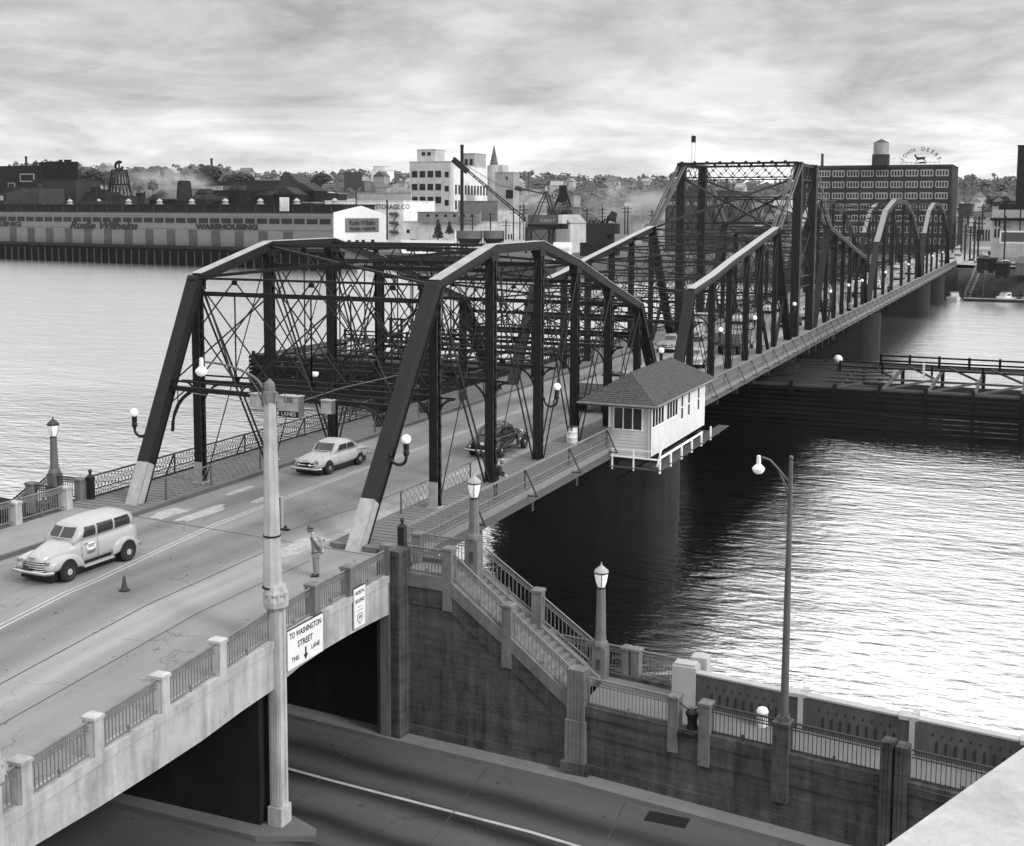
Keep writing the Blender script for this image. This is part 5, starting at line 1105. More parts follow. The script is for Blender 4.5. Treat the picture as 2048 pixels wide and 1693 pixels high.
def truck(loc, rz, label, body='box', cabp=None, L=3.6, bm=None, name='truck'):
    T = thing(name, label, 'truck', loc, rz, local=True); cabp = cabp or m_carm; bm = bm or m_carm
    MB().loft([sring(.2, .8, .55, 1.5, 4), sring(1.0, .8, .5, 1.5, 4), sring(1.3, .6, .55, 1.42, 3), sring(2.1, .48, .6, 1.25, 2.8), sring(2.3, .4, .65, 1.1, 2.6)]).build('hood', cabp, T, smooth=60)
    MB().loft([sring(.05, .74, 1.3, 2.05, 4, top=.88), sring(.7, .76, 1.3, 2.12, 4, top=.86), sring(.95, .74, 1.3, 1.95, 4, top=.9), sring(1.2, .72, 1.3, 1.5, 4)]).build('cab', cabp, T, smooth=60)
    front_glass(1.18, 1.5, .6, .92, 1.92, .55, .03, True, m_=cabp, T=T)
    for s in (-1, 1):
        MB().add([(.2, s*.775, 1.5), (.85, s*.775, 1.5), (.75, s*.72, 1.9), (.2, s*.72, 1.9)], [(0, 1, 2, 3)]).build('side_window', m_glass, T)
        MB().loft([sring(1.0, .1, .4, .7, 2.3, yc=s*.82), sring(1.5, .2, .5, 1.0, 2.3, yc=s*.78), sring(2.1, .18, .5, .9, 2.3, yc=s*.76), sring(2.35, .08, .5, .7, 2.3, yc=s*.75)]).build('front_fender', cabp, T, smooth=60)
        wheel(T, 1.6, s*.95, .42, .2); wheel(T, -L+1.1, s*.98, .45, .34)
        MB().sphere((2.3, s*.62, .95), .1, 8, 6).build('headlight', m_chrome, T)
    MB().box(-L, .1, -.4, .4, .55, .8).build('chassis', m_black, T); MB().tube(bent(2.5, .95, .55, back=.15), .07, 6).build('front_bumper', m_chrome, T)
    if body == 'box': MB().box(-L, 0, -1.02, 1.02, .85, 2.5).build('cargo_box', bm, T)
    else:
        MB().box(-L, 0, -1.1, 1.1, .82, .95).build('flatbed', m_wood, T); m = MB(); 
        for s in (-1, 1):
            for z in (1.05, 1.3, 1.55, 1.8): m.box(-L, 0, s*1.08-.025, s*1.08+.025, z, z+.15)
            for k in range(5): m.box(-L+k*L/4.1, -L+k*L/4.1+.08, s*1.05-.05, s*1.05+.05, .9, 2.0)
        for z in (1.05, 1.3, 1.55, 1.8): m.box(-L-.02, -L+.03, -1.05, 1.05, z, z+.15)
        m.build('stake_side', m_rail, T)
        MB().box(-L+.25, -.3, -.85, .85, .95, 1.9).build('load', m_carm, T)
    return T
truck((3.45, 74, 0), math.pi/2, 'stake sided truck seen from behind beyond the tender house, between two swing span posts', 'stake', L=5.0)
truck((3.2, 37.4, 0), math.pi/2, 'dark truck partly hidden behind the tender house roof corner', 'stake', m_card, L=4.5)
g_ = 'cars driving on the far part of the bridge'
coupe(m_carw, 'white car just beyond the tender house roof, heading away', (3.1, 60.5, 0), math.pi/2, group=g_, name='car')
coupe(m_carm, 'grey car far along the swing span in the oncoming lane, left of the stake truck', (-2.2, 71, 0), -math.pi/2, group=g_, name='car')
truck((-2.6, 82, 0), -math.pi/2, 'pale van coming toward the camera on the swing span, left of the stake truck', 'box', m_carw, L=3.0, bm=m_carw2, name='van')
cc = [(-2.9, 103, -1, m_carw, 'white oncoming car just beyond the swing span tower'), (3.2, 101, 1, m_card, 'dark car passing under the swing span tower, heading away'), (3.0, 113, 1, m_carw, 'white car past the tower, heading away ahead of the dark car'), (-3.1, 120, -1, m_carw2, 'grey oncoming car past the tower on the left lane'), (3.2, 126, 1, m_card, 'dark car near the end of the swing span, heading away'),
      (3.0, 180, 1, m_carw2, 'pale car inside the first arched span, heading away'), (3.1, 214, 1, m_carw, 'white car near the end of the first arched span'), (2.8, 238, 1, m_carw2, 'pale car inside the last arched span'), (-2.9, 200, -1, m_card, 'dark oncoming car inside the first arched span'), (-2.9, 262, -1, m_carw, 'white oncoming car inside the last arched span')]
for x, y, s, p_, lb in cc: coupe(p_, lb, (x, y, 0), s*math.pi/2, group=g_, detail=False, name='car')
truck((3.2, 158, 0), math.pi/2, 'white box van entering the first arched span, heading away', 'box', m_carw, L=3.2, bm=m_white, name='van')
# ================= PEOPLE =================
def skin(verts, edges, name, m_, T, sub=2, root=0):
    me = bpy.data.meshes.new('tmp'); me.from_pydata([v[:3] for v in verts], edges, []); o = bpy.data.objects.new('tmp', me); C.objects.link(o)
    o.modifiers.new('s', 'SKIN'); o.modifiers.new('u', 'SUBSURF').levels = sub; me2 = o.data
    if not me2.skin_vertices: 
        me2.attributes.new
    for i, v in enumerate(verts):
        sv = me2.skin_vertices[0].data[i]; r = v[3]; sv.radius = (r, r) if not isinstance(r, tuple) else r; sv.use_root = (i == root)
    dg = bpy.context.evaluated_depsgraph_get(); nm = bpy.data.meshes.new_from_object(o.evaluated_get(dg)); bpy.data.objects.remove(o)
    nm.materials.clear(); nm.materials.append(m_); nm.name = name
    for p in nm.polygons: p.use_smooth = True
    q = bpy.data.objects.new(name, nm); C.objects.link(q)
    if T is not None: q.parent = T
    return q
m_skin = mat('skin', .42, .6); m_suit = mat('light_suit', .25, .9, .1, 6, 0, bump=.3); m_suit2 = mat('light_trousers', .2, .9, .1, 6, 0, bump=.3); m_dark = mat('dark_suit', .022, .9, .2, 6); m_hat = mat('felt_hat', .12, .9); m_shoe = mat('black_shoes', .02, .4)
def person(label, loc, rz, elbow, wrist, lean=.0, headdrop=.0, jm=m_suit, tm=m_suit2, hat=True, hm=None, group=None, sc=1.):
    T = thing('person', label, 'person', loc, rz, group, local=True); T.scale = (sc,)*3
    ch = (lean*.5, 0, 1.28); nk = (lean, 0, 1.47); hd = (lean+.03+headdrop*.06, 0, 1.60-headdrop*.01)
    V = [(0, 0, .95, .13), (lean*.25, 0, 1.1, .13), ch+((.15, .12),), (lean*.85, 0, 1.42, .09), nk+(.055,), hd+(.088,), (hd[0]+.01, 0, hd[2]+.09, .082), (hd[0]+.075, 0, hd[2]-.045, .045)]
    E = [(0, 1), (1, 2), (2, 3), (3, 4), (4, 5), (5, 6), (5, 7)]
    for s in (-1, 1):
        b = len(V); V += [(0, s*.09, .88, .085), (.01, s*.10, .48, .055), (-.02, s*.10, .10, .038), (.09, s*.11, .04, .035)]; E += [(0, b), (b, b+1), (b+1, b+2), (b+2, b+3)]
        b = len(V); e_, w_ = elbow[0 if s > 0 else -1], wrist[0 if s > 0 else -1]; sh = Vector((lean*.85, s*.18, 1.40)); el = Vector((e_[0], s*e_[1], e_[2])); wr = Vector((w_[0], s*w_[1], w_[2])); d = (wr-el).normalized(); hn = wr+d*.09
        V += [tuple(sh)+(.06,), tuple(el)+(.042,), tuple(wr)+(.027,), tuple(hn)+((.034, .018),)]; E += [(3, b), (b, b+1), (b+1, b+2), (b+2, b+3)]
        side = d.cross(Vector((0, 0, 1))) if abs(d.z) < .9 else Vector((1, 0, 0)); side.normalize(); nrm = d.cross(side).normalized()
        for k, ln_ in enumerate((.07, .08, .075, .06)):
            q = hn+side*((k-1.5)*.019)+d*.02; b2 = len(V); V += [tuple(q)+(.0095,), tuple(q+d*ln_*.5+nrm*.004)+(.0088,), tuple(q+d*ln_*.85+nrm*.02)+(.008,)]; E += [(b+3, b2), (b2, b2+1), (b2+1, b2+2)]
        q = wr+d*.04-side*.03; b2 = len(V); V += [tuple(q)+(.011,), tuple(q-side*.02+d*.04)+(.0095,)]; E += [(b+2, b2), (b2, b2+1)]
    bd = skin(V, E, 'body', m_skin, T, 1)
    # face: eyes, ears, brows, mouth
    m = MB(); [m.sphere((hd[0]+.083, s*.032, hd[2]+.015), .011, 8, 5) for s in (-1, 1)]; m.build('eyes', m_black, bd, smooth=True); m = MB(); [m.sphere((hd[0]+.0, s*.088, hd[2]+.0), .022, 8, 5) for s in (-1, 1)]; m.build('ears', m_skin, bd); MB().box(hd[0]+.095, hd[0]+.108, -.02, .02, hd[2]-.052, hd[2]-.046).build('mouth', m_hat, bd)
    MB().lathe((hd[0]-.012, 0, hd[2]), [(.092, -.03), (.097, .03), (.09, .10), (.05, .155), (.01, .165)], 14).build('hair', m_hat, T, smooth=True)
    # jacket
    V = [(0, 0, .90, (.21, .15)), (lean*.2, 0, 1.08, (.195, .15)), (lean*.5, 0, 1.28, (.21, .155)), (lean*.8, 0, 1.42, (.16, .11)), (lean*.97, 0, 1.48, .068), (-.01, 0, .78, (.225, .165))]; E = [(0, 1), (1, 2), (2, 3), (3, 4), (0, 5)]
    for s in (-1, 1):
        b = len(V); e_, w_ = elbow[0 if s > 0 else -1], wrist[0 if s > 0 else -1]
        V += [(lean*.85, s*.18, 1.39, .095), (e_[0], s*e_[1], e_[2], .078), (w_[0], s*w_[1], w_[2], .055)]; E += [(3, b), (b, b+1), (b+1, b+2)]
    skin(V, E, 'jacket', jm, T, 2)
    V = [(0, 0, .93, (.145, .11))]; E = []
    for s in (-1, 1):
        b = len(V); V += [(0, s*.085, .84, .13), (.01, s*.10, .48, .11), (-.01, s*.10, .13, .095), (-.01, s*.10, .09, .098)]; E += [(0, b), (b, b+1), (b+1, b+2), (b+2, b+3)]
    skin(V, E, 'trousers', tm, T, 2)
    for s in (-1, 1): MB().loft([sring(-.09, .03, .0, .07, 2.5, 10, yc=s*.105), sring(-.05, .045, .0, .09, 2.5, 10, yc=s*.105), sring(.08, .05, .0, .075, 2.5, 10, yc=s*.11), sring(.16, .042, .0, .05, 2.5, 10, yc=s*.115), sring(.19, .02, .0, .03, 2.5, 10, yc=s*.115)]).build('shoe', m_shoe, T, smooth=60)
    if hat:
        h = MB().lathe((hd[0]-.005, 0, hd[2]+.07), [(.10, 0), (.103, .05), (.095, .10), (.07, .125), (.02, .11)], 16).build('hat', hm or m_hat, T, smooth=True)
        MB().lathe((hd[0]+.01, 0, hd[2]+.062), [(.09, 0), (.155, -.012), (.158, -.004), (.105, .012)], 18).build('brim', hm or m_hat, h, smooth=True); MB().lathe((hd[0]-.005, 0, hd[2]+.075), [(.105, 0), (.106, .03)], 16).build('hat_band', m_black, h)
    return T
person('man in a pale suit and hat standing on the approach road, hands behind his back', (6.55, -4.55, 0), math.pi+.45, [(-.13, .27, 1.16)]*2, [(-.20, .13, .93)]*2, lean=.10, headdrop=1., sc=1.02)
person('man in a dark coat and light hat leaning over the right hand railing', (7.72, 8.2, .16), .35, [(.22, .27, 1.16)]*2, [(.42, .14, 1.06)]*2, lean=.22, headdrop=1., jm=m_dark, tm=m_dark, hm=mat('grey_hat', .3, .9))
person('distant pedestrian in a grey coat on the right sidewalk past the swing span tower', (7.2, 119, .16), math.pi/2, [(-.02, .25, 1.16)]*2, [(.05, .26, .92)]*2, jm=m_carm, tm=m_dark, group='far pedestrians on the sidewalk')
person('farthest pedestrian in dark clothes on the right sidewalk beside the first arched span', (7.2, 160, .16), math.pi/2, [(-.02, .25, 1.16)]*2, [(.05, .26, .92)]*2, jm=m_dark, tm=m_dark, group='far pedestrians on the sidewalk')
# ================= FAR BANK =================
GZ = -1.0
def raydir(u, v=430): return FW+RI*((u-1024)/F)-UP*((v-CY)/F)
def X_at(u, y, v=430): d = raydir(u, v); return CAM.x+d.x*(y-CAM.y)/d.y
def Y_at(u, x, v=430): d = raydir(u, v); return CAM.y+d.y*(x-CAM.x)/d.x
m_fw = mat('far_glass', .012, .3)
def fm(g, v=.28, sc=.22): return mat('far_wall_%02d' % int(g*100), g, .9, v, sc, .25, spec=.1)
_fm = {}
def FM(g):
    if g not in _fm: _fm[g] = fm(g)
    return _fm[g]
def bld(name, label, u0, u1, u2, vt, D, g, cat='building', zb=GZ, fw=None, sw_=None, group=None, roof=None, gs=None, T=None, flat=True, part='wall', vb=None):
    """box aligned to the street grid: front face u0..u1, right hand face u1..u2, top at photo row vt, near corner D metres deep"""
    P = at(u1, vt, D); x1, y0, zt = P.x, P.y, P.z; x0 = X_at(u0, y0, vt); y1 = Y_at(u2, x1, vt) if u2 > u1 else y0+max(8, (x1-x0)*.5)
    if vb is not None: zb = at(u1, vb, D).z
    if T is None: T = thing(name, label, cat, (x1, y0, zb), group=group)
    w = MB().box(x0, x1, y0, y1, zb, zt).build(part, FM(g), T)
    if flat: MB().box(x0-.15, x1+.15, y0-.15, y1+.15, zt+.003, zt+.35).build('cornice', FM(round(g*.8, 2)), T)
    def grid(spec, side):
        nc, nr, a0, a1, h0, h1, wf, hf, fr = spec
        for i in range(nc):
            for j in range(nr):
                ca = a0+(a1-a0)*(i+.5)/nc; cz = h0+(h1-h0)*(j+.5)/nr; ww = (a1-a0)/nc*wf/2; hh = (h1-h0)/nr*hf/2
                m = MB(); f_ = MB()
                if side: L, o = (y1-y0), y0; 
                else: L, o = (x1-x0), x0
                p0, p1 = o+L*(ca-ww), o+L*(ca+ww); z0, z1 = zb+(zt-zb)*(cz-hh), zb+(zt-zb)*(cz+hh)
                if side: m.box(x1, x1+.10, p0, p1, z0, z1)
                else: m.box(p0, p1, y0-.10, y0, z0, z1)
                pn = m.build('window', m_fw, T)
                if fr:
                    t_ = .09*fr
                    for q in ([z0, z1] if fr < 2.5 else [z0, (z0+z1)/2, z1]):
                        if side: f_.box(x1+.1, x1+.16, p0, p1, q-t_, q+t_)
                        else: f_.box(p0, p1, y0-.16, y0-.1, q-t_, q+t_)
                    nn = 2 if fr < 2 else 4
                    for k in range(nn+1):
                        q = p0+(p1-p0)*k/nn
                        if side: f_.box(x1+.1, x1+.17, q-t_, q+t_, z0, z1)
                        else: f_.box(q-t_, q+t_, y0-.17, y0-.1, z0, z1)
                    f_.build('frame', m_whitep, pn)
    for spec in (fw or []): grid(spec, False)
    for spec in (sw_ or []): grid(spec, True)
    if roof:
        m = MB(); r_ = roof
        m.add([(x0-.3, y0-.3, zt), (x1+.3, y0-.3, zt), (x1+.3, y1+.3, zt), (x0-.3, y1+.3, zt), (x0-.3, (y0+y1)/2, zt+r_), (x1+.3, (y0+y1)/2, zt+r_)] if roof > 0 else
              [(x0-.3, y0-.3, zt), (x1+.3, y0-.3, zt), (x1+.3, y1+.3, zt), (x0-.3, y1+.3, zt), ((x0+x1)/2, y0-.3, zt-r_), ((x0+x1)/2, y1+.3, zt-r_)],
              [(0, 1, 5, 4), (2, 3, 4, 5), (1, 2, 5), (3, 0, 4)] if roof > 0 else [(0, 1, 4), (2, 3, 5), (1, 2, 5, 4), (3, 0, 4, 5)]); m.build('roof', FM(gs or round(g*.6, 2)), T)
    return T, (x0, x1, y0, y1, zb, zt)
def stack(name, label, u, vt, vb, D, r, g=.03, cat='chimney', group=None):
    P = at(u, vt, D); b_ = GZ if vb is None else at(u, vb, D).z
    t = thing(name, label, cat, (P.x, P.y, b_), group=group); h = P.z-b_
    MB().lathe((P.x, P.y, b_), [(r*1.15, 0), (r, h*.97), (r*1.15, h*.975), (r*1.15, h)], 12).build('shaft', FM(g), t); return t
# --- warehouse on piles ---
p0, p1 = Vector((-470, 383, 0)), Vector((-201.99, 339.8, 0)); wd = (p1-p0).normalized(); wn_ = Vector((-wd.y, wd.x, 0)); L = (p1-p0).length
WX = Matrix((wd, wn_, Vector((0, 0, 1)))).transposed().to_4x4(); WX.translation = p0
T = thing('river_warehouse', 'long grey riverside warehouse on timber piles with painted lettering along its wall', 'warehouse', p0)
b0, zf, ze = at(667, 500, 440).z, -.3, 12.2
def wb(name, m_, fn, par=None):
    m = MB(); fn(m); m.xf(WX); return m.build(name, m_, par or T)
m_wh = mat('warehouse_wall', .17, .9, .1, .1, .1)
wy = 30.
wl_ = wb('wall', m_wh, lambda m: m.box(0, L, 0, wy, zf, ze))
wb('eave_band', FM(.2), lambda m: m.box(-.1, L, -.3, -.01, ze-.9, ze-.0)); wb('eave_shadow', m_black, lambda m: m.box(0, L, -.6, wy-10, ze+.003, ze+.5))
wb('clerestory', FM(.03), lambda m: m.box(0, L-.5, 6, wy-6, ze+.5, ze+3.0)); wb('roof', FM(.03), lambda m: m.box(0, L, 5.5, wy-5.5, ze+3.0, ze+3.4))
wb('belt_course', FM(.12), lambda m: m.box(0, L, -.08, -.001, 6.0, 6.25)) if True else None
k = 0; x = L-.6
for i in range(40):
    wb('window', m_fw, lambda m: m.box(x-5.6, x-.6, -.12, -.0, 8.4, 10.3)); x -= 6.05
x = L-7
dm = FM(.08)
for i in range(20):
    if i: wb('loading_door', dm, lambda m: m.box(x-4.6, x, -.1, 0, zf, 5.7))
    x -= 12.1
for i in range(24): wb('roof_post', FM(.14), lambda m: m.box(L-6-i*9.2, L-5.8-i*9.2, 5.9, 6, ze+.6, ze+2.9))
def wtext(s_, size, ua, ub, zc, shear=0, bold=.03, m_=m_black):
    xs_ = []
    for u in (ua, ub):
        d = raydir(u, 450); # intersect with wall plane
        k = (p0-CAM).dot(wn_)/d.dot(wn_); q = CAM+d*k; xs_.append((q-p0).dot(wd))
    o = text('lettering', s_, size, m_, None, (0, 0, 0), (1, 0, 0), (0, 1, 0), .02, shear, bold)
    w_ = max(v.co.x for v in o.data.vertices)-min(v.co.x for v in o.data.vertices); cx = (max(v.co.x for v in o.data.vertices)+min(v.co.x for v in o.data.vertices))/2; kx = (xs_[1]-xs_[0])/w_; mx_ = (xs_[0]+xs_[1])/2
    for v in o.data.vertices: c = WX @ Vector(((v.co.x-cx)*kx+mx_, -.2-v.co.z, v.co.y+zc)); v.co = c
    o.parent = T; o.location = -T.location
wtext('TRUCKING', 2.7, -58, 43, 7.0, 0, .16); wtext('Rudie Wilhelm', 4.0, 140, 276, 6.9, .35, .18); wtext('WAREHOUSING', 2.6, 391, 516, 7.0, 0, .18)
wb('gable_wall', mat('gable_white', .66, .8, .06, .2, .08), lambda m: m.prism([(0, zf), (wy, zf), (wy, ze-.3), (wy/2, ze+2.9), (0, ze+.4)], 'x', L+.01, L+.35))
g0 = L+.36
def gb(name, m_, fn): m = MB(); fn(m); m.xf(WX); return m.build(name, m_, T)
gb('sign_board', FM(.14), lambda m: m.box(g0, g0+.2, 6, 25, 5.6, 10.6)) 
def gtext(s_, size, yc, zc, sx, m_=m_black):
    o = text('lettering', s_, size, m_, None, (0, 0, 0), (1, 0, 0), (0, 1, 0), .02, 0, .05)
    for v in o.data.vertices: v.co = WX @ Vector((g0+.25, yc+v.co.x*sx, zc+v.co.y))
    o.parent = T; o.location = -T.location
gtext('Rudie Wilhelm', 2.6, 15.5, 8.9, .95); gtext('TRUCKING  WAREHOUSE', 1.5, 15.5, 6.7, .85)
for y in (8, 12.5, 16, 21.5): gb('window', m_fw, lambda m: m.box(g0, g0+.15, y-.9, y+.9, .8, 2.8))
for i in range(15):
    vx = L-12-i*18.5
    q = WX @ Vector((vx, 15, ze+3.4)); t = thing('roof_ventilator', 'pale round roof ventilator on the dark warehouse roof', 'roof vent', q, group='row of round ventilators on the warehouse roof', local=True)
    MB().lathe((0, 0, 0), [(1.5, 0), (1.5, .3), (.9, .5), (.9, 1.1), (1.3, 1.2), (.9, 1.8), (.1, 2.3)], 10).build('cowl', m_whitep, t)
wb('dock_deck', FM(.02), lambda m: m.box(-40, L+2, -3, wy, -1.4, zf-.002))
for i in range(62): wb('pile', FM(.05), lambda m: m.lathe((L-1-i*4.4, -2.2, WZ-1), [(.28, 0), (.28, 6.8)], 6))
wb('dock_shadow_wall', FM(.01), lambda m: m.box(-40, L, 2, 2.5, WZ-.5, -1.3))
for nm, u, v in (('float_raft', 210, 524), ('float_raft', 500, 522)): pass
# --- cold storage and white blocks behind ---
T, b = bld('cold_storage', 'white cold storage building with a fire escape and lettering along its top', 650, 806, 870, 403, 505, .80, fw=[(2, 1, .3, .36, .2, .3, .5, .8, 0)])
x0, x1, y0, y1, zb, zt = b
text('lettering', '& COLD STORAGE CO', 2.6, FM(.1), T, ((X_at(764, y0)), y0-.2, at(764, 414, 505).z), (1, 0, 0), (0, 0, 1), .03, 0, .04, sx=.98)
text('lettering', 'PORTLAND ICE', 2.2, FM(.1), T, (X_at(684, y0), y0-.2, at(684, 414, 505).z), (1, 0, 0), (0, 0, 1), .03, 0, .04, sx=.8)
m = MB(); xa, xb = X_at(781, y0), X_at(799, y0)
for v in (430, 448, 466): z = at(790, v, 505).z; m.box(xa, xb, y0-1.3, y0-.1, z-.15, z+.15); m.box(xa, xb, y0-1.3, y0-1.2, z, z+1)
for va, vb_ in ((430, 448), (448, 466)): m.bar((xb-.6, y0-.8, at(790, va, 505).z), (xa+1.2, y0-.8, at(790, vb_, 505).z), .3, .5)
m.build('fire_escape', m_steel2, T)
bld('office_annex', 'low pale building with a row of small square windows behind the cold storage building', 714, 822, 824, 387, 560, .42, fw=[(12, 1, .05, .97, .55, .9, .42, .5, 0)])
bld('white_shed', 'long low white plant building with one arched window, behind the near span', 806, 1046, 1050, 446, 470, .82, fw=[(1, 1, .03, .06, .55, .72, .8, .8, 0), (1, 1, .06, .12, .2, .34, .9, .8, 0), (8, 1, .74, .92, .35, .6, .4, .8, 0)])
T, b = bld('conveyor_house', 'row of grey machinery bins on the white plant roof', 835, 960, 962, 426, 475, .26, vb=446, fw=[(6, 1, .1, .95, .45, .95, .3, .5, 0)])
bld('riverside_office', 'white two storey riverside office with large windows seen through the near truss', 803, 905, 907, 484, 415, .82, fw=[(6, 2, .08, .98, .1, .9, .78, .7, 0)])
bld('gable_shed', 'low white shed beside the conifers on the far bank', 887, 910, 912, 462, 450, .82)
# --- white tower building ---
T, b = bld('white_factory', 'tall pale factory block with dark square windows and a stair tower on its roof', 819, 901, 906, 324, 600, .48, fw=[(4, 3, .03, .80, .44, .93, .72, .50, 0), (1, 4, .85, .97, .22, .93, .8, .4, 0)])
bld('x', 'x', 834, 871, 889, 300, 606, .48, T=T, part='stair_tower', fw=[(2, 1, .2, .8, .93, .985, .62, .7, 0)])
T, b = bld('white_factory', 'long white factory wing with two bands of windows, right of the tall factory block', 905, 907, 978, 331, 615, .75, sw_=[(11, 1, .02, .98, .60, .76, .55, .8, 0), (11, 1, .02, .98, .40, .55, .55, .8, 0), (3, 1, .02, .25, .2, .33, .5, .8, 0)])
bld('factory_stair_tower', 'second pale stair tower with two dark windows, left of the church spire', 925, 950, 972, 308, 640, .38, fw=[(2, 1, .1, .9, .86, .95, .6, .8, 0)])
P = at(986, 331, 620); t = thing('grain_silo', 'round white concrete silo at the foot of the church spire', 'silo', (P.x, P.y, GZ)); MB().lathe((P.x, P.y, GZ), [(2.8, 0), (2.8, P.z-GZ)], 20).build('drum', FM(.42), t, smooth=40); MB().box(P.x+.2, P.x+5, P.y+1, P.y+8, GZ, P.z+.2).build('headhouse', FM(.5), t)
P = at(988, 332, 760); t = thing('church_spire', 'slender pointed church spire rising behind the white factory', 'church spire', (P.x, P.y, GZ)); h = at(988, 290, 760).z
MB().box(P.x-3, P.x+3, P.y-3, P.y+3, GZ, P.z).build('tower', FM(.2), t); MB().lathe((P.x, P.y, 0), [(2.9, P.z), (.08, h)], 8).build('spire', FM(.12), t)
bld('mill_block', 'pale mill block with a dark louvred opening, right of the church spire', 990, 1027, 1039, 346, 600, .34, fw=[(1, 1, .6, .7, .9, .95, 1, .8, 0), (1, 1, .6, .98, .62, .76, 1, .9, 0), (1, 1, .45, .65, .40, .48, 1, .9, 0)])
bld('brown_shop', 'flat roofed dark brown workshop with four square windows below the white factory', 917, 994, 996, 404, 490, .18, fw=[(4, 1, .05, .95, .35, .60, .33, .9, 0)])
bld('white_annex', 'white annex with small windows right of the brown workshop', 993, 1040, 1042, 420, 500, .78, fw=[(5, 1, .1, .95, .3, .6, .4, .9, 0)])
stack('smokestack', 'tall thin dark smokestack in front of the white factory wing', 924, 290, None, 470, .6, .02)
stack('smokestack', 'thin brick chimney on the skyline right of the white factories', 1059, 344, None, 900, 1.15, .12)
stack('smokestack', 'slender dark chimney rising behind the round dark tree on the left', 423, 317, None, 900, .85, .04)
stack('smokestack', 'short dark chimney on the skyline at the far left', 52, 313, None, 800, .7, .03)
stack('smokestack', 'stubby dark chimney on the left end of the brick block with the rooftop tank', 1645, 308, 332, 455, .45, .05)
stack('flag_pole', 'tall bare pole standing before the cold storage building', 712, 345, 470, 470, .22, .05, 'pole')
stack('flag_pole', 'dark pole standing by the fire escape of the cold storage building', 774, 400, 480, 440, .3, .03, 'pole')
# hospital on the hill
T, b = bld('hospital', 'white stepped block with a rooftop sign on the distant hill', 742, 775, 788, 342, 1300, .8, zb=8, fw=[(5, 1, .1, .9, .6, .8, .5, .5, 0)]); bld('x', 'x', 746, 770, 778, 333, 1310, .6, zb=8, T=T, part='upper_block', fw=[(2, 1, .1, .9, .8, .9, .6, .5, 0)])
bld('hill_block', 'dark flat topped block on the skyline left of the hospital', 688, 723, 724, 345, 1150, .06, zb=5)
bld('barn_mill', 'grey gabled mill building with tall side bays behind the warehouse', 546, 612, 636, 378, 560, .09, roof=-7.0, gs=.06, sw_=[(6, 1, .05, .95, .1, .8, .4, .9, 0)], fw=[(1, 1, .2, .3, .6, .75, 1, 1, 0)])
bld('white_shack', 'small white hut on the warehouse roof line', 559, 576, 578, 395, 455, .6, zb=13, flat=False)
bld('long_block', 'long dark flat block with a pale roof line behind the warehouse', 410, 640, 641, 362, 700, .035)
bld('dark_shop', 'dark workshop with faint lettering behind the warehouse, right of the wigwam burner', 402, 545, 546, 382, 560, .03)
bld('pale_shop', 'small pale building with a stepped front beside the dark workshop', 383, 402, 404, 380, 565, .3)
bld('pale_roof_shed', 'shed with a bright roof edge above the dark workshop', 405, 443, 445, 374, 600, .4, vb=382)
bld('left_block', 'large near-black warehouse block on the far left skyline', -40, 80, 82, 333, 620, .018)
T, b = bld('left_block', 'tall near-black block with rooftop boxes, left of the conical tower', 78, 154, 156, 325, 640, .016)
bld('x', 'x', 128, 142, 143, 321, 645, .016, T=T, part='rooftop_box', vb=326); bld('x', 'x', 118, 124, 125, 321, 645, .016, T=T, part='rooftop_box', vb=326)
def board(label, u0, u1, v0, v1, D, g, frame=None, name='billboard'):
    P = at(u0, v0, D); y = P.y; xa, xb = P.x, X_at(u1, y); z1, z0 = P.z, at(u0, v1, D).z; t = thing(name, label, 'billboard', (xa, y, z0))
    MB().box(xa, xb, y-.3, y, z0, z1).build('panel', FM(g), t)
    if frame: m = MB(); w = .5; m.box(xa-w, xb+w, y-.35, y-.05, z0-w, z0-.01); m.box(xa-w, xb+w, y-.35, y-.05, z1+.01, z1+w); m.box(xa-w, xa-.01, y-.35, y-.05, z0, z1); m.box(xb+.01, xb+w, y-.35, y-.05, z0, z1); m.build('frame', FM(frame), t)
    m = MB(); [m.box(xa+(xb-xa)*k-.2, xa+(xb-xa)*k+.2, y+.01, y+.4, min(z0, GZ+8), z0+1) for k in (.15, .85)]; m.build('legs', FM(.02), t); return t
board('white billboard with dark splotches among the dark buildings at left', 62, 82, 379, 393, 600, .45); board('unlit framed billboard on the large dark block at far left', 42, 70, 350, 362, 610, .02, .3); board('tall narrow framed billboard below the large dark block', 18, 31, 368, 387, 600, .02, .2)
board('long pale billboard just above the warehouse roof at far left', 1, 34, 392, 401, 580, .42); board('small pale framed board beside the long pale billboard', 34, 62, 391, 400, 575, .25, .4)
bld('small_gable', 'tiny white gabled hut between the dark buildings at left', 164, 171, 172, 383, 590, .4, roof=-2.5, gs=.5, vb=391)
bld('rooftop_shed', 'low dark office with faint letters right of the conical tower', 160, 250, 251, 396, 575, .02)
bld('grey_tank_house', 'grey rounded tank between the dark left buildings', 185, 196, 197, 367, 620, .12, vb=380)
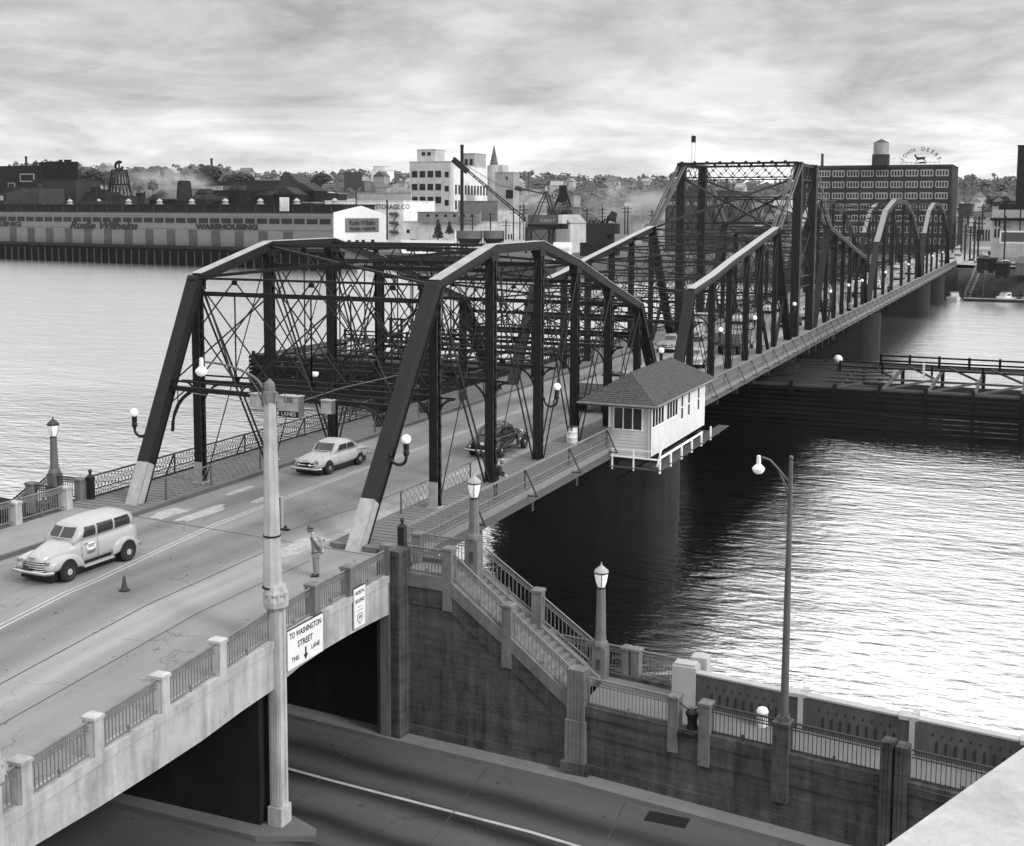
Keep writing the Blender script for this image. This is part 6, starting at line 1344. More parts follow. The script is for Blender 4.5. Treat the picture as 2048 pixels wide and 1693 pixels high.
# conical lattice tower with beacon letter
P = at(240, 402, 600); top = at(240, 341, 600).z; t = thing('sign_tower', 'conical lattice tower carrying a round advertising sign, on the left skyline', 'sign tower', (P.x, P.y, GZ)); m = MB(); zb_ = 5.
for k in range(18):
    a = 2*math.pi*k/18; m.bar((P.x+8.5*math.cos(a), P.y+8.5*math.sin(a), zb_), (P.x+3.6*math.cos(a+.5), P.y+3.6*math.sin(a+.5), top), .35, .35); m.bar((P.x+8.5*math.cos(a), P.y+8.5*math.sin(a), zb_), (P.x+3.6*math.cos(a-.5), P.y+3.6*math.sin(a-.5), top), .3, .3)
for j in range(5): z = zb_+(top-zb_)*j/4; rr = 8.5+(3.6-8.5)*j/4; m.tube([(P.x+rr*math.cos(2*math.pi*k/14), P.y+rr*math.sin(2*math.pi*k/14), z) for k in range(15)], .25, 4)
m.build('lattice', FM(.02), t); zt_ = at(240, 322, 600).z; m = MB(); m.box(P.x-.3, P.x+.3, P.y-.3, P.y+.3, top, zt_-1); m.tube([(P.x+1.9*math.cos(a)*1.1, P.y, (zt_-2.6)+2.1*math.sin(a)) for a in [2*math.pi*k/12+.9 for k in range(11)]], .7, 5); m.build('sign', FM(.02), t)
# wigwam burner + smoke
P = at(369, 400, 560); zt_ = at(369, 362, 560).z; t = thing('wigwam_burner', 'dark truncated cone of a wigwam wood burner wrapped in smoke', 'burner', (P.x, P.y, GZ)); MB().lathe((P.x, P.y, GZ), [(5.2, 0), (3.0, zt_-GZ-1), (2.4, zt_-GZ)], 16).build('cone', FM(.025), t, smooth=30)
# --- cranes and yard ---
def P2(u, v, D): return at(u, v, D)
D = 425
t = thing('tower_crane_gantry', 'dark slewing gantry crane on trestle legs with a long raised lattice jib', 'crane', P2(1085, 480, D))
a, b_ = P2(1052, 444, D), P2(906, 319, D); d = b_-a; m = MB(); s_ = Vector((0, 0, 1.1)); 
m.bar(a, b_, .35, .35); m.bar(a+s_, b_+s_*.6, .35, .35); n_ = 26
for k in range(n_): m.bar(a+d*(k/n_)+(s_ if k % 2 else s_*0), a+d*((k+1)/n_)+(s_*0 if k % 2 else s_), .2, .2)
m.bar(a+d*.80, b_, 1.4, 2.0); m.build('jib', FM(.02), t)
m = MB(); m.tube([P2(1088, 388, D), P2(1000, 372, D), b_+Vector((0, 0, .5))], .09, 4); m.tube([P2(1088, 388, D), P2(1046, 379, D)], .25, 4); m.tube([P2(1030, 376, D), P2(1044, 379, D)], .9, 6); m.build('stay_cable', m_black, t)
q = P2(1085, 438, D); xl, xr = X_at(1056, q.y), X_at(1120, q.y); zt_, zb_ = P2(1085, 430, D).z, P2(1085, 449, D).z
MB().box(xl, xr, q.y, q.y+5, zb_, zt_).build('cab', FM(.10), t); MB().box(xl, xr+1, q.y-.3, q.y+5.3, zb_-1.6, zb_-.01).build('turntable', FM(.015), t); MB().box(X_at(1117, q.y), X_at(1125, q.y), q.y-.2, q.y+4, zb_+.3, zt_).build('cab_end', FM(.5), t)
text('lettering', 'G.KELLY', 1.5, m_whitep, t, ((xl+xr)/2+1.3, q.y-.1, zb_+1.2), (1, 0, 0), (0, 0, 1), .02, 0, .02)
m = MB(); ap = P2(1090, 383, D)
for uu in (1061, 1108): m.bar(P2(uu, 448, D), ap, .4, .4); m.bar(P2(uu, 448, D)+Vector((0, 4, 0)), ap+Vector((0, 2, 0)), .35, .35)
m.bar(P2(1074, 405, D), P2(1098, 405, D), .3, .3); m.build('a_frame', FM(.03), t)
zg = GZ
for ua, ub in ((1052, 1052), (1062, 1064), (1108, 1102), (1098, 1100)):
    pa, pb = P2(ua, 455, D), P2(ub, 455, D); MB().bar(pa, Vector((pb.x, pb.y, zg)), .55, .55).build('leg', FM(.03), t)
m = MB(); 
for (ua, ub) in ((1053, 1063), (1064, 1100), (1100, 1109)): m.bar(P2(ua, 458, D), Vector((*P2(ub, 458, D).xy, zg+1)), .3, .3); m.bar(P2(ub, 458, D), Vector((*P2(ua, 458, D).xy, zg+1)), .3, .3)
m.bar(P2(1050, 456, D), P2(1112, 458, D), .6, .8); m.build('brace', FM(.03), t)
T, b = bld('concrete_plant', 'dark batching plant block lettered TRU-MIX with hoppers on top', 1094, 1141, 1160, 416, 445, .13, fw=[]); x0, x1, y0, y1, zb, zt = b
text('lettering', 'TRU-MIX', 2.7, m_black, T, ((x0+x1)/2+.6, y0-.2, zt-1.7), (1, 0, 0), (0, 0, 1), .03, 0, .06, sx=.95)
bld('x', 'x', 1140, 1148, 1161, 392, 450, .3, T=T, part='elevator_tower'); m = MB(); P = at(1126, 410, 450); [m.bar((P.x+s*3.4, P.y, P.z-1.5), (P.x+s*.5, P.y, P.z+6), .5, .5) for s in (-1, 1)]; m.box(P.x-1.2, P.x+1.2, P.y-1, P.y+1, P.z+1, P.z+7); m.build('hopper', FM(.02), T)
bld('plant_wing', 'white lean-to wing with a gabled end below the batching plant', 1112, 1140, 1172, 447, 430, .5, roof=-3, gs=.3); bld('river_shack', 'small white cabin at the water edge left of the dark coal bunker', 1106, 1138, 1144, 498, 395, .6, vb=521, roof=2, gs=.65)
D = 400; T = thing('coal_bunker', 'tall dark timber coal bunker with a clamshell conveyor on its ragged top', 'bunker', at(1173, 500, D)); q = at(1173, 452, D); xa, xb = q.x, X_at(1214, q.y); zt_, zb_ = at(1173, 447, D).z, GZ
MB().box(xa, xb, q.y, q.y+8, zb_+3.2, zt_).build('bin', FM(.02), T); m = MB(); rr = random.Random(4)
for k in range(9): m.bar((xa+(xb-xa)*k/8, q.y+.5, zb_), (xa+(xb-xa)*k/8, q.y+.5, zb_+3.4), .35, .35)
m.bar((xa, q.y-.1, zb_+5), (xb, q.y-.1, zb_+.5), .3, .3); m.build('legs', FM(.03), T); m = MB()
for k in range(7): m.bar((xa+(xb-xa)*k/7, q.y+2, zt_), (xa+(xb-xa)*(k+.8)/7, q.y+2, zt_+rr.uniform(.8, 2.6)), .4, .5)
m.box(xb+.1, X_at(1230, q.y), q.y, q.y+5, at(1220, 468, D).z, at(1220, 448, D).z); m.bar(at(1214, 447, D), at(1226, 425, D), .4, .4); m.bar(at(1232, 447, D), at(1226, 425, D), .4, .4); m.tube([at(1222, 441, D), at(1229, 425, D)], [1.6, 1.1], 8); m.build('clamshell', FM(.02), T)
bld('bunker_base', 'dark shed at the foot of the coal bunker by the river', 1160, 1215, 1240, 489, 398, .02)
for i, (u0, u1, lb) in enumerate(((915, 963, 'larger round dark hopper tank on the far bank, left of its pair'), (968, 1007, 'smaller round dark hopper tank on the far bank, right of its pair'))):
    D = 425; q = at((u0+u1)/2, 462, D); r = (X_at(u1, q.y)-X_at(u0, q.y))/2; t = thing('hopper_tank', lb, 'tank', (q.x, q.y, GZ)); MB().lathe((q.x, q.y, 0), [(r, q.z), (r, q.z-2.6)], 20).build('drum', FM(.11), t, smooth=40); MB().lathe((q.x, q.y, 0), [(r*.98, q.z-2.6), (r*.55, q.z-5.4)], 20).build('cone', FM(.02), t, smooth=40); m = MB(); [m.bar((q.x+r*c, q.y, q.z), (q.x+r*c, q.y, GZ), .25, .25) for c in (-1, -.3, .3, 1)]; m.build('leg_frame', FM(.03), t)
T, b = bld('storage_warehouse', 'dark grey brick storage warehouse with white lettering, seen through the swing span tower', 1331, 1475, 1505, 384, 440, .07, fw=[(8, 3, .05, .95, .12, .72, .25, .4, 0)]); x0, x1, y0, y1, zb, zt = b
text('lettering', 'PORTLAND VAN & STORAGE CO', 1.75, m_whitep, T, ((x0+x1)/2, y0-.25, at(1400, 408, 440).z), (1, 0, 0), (0, 0, 1), .03, 0, .03, sx=1.06)
bld('x', 'x', 1333, 1340, 1342, 378, 442, .05, T=T, part='rooftop_box', vb=384); P = at(1395, 378, 445); MB().box(P.x-4, P.x+4, P.y+2, P.y+7, zt, zt+2.2).build('rooftop_house', FM(.06), T)
# --- brick block with tank and big rooftop sign ---
T, b = bld('brick_block', 'seven storey dark brick warehouse with rows of white framed windows behind the arched spans', 1600, 1905, 1917, 331, 455, .045,
           fw=[(9, 7, .12, .985, .06, .98, .78, .50, 2), (2, 7, .045, .115, .06, .98, .6, .48, 1)]); x0, x1, y0, y1, zb, zt = b
MB().box(x0-.3, x1+.3, y0-.3, y0-.18, zt-.6, zt+.1).build('parapet_band', FM(.06), T)
q = at(1762, 310, 462); t = thing('water_tank', 'pale water tank with a conical cap on the roof of the brick block', 'water tank', (q.x, q.y, zt)); r = 15*px(462)
MB().box(q.x-r*1.02, q.x+r*1.02, q.y-r, q.y+r, zt, at(1762, 311, 462).z).build('base', FM(.05), t); MB().lathe((q.x, q.y, 0), [(r, at(0, 310, 462).z), (r, at(1762, 286, 462).z)], 20).build('drum', FM(.3), t, smooth=40); MB().lathe((q.x, q.y, 0), [(r*1.15, at(1762, 311.5, 462).z), (r*1.15, at(1762, 309.5, 462).z)], 20).build('gallery', FM(.05), t); MB().lathe((q.x, q.y, 0), [(r*1.03, at(1762, 286, 462).z), (.1, at(1762, 278.5, 462).z)], 20).build('cap', FM(.08), t)
yS = y0+2.5; sg = thing('rooftop_sign', 'open rooftop sign with arched lettering JOHN DEERE over a leaping deer', 'rooftop sign', (X_at(1837, yS), yS, zt)); s_ = 463/F
cx, cz = X_at(1837, yS), at(1837, 316, 458).z
for i, ch in enumerate('JOHN DEERE'):
    if ch == ' ': continue
    a = R(62-i*13.6); R_ = 41*s_; text('letter', ch, 10.5*s_, FM(.10), sg, (cx+R_*math.sin(-a)*.98, yS, cz-R_*.48+R_*math.cos(a)*.92), (math.cos(a), 0, math.sin(a)), (-math.sin(a), 0, math.cos(a)), .08, 0, .03)
deer = [(-10, 5), (-12.5, 8.5), (-12, 10), (-10.5, 9.6), (-9.8, 12.5), (-9.2, 10), (-8.5, 9), (-7.5, 6), (-2, 5), (3, 5.6), (7.5, 5), (9.5, 6.5), (9.2, 4), (7.5, 2), (8.5, -.5), (11.5, -3), (11, -3.8), (6.5, -1.2), (3.5, .6), (-2, -.2), (-5.5, -.8), (-8.5, -2.6), (-9.5, -1.9), (-6.5, .8), (-8.5, 2)]
MB().prism([(cx+x*s_, cz+(z-3)*s_) for x, z in deer], 'y', yS-.2, yS+.1).build('deer', FM(.03), sg)
MB().prism([(cx+x*s_, cz+(z-10.5)*s_) for x, z in [(-14, 0), (-6, 1), (2, 3.5), (8, 3.5), (13, 0)]], 'y', yS-.2, yS+.1).build('ground_line', FM(.03), sg)
m = MB(); [m.bar((cx+k*9*s_, yS+.2, zt), (cx+k*9*s_, yS+.2, cz-6*s_ if abs(k) < 4 else cz-4*s_), .12, .12) for k in range(-4, 5)]; m.box(cx-36*s_, cx+36*s_, yS+.1, yS+.25, zt+1.2, zt+1.35); m.build('frame', FM(.25), sg)
# --- right edge ---
bld('dark_tower', 'tall dark tower block cut off by the right edge of the picture', 2036, 2075, 2076, 292, 430, .02)
T, b = bld('corner_building', 'pale two storey building carrying billboards at the right edge', 1985, 2080, 2082, 416, 400, .42, fw=[(2, 2, .045, .2, .38, .82, .55, .8, 0)])
x0, x1, y0, y1, zb, zt = b; MB().box(x0-.5, x1, y0-1.0, y0-.16, zt-4.2, zt-3.3).build('awning', FM(.02), T)
board('dark rooftop billboard with a pale line of letters at the right edge', 1998, 2080, 407, 420, 398, .02); board('large white framed billboard on the wall of the pale corner building', 2003, 2080, 465, 484, 392, .10, .7); board('upper dark signboard above the corner building', 2004, 2048, 402, 406, 402, .02)
bld('low_shop', 'row of low pale shops along the street beyond the bridge end', 1950, 1984, 1990, 440, 520, .4, fw=[(5, 1, .1, .95, .2, .7, .6, .8, 0)]); bld('low_shop', 'dark boxy shop with a rooftop sign frame just right of the brick block', 1917, 1944, 1948, 409, 560, .06); bld('low_shop', 'small pale shop right of the brick block foot', 1926, 1940, 1946, 436, 470, .35)
# street going on beyond the bridge
struct('road', MB().add([(-6, 301.5, -.05), (8.5, 301.5, -.05), (14, 640, -.5), (-6, 640, -.5)], [(0, 1, 2, 3)]).add([(8.4, 301, -.05), (40, 301, -.9), (40, 330, -.95), (9, 340, -.4)], [(0, 1, 2, 3)]), mat('far_street', .30, .9, .15, .1))
for i, (x, y, s, p_, lb) in enumerate([(3.5, 320, 1, m_carw2, 'pale car on the street just past the bridge end'), (4, 345, 1, m_carm, 'grey car farther down the street past the bridge end'), (-3, 335, -1, m_carw, 'white car coming back along the street past the bridge end'), (3.6, 380, 1, m_carw, 'small white car far down the street'), (-3, 400, -1, m_card, 'small dark car far down the street'), (12.5, 318, 1, m_carw, 'white car parked by the corner of the bridge end'), (20, 312, 0, m_carw, 'white car parked beside the boxcars'), (11.5, 350, 1, m_card, 'dark car parked at the kerb by the pale shops'), (12, 372, 1, m_carw2, 'pale car parked at the kerb by the pale shops')]):
    coupe(p_, lb, (x, y, -.1 if y > 315 else -.6), s*math.pi/2, group='cars on the street beyond the bridge', detail=False, name='car')
def boxcar(u0, u1, vt, vb, D, g, label):
    T, b = bld('boxcar', label, u0, u1, u1+3, vt, D, g, cat='boxcar', vb=vb-3, flat=True); x0, x1, y0, y1, zb, zt = b
    for k in (.15, .3, .7, .85):
        m = MB(); m.lathe((0, 0, 0), [(.45, 0), (.45, .2)], 10); m.xf(Matrix.Translation((x0+(x1-x0)*k, y0-.1, zb-.25)) @ Matrix.Rotation(math.pi/2, 4, 'X')); m.build('wheel', m_black, T)
    MB().box(x0+(x1-x0)*.42, x0+(x1-x0)*.58, y0-.12, y0-.01, zb+.2, zt-.5).build('door', FM(round(g*1.4, 2)), T)
boxcar(1954, 1992, 521, 545, 300, .02, 'near-black boxcar nearest the bridge end, its door facing the river'); boxcar(1991, 2018, 531, 556, 288, .015, 'near-black boxcar standing nearer the water, in front of the first'); boxcar(2031, 2070, 530, 556, 292, .10, 'greyer boxcar cut off by the right edge')
# bank slope, jetty, boats, stairs
struct('embankment', MB().add([(9, 298, -1.0), (60, 297, -1.0), (60, 287.5, WZ+.2), (9, 287.5, WZ+.2)], [(0, 1, 2, 3)]).add([(10, 306, -.9), (60, 306, -.9), (60, 297, -1.0), (9, 298, -1.0)], [(0, 1, 2, 3)]), mat('bank_earth', .045, 1, .6, .3, 0, bump=.6, fine=.4))
t = thing('floating_jetty', 'pale floating jetty with moored boats along the right bank', 'jetty', (20, 279, WZ)); MB().box(11.5, 60, 278.6, 280.6, WZ+.1, WZ+.75).build('deck', FM(.35), t); MB().box(11.4, 60, 278.5, 278.59, WZ-.05, WZ+.55).build('fender_strip', m_black, t)
m = MB(); m.box(12, 36, 284.6, 284.8, WZ+1.2, WZ+1.5); m.box(12, 36, 284.6, 284.8, WZ+2.1, WZ+2.3); [m.box(12+k*3, 12.25+k*3, 284.5, 284.8, WZ, WZ+2.4) for k in range(8)]; m.build('rail', FM(.06), t)
def boat(x, y, L_, w, rz, label, cab=1):
    t = thing('motor_boat', label, 'boat', (x, y, WZ), rz, local=True); K = 7; rg = []
    for i in range(K):
        a = i/(K-1); xx = -L_/2+L_*a; ww = w/2*(1 if a < .45 else max(.03, 1-((a-.45)/.55)**2)); h = .8+.5*a*a; rg.append([(xx, -ww, h), (xx, -ww*.75, -.2), (xx, 0, -.35), (xx, ww*.75, -.2), (xx, ww, h), (xx, ww*.7, h+.05), (xx, -ww*.7, h+.05)])
    MB().loft(rg).build('hull', m_white, t, smooth=40)
    if cab: MB().loft([[(a, -w*.36, z), (a, w*.36, z), (a, w*.3, z2), (a, -w*.3, z2)] for a, z, z2 in ((-L_*.25, .7, 2.0), (0, .7, 2.1), (L_*.12, .8, 1.6))]).build('cabin', m_white, t); MB().box(-L_*.2, L_*.02, -w*.345, w*.345, 1.3, 1.7).build('window', m_glass, t); MB().box(-L_*.27, L_*.04, -w*.33, w*.33, 2.1, 2.18).build('cabin_roof', m_carw2, t)
    return t
boat(9.6, 276.5, 7.5, 2.9, -math.pi/2+.2, 'white cabin cruiser moored bow-on beside the bridge, left end of the jetty'); boat(20.5, 283, 6.8, 2.7, -math.pi/2-.5, 'white motor boat with a dark raised canopy behind the jetty'); boat(26, 283.2, 6.0, 2.4, -math.pi/2+.3, 'open white boat behind the middle of the jetty', 1); boat(29.6, 283.4, 7, 2.6, -math.pi/2, 'white motor boat nearest the right edge of the picture'); boat(33.5, 283, 6, 2.4, -math.pi/2-.3, 'small white boat at the end of the jetty row')
P = (14, 291); t = thing('bank_stairs', 'steep pale-railed wooden stair going down the bank beside the bridge end', 'stairs', (12, 288, WZ)); m = MB()
for s in (0, 1.3): m.bar((11.2+s, 286, WZ+.4), (13.2+s, 298, -.4), .1, .22); m.bar((11.2+s, 286, WZ+1.4), (13.2+s, 298, .6), .07, .07)
for k in range(20): a = k/20; m.box(11.2+2*a, 12.6+2*a, 286+12*a, 286.35+12*a, WZ+.4+7.0*a, WZ+.47+7.0*a)
m.build('flight', FM(.3), t)
stack('flag_pole', 'slim bare post at the water edge of the right bank', 1968, 545, 598, 284, .12, .05, 'pole')
# pleasure craft, wharves seen through the truss
T, b = bld('wharf', 'dark timber wharf along the far bank seen through the near span', 760, 1330, 1332, 521, 392, .02, cat='wharf', zb=WZ-.3, flat=False)
T, b = bld('barge', 'long flat rusty barge moored at the far wharf', 985, 1112, 1114, 536, 380, .05, cat='barge', zb=WZ-.3); bld('barge', 'white flat barge moored at the foot of the riverside office', 715, 800, 803, 537, 400, .45, cat='barge', zb=WZ-.2, flat=False)
# utility poles
UP_ = [(924, 430, 485), (1040, 410, 480), (1027, 415, 482), (1048, 408, 480), (1135, 415, 470), (1174, 417, 470), (1205, 415, 470), (1250, 413, 470), (1256, 413, 470), (1304, 420, 475), (981, 425, 480), (1012, 440, 480), (945, 430, 482), (1932, 448, 522), (1942, 455, 522), (1951, 440, 518), (1959, 432, 515), (1937, 420, 450), (2012, 432, 528), (1966, 410, 470), (1925, 430, 505), (1906, 470, 525)]
for i, (u, va, vb_) in enumerate(UP_):
    D = 450 if u < 1400 else (330 if i < 18 else 380); a = at(u, va, D); b_ = at(u, vb_, D); t = thing('utility_pole', 'dark timber utility pole with crossarms on the far bank', 'utility pole', (a.x, a.y, b_.z), group='utility poles with crossarms on the far bank')
    m = MB(); m.tube([(a.x, a.y, b_.z), (a.x, a.y, a.z)], .24, 6); m.build('pole', FM(.03), t)
    for k in range(2 if i % 3 else 3): MB().box(a.x-1.6, a.x+1.6, a.y-.1, a.y+.1, a.z-.9-k*1.3, a.z-.7-k*1.3).build('crossarm', FM(.03), t)
# ---------- hills, forest, houses ----------
def ridge(u):   # photo row of the wooded skyline
    P = [(-300, 345), (0, 345), (160, 340), (300, 345), (520, 352), (700, 358), (800, 352), (1000, 372), (1060, 362), (1130, 357), (1200, 360), (1330, 368), (1500, 372), (1600, 372), (1920, 372), (2048, 366), (2400, 362)]
    for (a, b_), (c_, d_) in zip(P, P[1:]):
        if u <= c_: return b_+(d_-b_)*(u-a)/(c_-a)
    return 362
rr = random.Random(11)
def hill_h(u, D):
    top = at(u, ridge(u)+7, 1500).z; k = min(1, max(0, (D-650)/850)); k = k*k*(3-2*k); return GZ+(top-GZ)*k
us = list(range(-500, 2600, 40)); Ds = [600, 750, 900, 1050, 1200, 1350, 1500, 1800]
hv = []; 
for D in Ds:
    for u in us: q = at(u, 430, D); hv.append((q.x, q.y, hill_h(u, D)+(0 if D == 600 else rr.uniform(-1, 1))))
hf = [(i*len(us)+j, i*len(us)+j+1, (i+1)*len(us)+j+1, (i+1)*len(us)+j) for i in range(len(Ds)-1) for j in range(len(us)-1)]
struct('hills', MB().add(hv, hf), mat('hill_ground', .05, 1, .5, .02, 0, fine=.3), smooth=True)
struct('hills', MB().add([tuple(at(u, 0, 3600).xy)+(z,) for u in range(-600, 2700, 60) for z in (0, 60+18*math.sin(u*.004+.6)+9*math.sin(u*.011))], [(2*i, 2*i+2, 2*i+3, 2*i+1) for i in range(54)]), mat('far_ridge', .07, 1, .3, .01))
fol = [mat('foliage_dark', .03, 1, .5, .12, 0, fine=.3), mat('foliage_hazed', .11, 1, .35, .05, 0, fine=.1)]  # second foliage lightened: distance haze put into its colour
def crown(m, c, r, h, n, rs, conif=False):
    """leaf clumps: many small faces spread through the crown volume"""
    for i in range(n):
        while True:
            p = Vector((rs.uniform(-1, 1), rs.uniform(-1, 1), rs.uniform(-1, 1)))
            if p.length < 1: break
        if conif: t = rs.random(); a = rs.uniform(0, 6.28); q = Vector((math.cos(a), math.sin(a), 0))*r*(1-t)*rs.uniform(.3, 1); q.z = h*(t-.5)
        else: p = p.normalized()*(.55+.45*rs.random()); q = Vector((p.x*r*(1+.15*math.sin(p.z*5+i)), p.y*r, p.z*h/2))
        s = (r*.30 if not conif else r*.22)*rs.uniform(.6, 1.3); o = c+q; vs = []
        for k in range(5): a = 2*math.pi*k/5+rs.random(); vs.append(o+Vector((math.cos(a)*s, math.sin(a)*s*.8, rs.uniform(-.5, .5)*s)))
        vs.append(o+Vector((0, 0, s*.8))); m.add(vs, [(0, 1, 5), (1, 2, 5), (2, 3, 5), (3, 4, 5), (4, 0, 5), (4, 3, 2, 1, 0)])
fm_ = MB(); cnt = 0
for i in range(1500):
    u = rr.uniform(-60, 2110); t = rr.random(); D = 760+800*t; q = at(u, 430, D); z = hill_h(u, D); s = rr.uniform(2.6, 5.0)*(1.1 if D > 1350 else .9)
    crown(fm_, Vector((q.x, q.y, z+s*.9)), s*1.2, s*2.1, 16, rr, rr.random() < (.35 if u > 1900 else .08))
for i in range(420):   # skyline row
    u = -60+i*5.2+rr.uniform(-2, 2); D = rr.uniform(1440, 1560); q = at(u, 430, D); s = rr.uniform(3.5, 7.5)*(1+.4*math.sin(u*.02)); crown(fm_, Vector((q.x, q.y, hill_h(u, D)+s*.6)), s*1.2, s*2, 22, rr, rr.random() < .12)
struct('forest', fm_, fol[1], kind='stuff')
def tree(u, vt, vb_, D, wpx, label, conif=False, n=160, g=0, grp=None):
    a, b_ = at(u, vt, D), at(u, vb_, D); h = a.z-b_.z; r = wpx*D/F/2; t = thing('conifer_tree' if conif else 'broadleaf_tree', label, 'tree', (a.x, a.y, b_.z), group=grp)
    MB().lathe((a.x, a.y, b_.z), [(h*.035, 0), (h*.02, h*.5), (h*.006, h*.9)], 6).build('trunk', FM(.03), t); m = MB(); crown(m, Vector((a.x, a.y, b_.z+h*(.55 if conif else .6))), r, h*(.9 if conif else .8), n, rr, conif); m.build('crown', fol[g], t); return t
tree(876, 440, 481, 445, 24, 'ragged dark conifer on the far bank, left of its pair', True, 260); tree(899, 445, 470, 448, 20, 'smaller dark conifer on the far bank, right of its pair', True, 200)
tree(417, 334, 372, 880, 44, 'big round dark tree on the left skyline', False, 260); tree(160, 340, 370, 800, 20, 'dark pointed tree right of the tall black block', True, 120); tree(185, 341, 372, 800, 40, 'broad dark tree between the black block and the lattice tower'); tree(215, 346, 375, 780, 40, 'dark tree just left of the lattice tower'); tree(575, 346, 372, 860, 26, 'dark tree above the long dark block, near the grey mill'); tree(480, 350, 372, 850, 50, 'low dark tree row above the long dark block'); tree(645, 348, 372, 900, 34, 'round tree on the skyline right of the grey mill')
for i, (u, vt, w, c_) in enumerate([(1075, 362, 22, 0), (1100, 358, 20, 0), (1125, 352, 26, 0), (1170, 356, 18, 1), (1210, 355, 30, 0), (1270, 360, 30, 0), (1315, 356, 26, 0), (1345, 362, 22, 1), (1455, 360, 20, 1), (1475, 362, 20, 0), (1560, 362, 24, 1), (1930, 352, 14, 1), (1946, 350, 14, 1), (1975, 362, 24, 0), (1995, 354, 12, 1), (2015, 360, 26, 0), (1135, 380, 34, 0), (1205, 378, 30, 0), (1240, 384, 34, 0), (2000, 385, 40, 0), (820, 348, 20, 0), (700, 352, 18, 1), (300, 340, 30, 0), (345, 342, 34, 0), (258, 350, 30, 0)]):
    tree(u, vt, vt+40, 1250 if vt < 376 else 900, w*1.2, ['rounded pale tree on the hazy hillside', 'pointed pale conifer on the hazy hillside'][c_], bool(c_), 110, 1, 'separate trees on the hazy hillside')
hm = [FM(.3), FM(.45), FM(.15), FM(.6)]; roofm = [FM(.08), FM(.14), FM(.3)]
def house(x, y, z, w, d_, h, rz, i):
    t = thing('hillside_house', ('grey walled', 'pale walled', 'dark walled', 'white')[i % 4]+' small house with a '+('dark', 'grey', 'pale')[i % 3]+' gabled roof on the far hillside', 'house', (x, y, z), rz, 'small houses on the far hillside', local=True)
    MB().box(-w/2, w/2, -d_/2, d_/2, -2, h).build('wall', hm[i % 4], t); m = MB(); o = .4
    m.add([(-w/2-o, -d_/2-o, h), (w/2+o, -d_/2-o, h), (w/2+o, d_/2+o, h), (-w/2-o, d_/2+o, h), (0, -d_/2-o, h+w*.38), (0, d_/2+o, h+w*.38)], [(0, 1, 4), (2, 3, 5), (1, 2, 5, 4), (3, 0, 4, 5)]); m.build('roof', roofm[i % 3], t)
    if i % 2: MB().box(-w*.25, -w*.1, -d_/2-.1, -d_/2, h*.4, h*.75).build('window', m_fw, t)
for i in range(150):
    u = rr.uniform(-20, 2070); D = 720+620*rr.random()**1.1; q = at(u, 430, D); house(q.x, q.y, hill_h(u, D)+1.5, rr.uniform(7, 13), rr.uniform(8, 14), rr.uniform(4, 8), rr.choice([0, 0, math.pi/2])+rr.uniform(-.2, .2), i)
for i in range(46):
    u = rr.uniform(640, 1960) if i > 12 else rr.uniform(0, 420); D = rr.uniform(560, 720); q = at(u, 430, D); h = rr.uniform(5, 11); w = rr.uniform(12, 30)
    T, b = bld('town_block', 'flat roofed commercial block in the town beyond the far bank', u, u+w*F/D, u+w*F/D+rr.uniform(6, 20), at(0, 0, 1).z and 0 or 0, D, .3) if False else (None, None)
    g = rr.choice([.08, .15, .3, .45, .6]); t = thing('town_block', {.08: 'black', .15: 'dark grey', .3: 'mid grey', .45: 'pale grey', .6: 'white'}[g]+(' long low' if w > 20 else ' squat' if h < 8 else ' tall')+' flat roofed block in the town beyond the far bank', 'building', (q.x, q.y, GZ), 0, 'flat roofed blocks in the town beyond the far bank', local=True)
    MB().box(0, w, 0, w*.7, 0, h).build('wall', FM(g), t); MB().box(-.2, w+.2, -.2, w*.7+.2, h+.01, h+.5).build('cornice', FM(round(g*.7, 2)), t)
    for k in range(int(w/4)): MB().box(1+k*4, 3.2+k*4, -.1, 0, h*.5, h*.8).build('window', m_fw, t)
rq = random.Random(5)
for i in range(64):
    u = rq.uniform(-10, 650); D = rq.uniform(520, 640); q = at(u, 430, D); h = rq.uniform(15, 25)*(1.1 if u < 160 else .92); w = rq.uniform(6, 20); g = rq.choice([.015, .02, .03, .05, .02, .015, .08, .04])
    t = thing('yard_building', ('black', 'dark', 'charcoal', 'grey', 'pale')[min(4, int(g*60))]+(' gabled', ' flat topped', ' corniced', ' saw-roofed')[i % 4]+' industrial shed crowded behind the long riverside warehouse', 'building', (q.x, q.y, GZ), 0, 'industrial sheds crowded behind the riverside warehouse', local=True)
    MB().box(0, w, 0, w*.8, 0, h).build('wall', FM(g), t)
    k = i % 4
    if k == 0: MB().add([(-.2, -.2, h), (w+.2, -.2, h), (w+.2, w*.8, h), (-.2, w*.8, h), (w/2, -.2, h+w*.28), (w/2, w*.8, h+w*.28)], [(0, 1, 4), (2, 3, 5), (1, 2, 5, 4), (3, 0, 4, 5)]).build('roof', FM(.04), t)
    elif k == 1: MB().box(w*.2, w*.5, 1, 4, h, h+2.2).build('rooftop_box', FM(.02), t); MB().lathe((w*.8, 2, h), [(.35, 0), (.35, rq.uniform(2, 5))], 8).build('vent_pipe', FM(.02), t)
    elif k == 2: MB().box(-.2, w+.2, -.2, w*.8+.2, h+.01, h+.4).build('cornice', FM(.25 if i % 3 == 0 else .04), t)
    else: MB().prism([(0, h), (w*.5, h+2), (w*.5, h), (w, h+2), (w, h)], 'y', 0, w*.8).build('saw_roof', FM(.05), t)
    for j in range(int(w/3.5)): MB().box(.8+j*3.5, 2.4+j*3.5, -.12, -.01, h*.55, h*.75).build('window', m_fw if g > .1 else FM(.09), t)
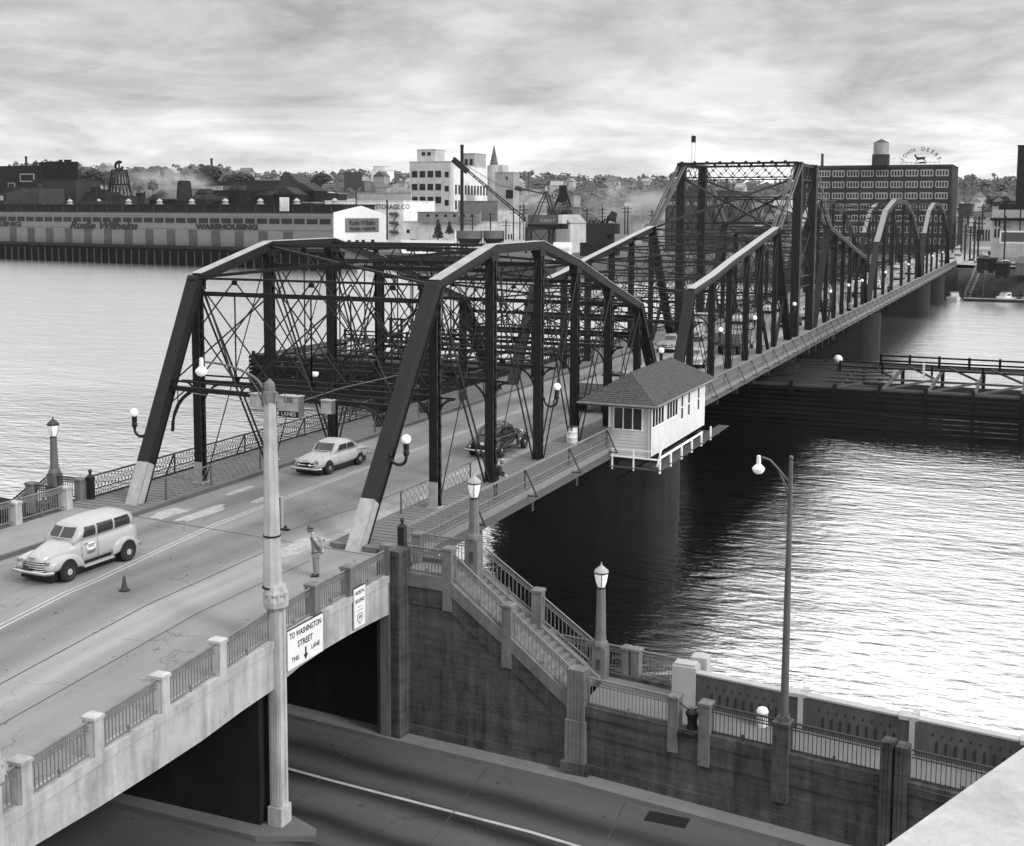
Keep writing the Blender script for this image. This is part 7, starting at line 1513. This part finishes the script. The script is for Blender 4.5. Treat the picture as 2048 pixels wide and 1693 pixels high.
for i in range(16):
    u = rq.uniform(0, 640); tree(u, rq.uniform(352, 368), 392, rq.uniform(560, 700), rq.uniform(14, 30), 'dark tree among the industrial sheds on the left bank', False, 90, 0, 'dark trees among the sheds on the left bank')
# ---------- smoke and haze ----------
def vol(name, label, c, sx, sy, sz2, dens, sc):
    m = bpy.data.materials.new(name); m.use_nodes = True; t = m.node_tree; n = t.nodes; l = t.links; n.remove(n['Principled BSDF']); v = n.new('ShaderNodeVolumePrincipled'); v.inputs['Color'].default_value = (.95, .95, .95, 1); v.inputs['Anisotropy'].default_value = .2
    co = n.new('ShaderNodeTexCoord'); nz = n.new('ShaderNodeTexNoise'); nz.inputs['Scale'].default_value = sc; nz.inputs['Detail'].default_value = 4; l.new(co.outputs['Object'], nz.inputs['Vector'])
    gr = n.new('ShaderNodeVectorMath'); gr.operation = 'LENGTH'; l.new(co.outputs['Object'], gr.inputs[0]); a = n.new('ShaderNodeMath'); a.operation = 'SUBTRACT'; a.inputs[0].default_value = 1.; l.new(gr.outputs['Value'], a.inputs[1])
    b_ = n.new('ShaderNodeMath'); b_.operation = 'SUBTRACT'; l.new(nz.outputs['Fac'], b_.inputs[0]); b_.inputs[1].default_value = .42; c_ = n.new('ShaderNodeMath'); c_.operation = 'MULTIPLY'; c_.use_clamp = True; l.new(a.outputs[0], c_.inputs[0]); l.new(b_.outputs[0], c_.inputs[1]); d_ = n.new('ShaderNodeMath'); d_.operation = 'MULTIPLY'; l.new(c_.outputs[0], d_.inputs[0]); d_.inputs[1].default_value = dens; l.new(d_.outputs[0], v.inputs['Density']); l.new(v.outputs[0], n['Material Output'].inputs['Volume'])
    o = MB().sphere((0, 0, 0), 1, 16, 10).build(name, m); o.location = c; o.scale = (sx, sy, sz2); o['kind'] = 'stuff'; o['label'] = label; return o
vol('smoke', 'pale smoke drifting from the wigwam burner on the left bank', at(365, 375, 585), 18, 14, 11, .8, 2.4)
vol('smoke', 'thin smoke drifting left of the lattice tower over the houses', at(285, 365, 640), 24, 16, 10, .35, 2.2)
vol('smoke', 'white steam puff above the low pale building by the tall factory block', at(800, 386, 600), 7, 6, 5, 6, 2.5)
vol('smoke', 'bank of bright steam behind the coal bunker', at(1275, 425, 520), 26, 15, 14, 1.3, 2.2)
vol('smoke', 'bright steam between the mill block and the gantry crane', at(1062, 415, 520), 9, 8, 8, 3.5, 2.5)
hz = MB(); D0 = 4000; hz.add([(-5200, -120, -11), (3600, -120, -11), (3600, 4100, -11), (-5200, 4100, -11), (-5200, -120, 150), (3600, -120, 150), (3600, 4100, 150), (-5200, 4100, 150)], [(0, 1, 2, 3), (4, 5, 6, 7), (0, 1, 5, 4), (1, 2, 6, 5), (2, 3, 7, 6), (3, 0, 4, 7)])
mh_ = bpy.data.materials.new('haze_air'); mh_.use_nodes = True; t = mh_.node_tree; t.nodes.remove(t.nodes['Principled BSDF']); v = t.nodes.new('ShaderNodeVolumePrincipled'); v.inputs['Color'].default_value = (.9, .9, .9, 1); v.inputs['Density'].default_value = .00004; t.links.new(v.outputs[0], t.nodes['Material Output'].inputs['Volume'])
struct('haze', hz, mh_, kind='stuff')
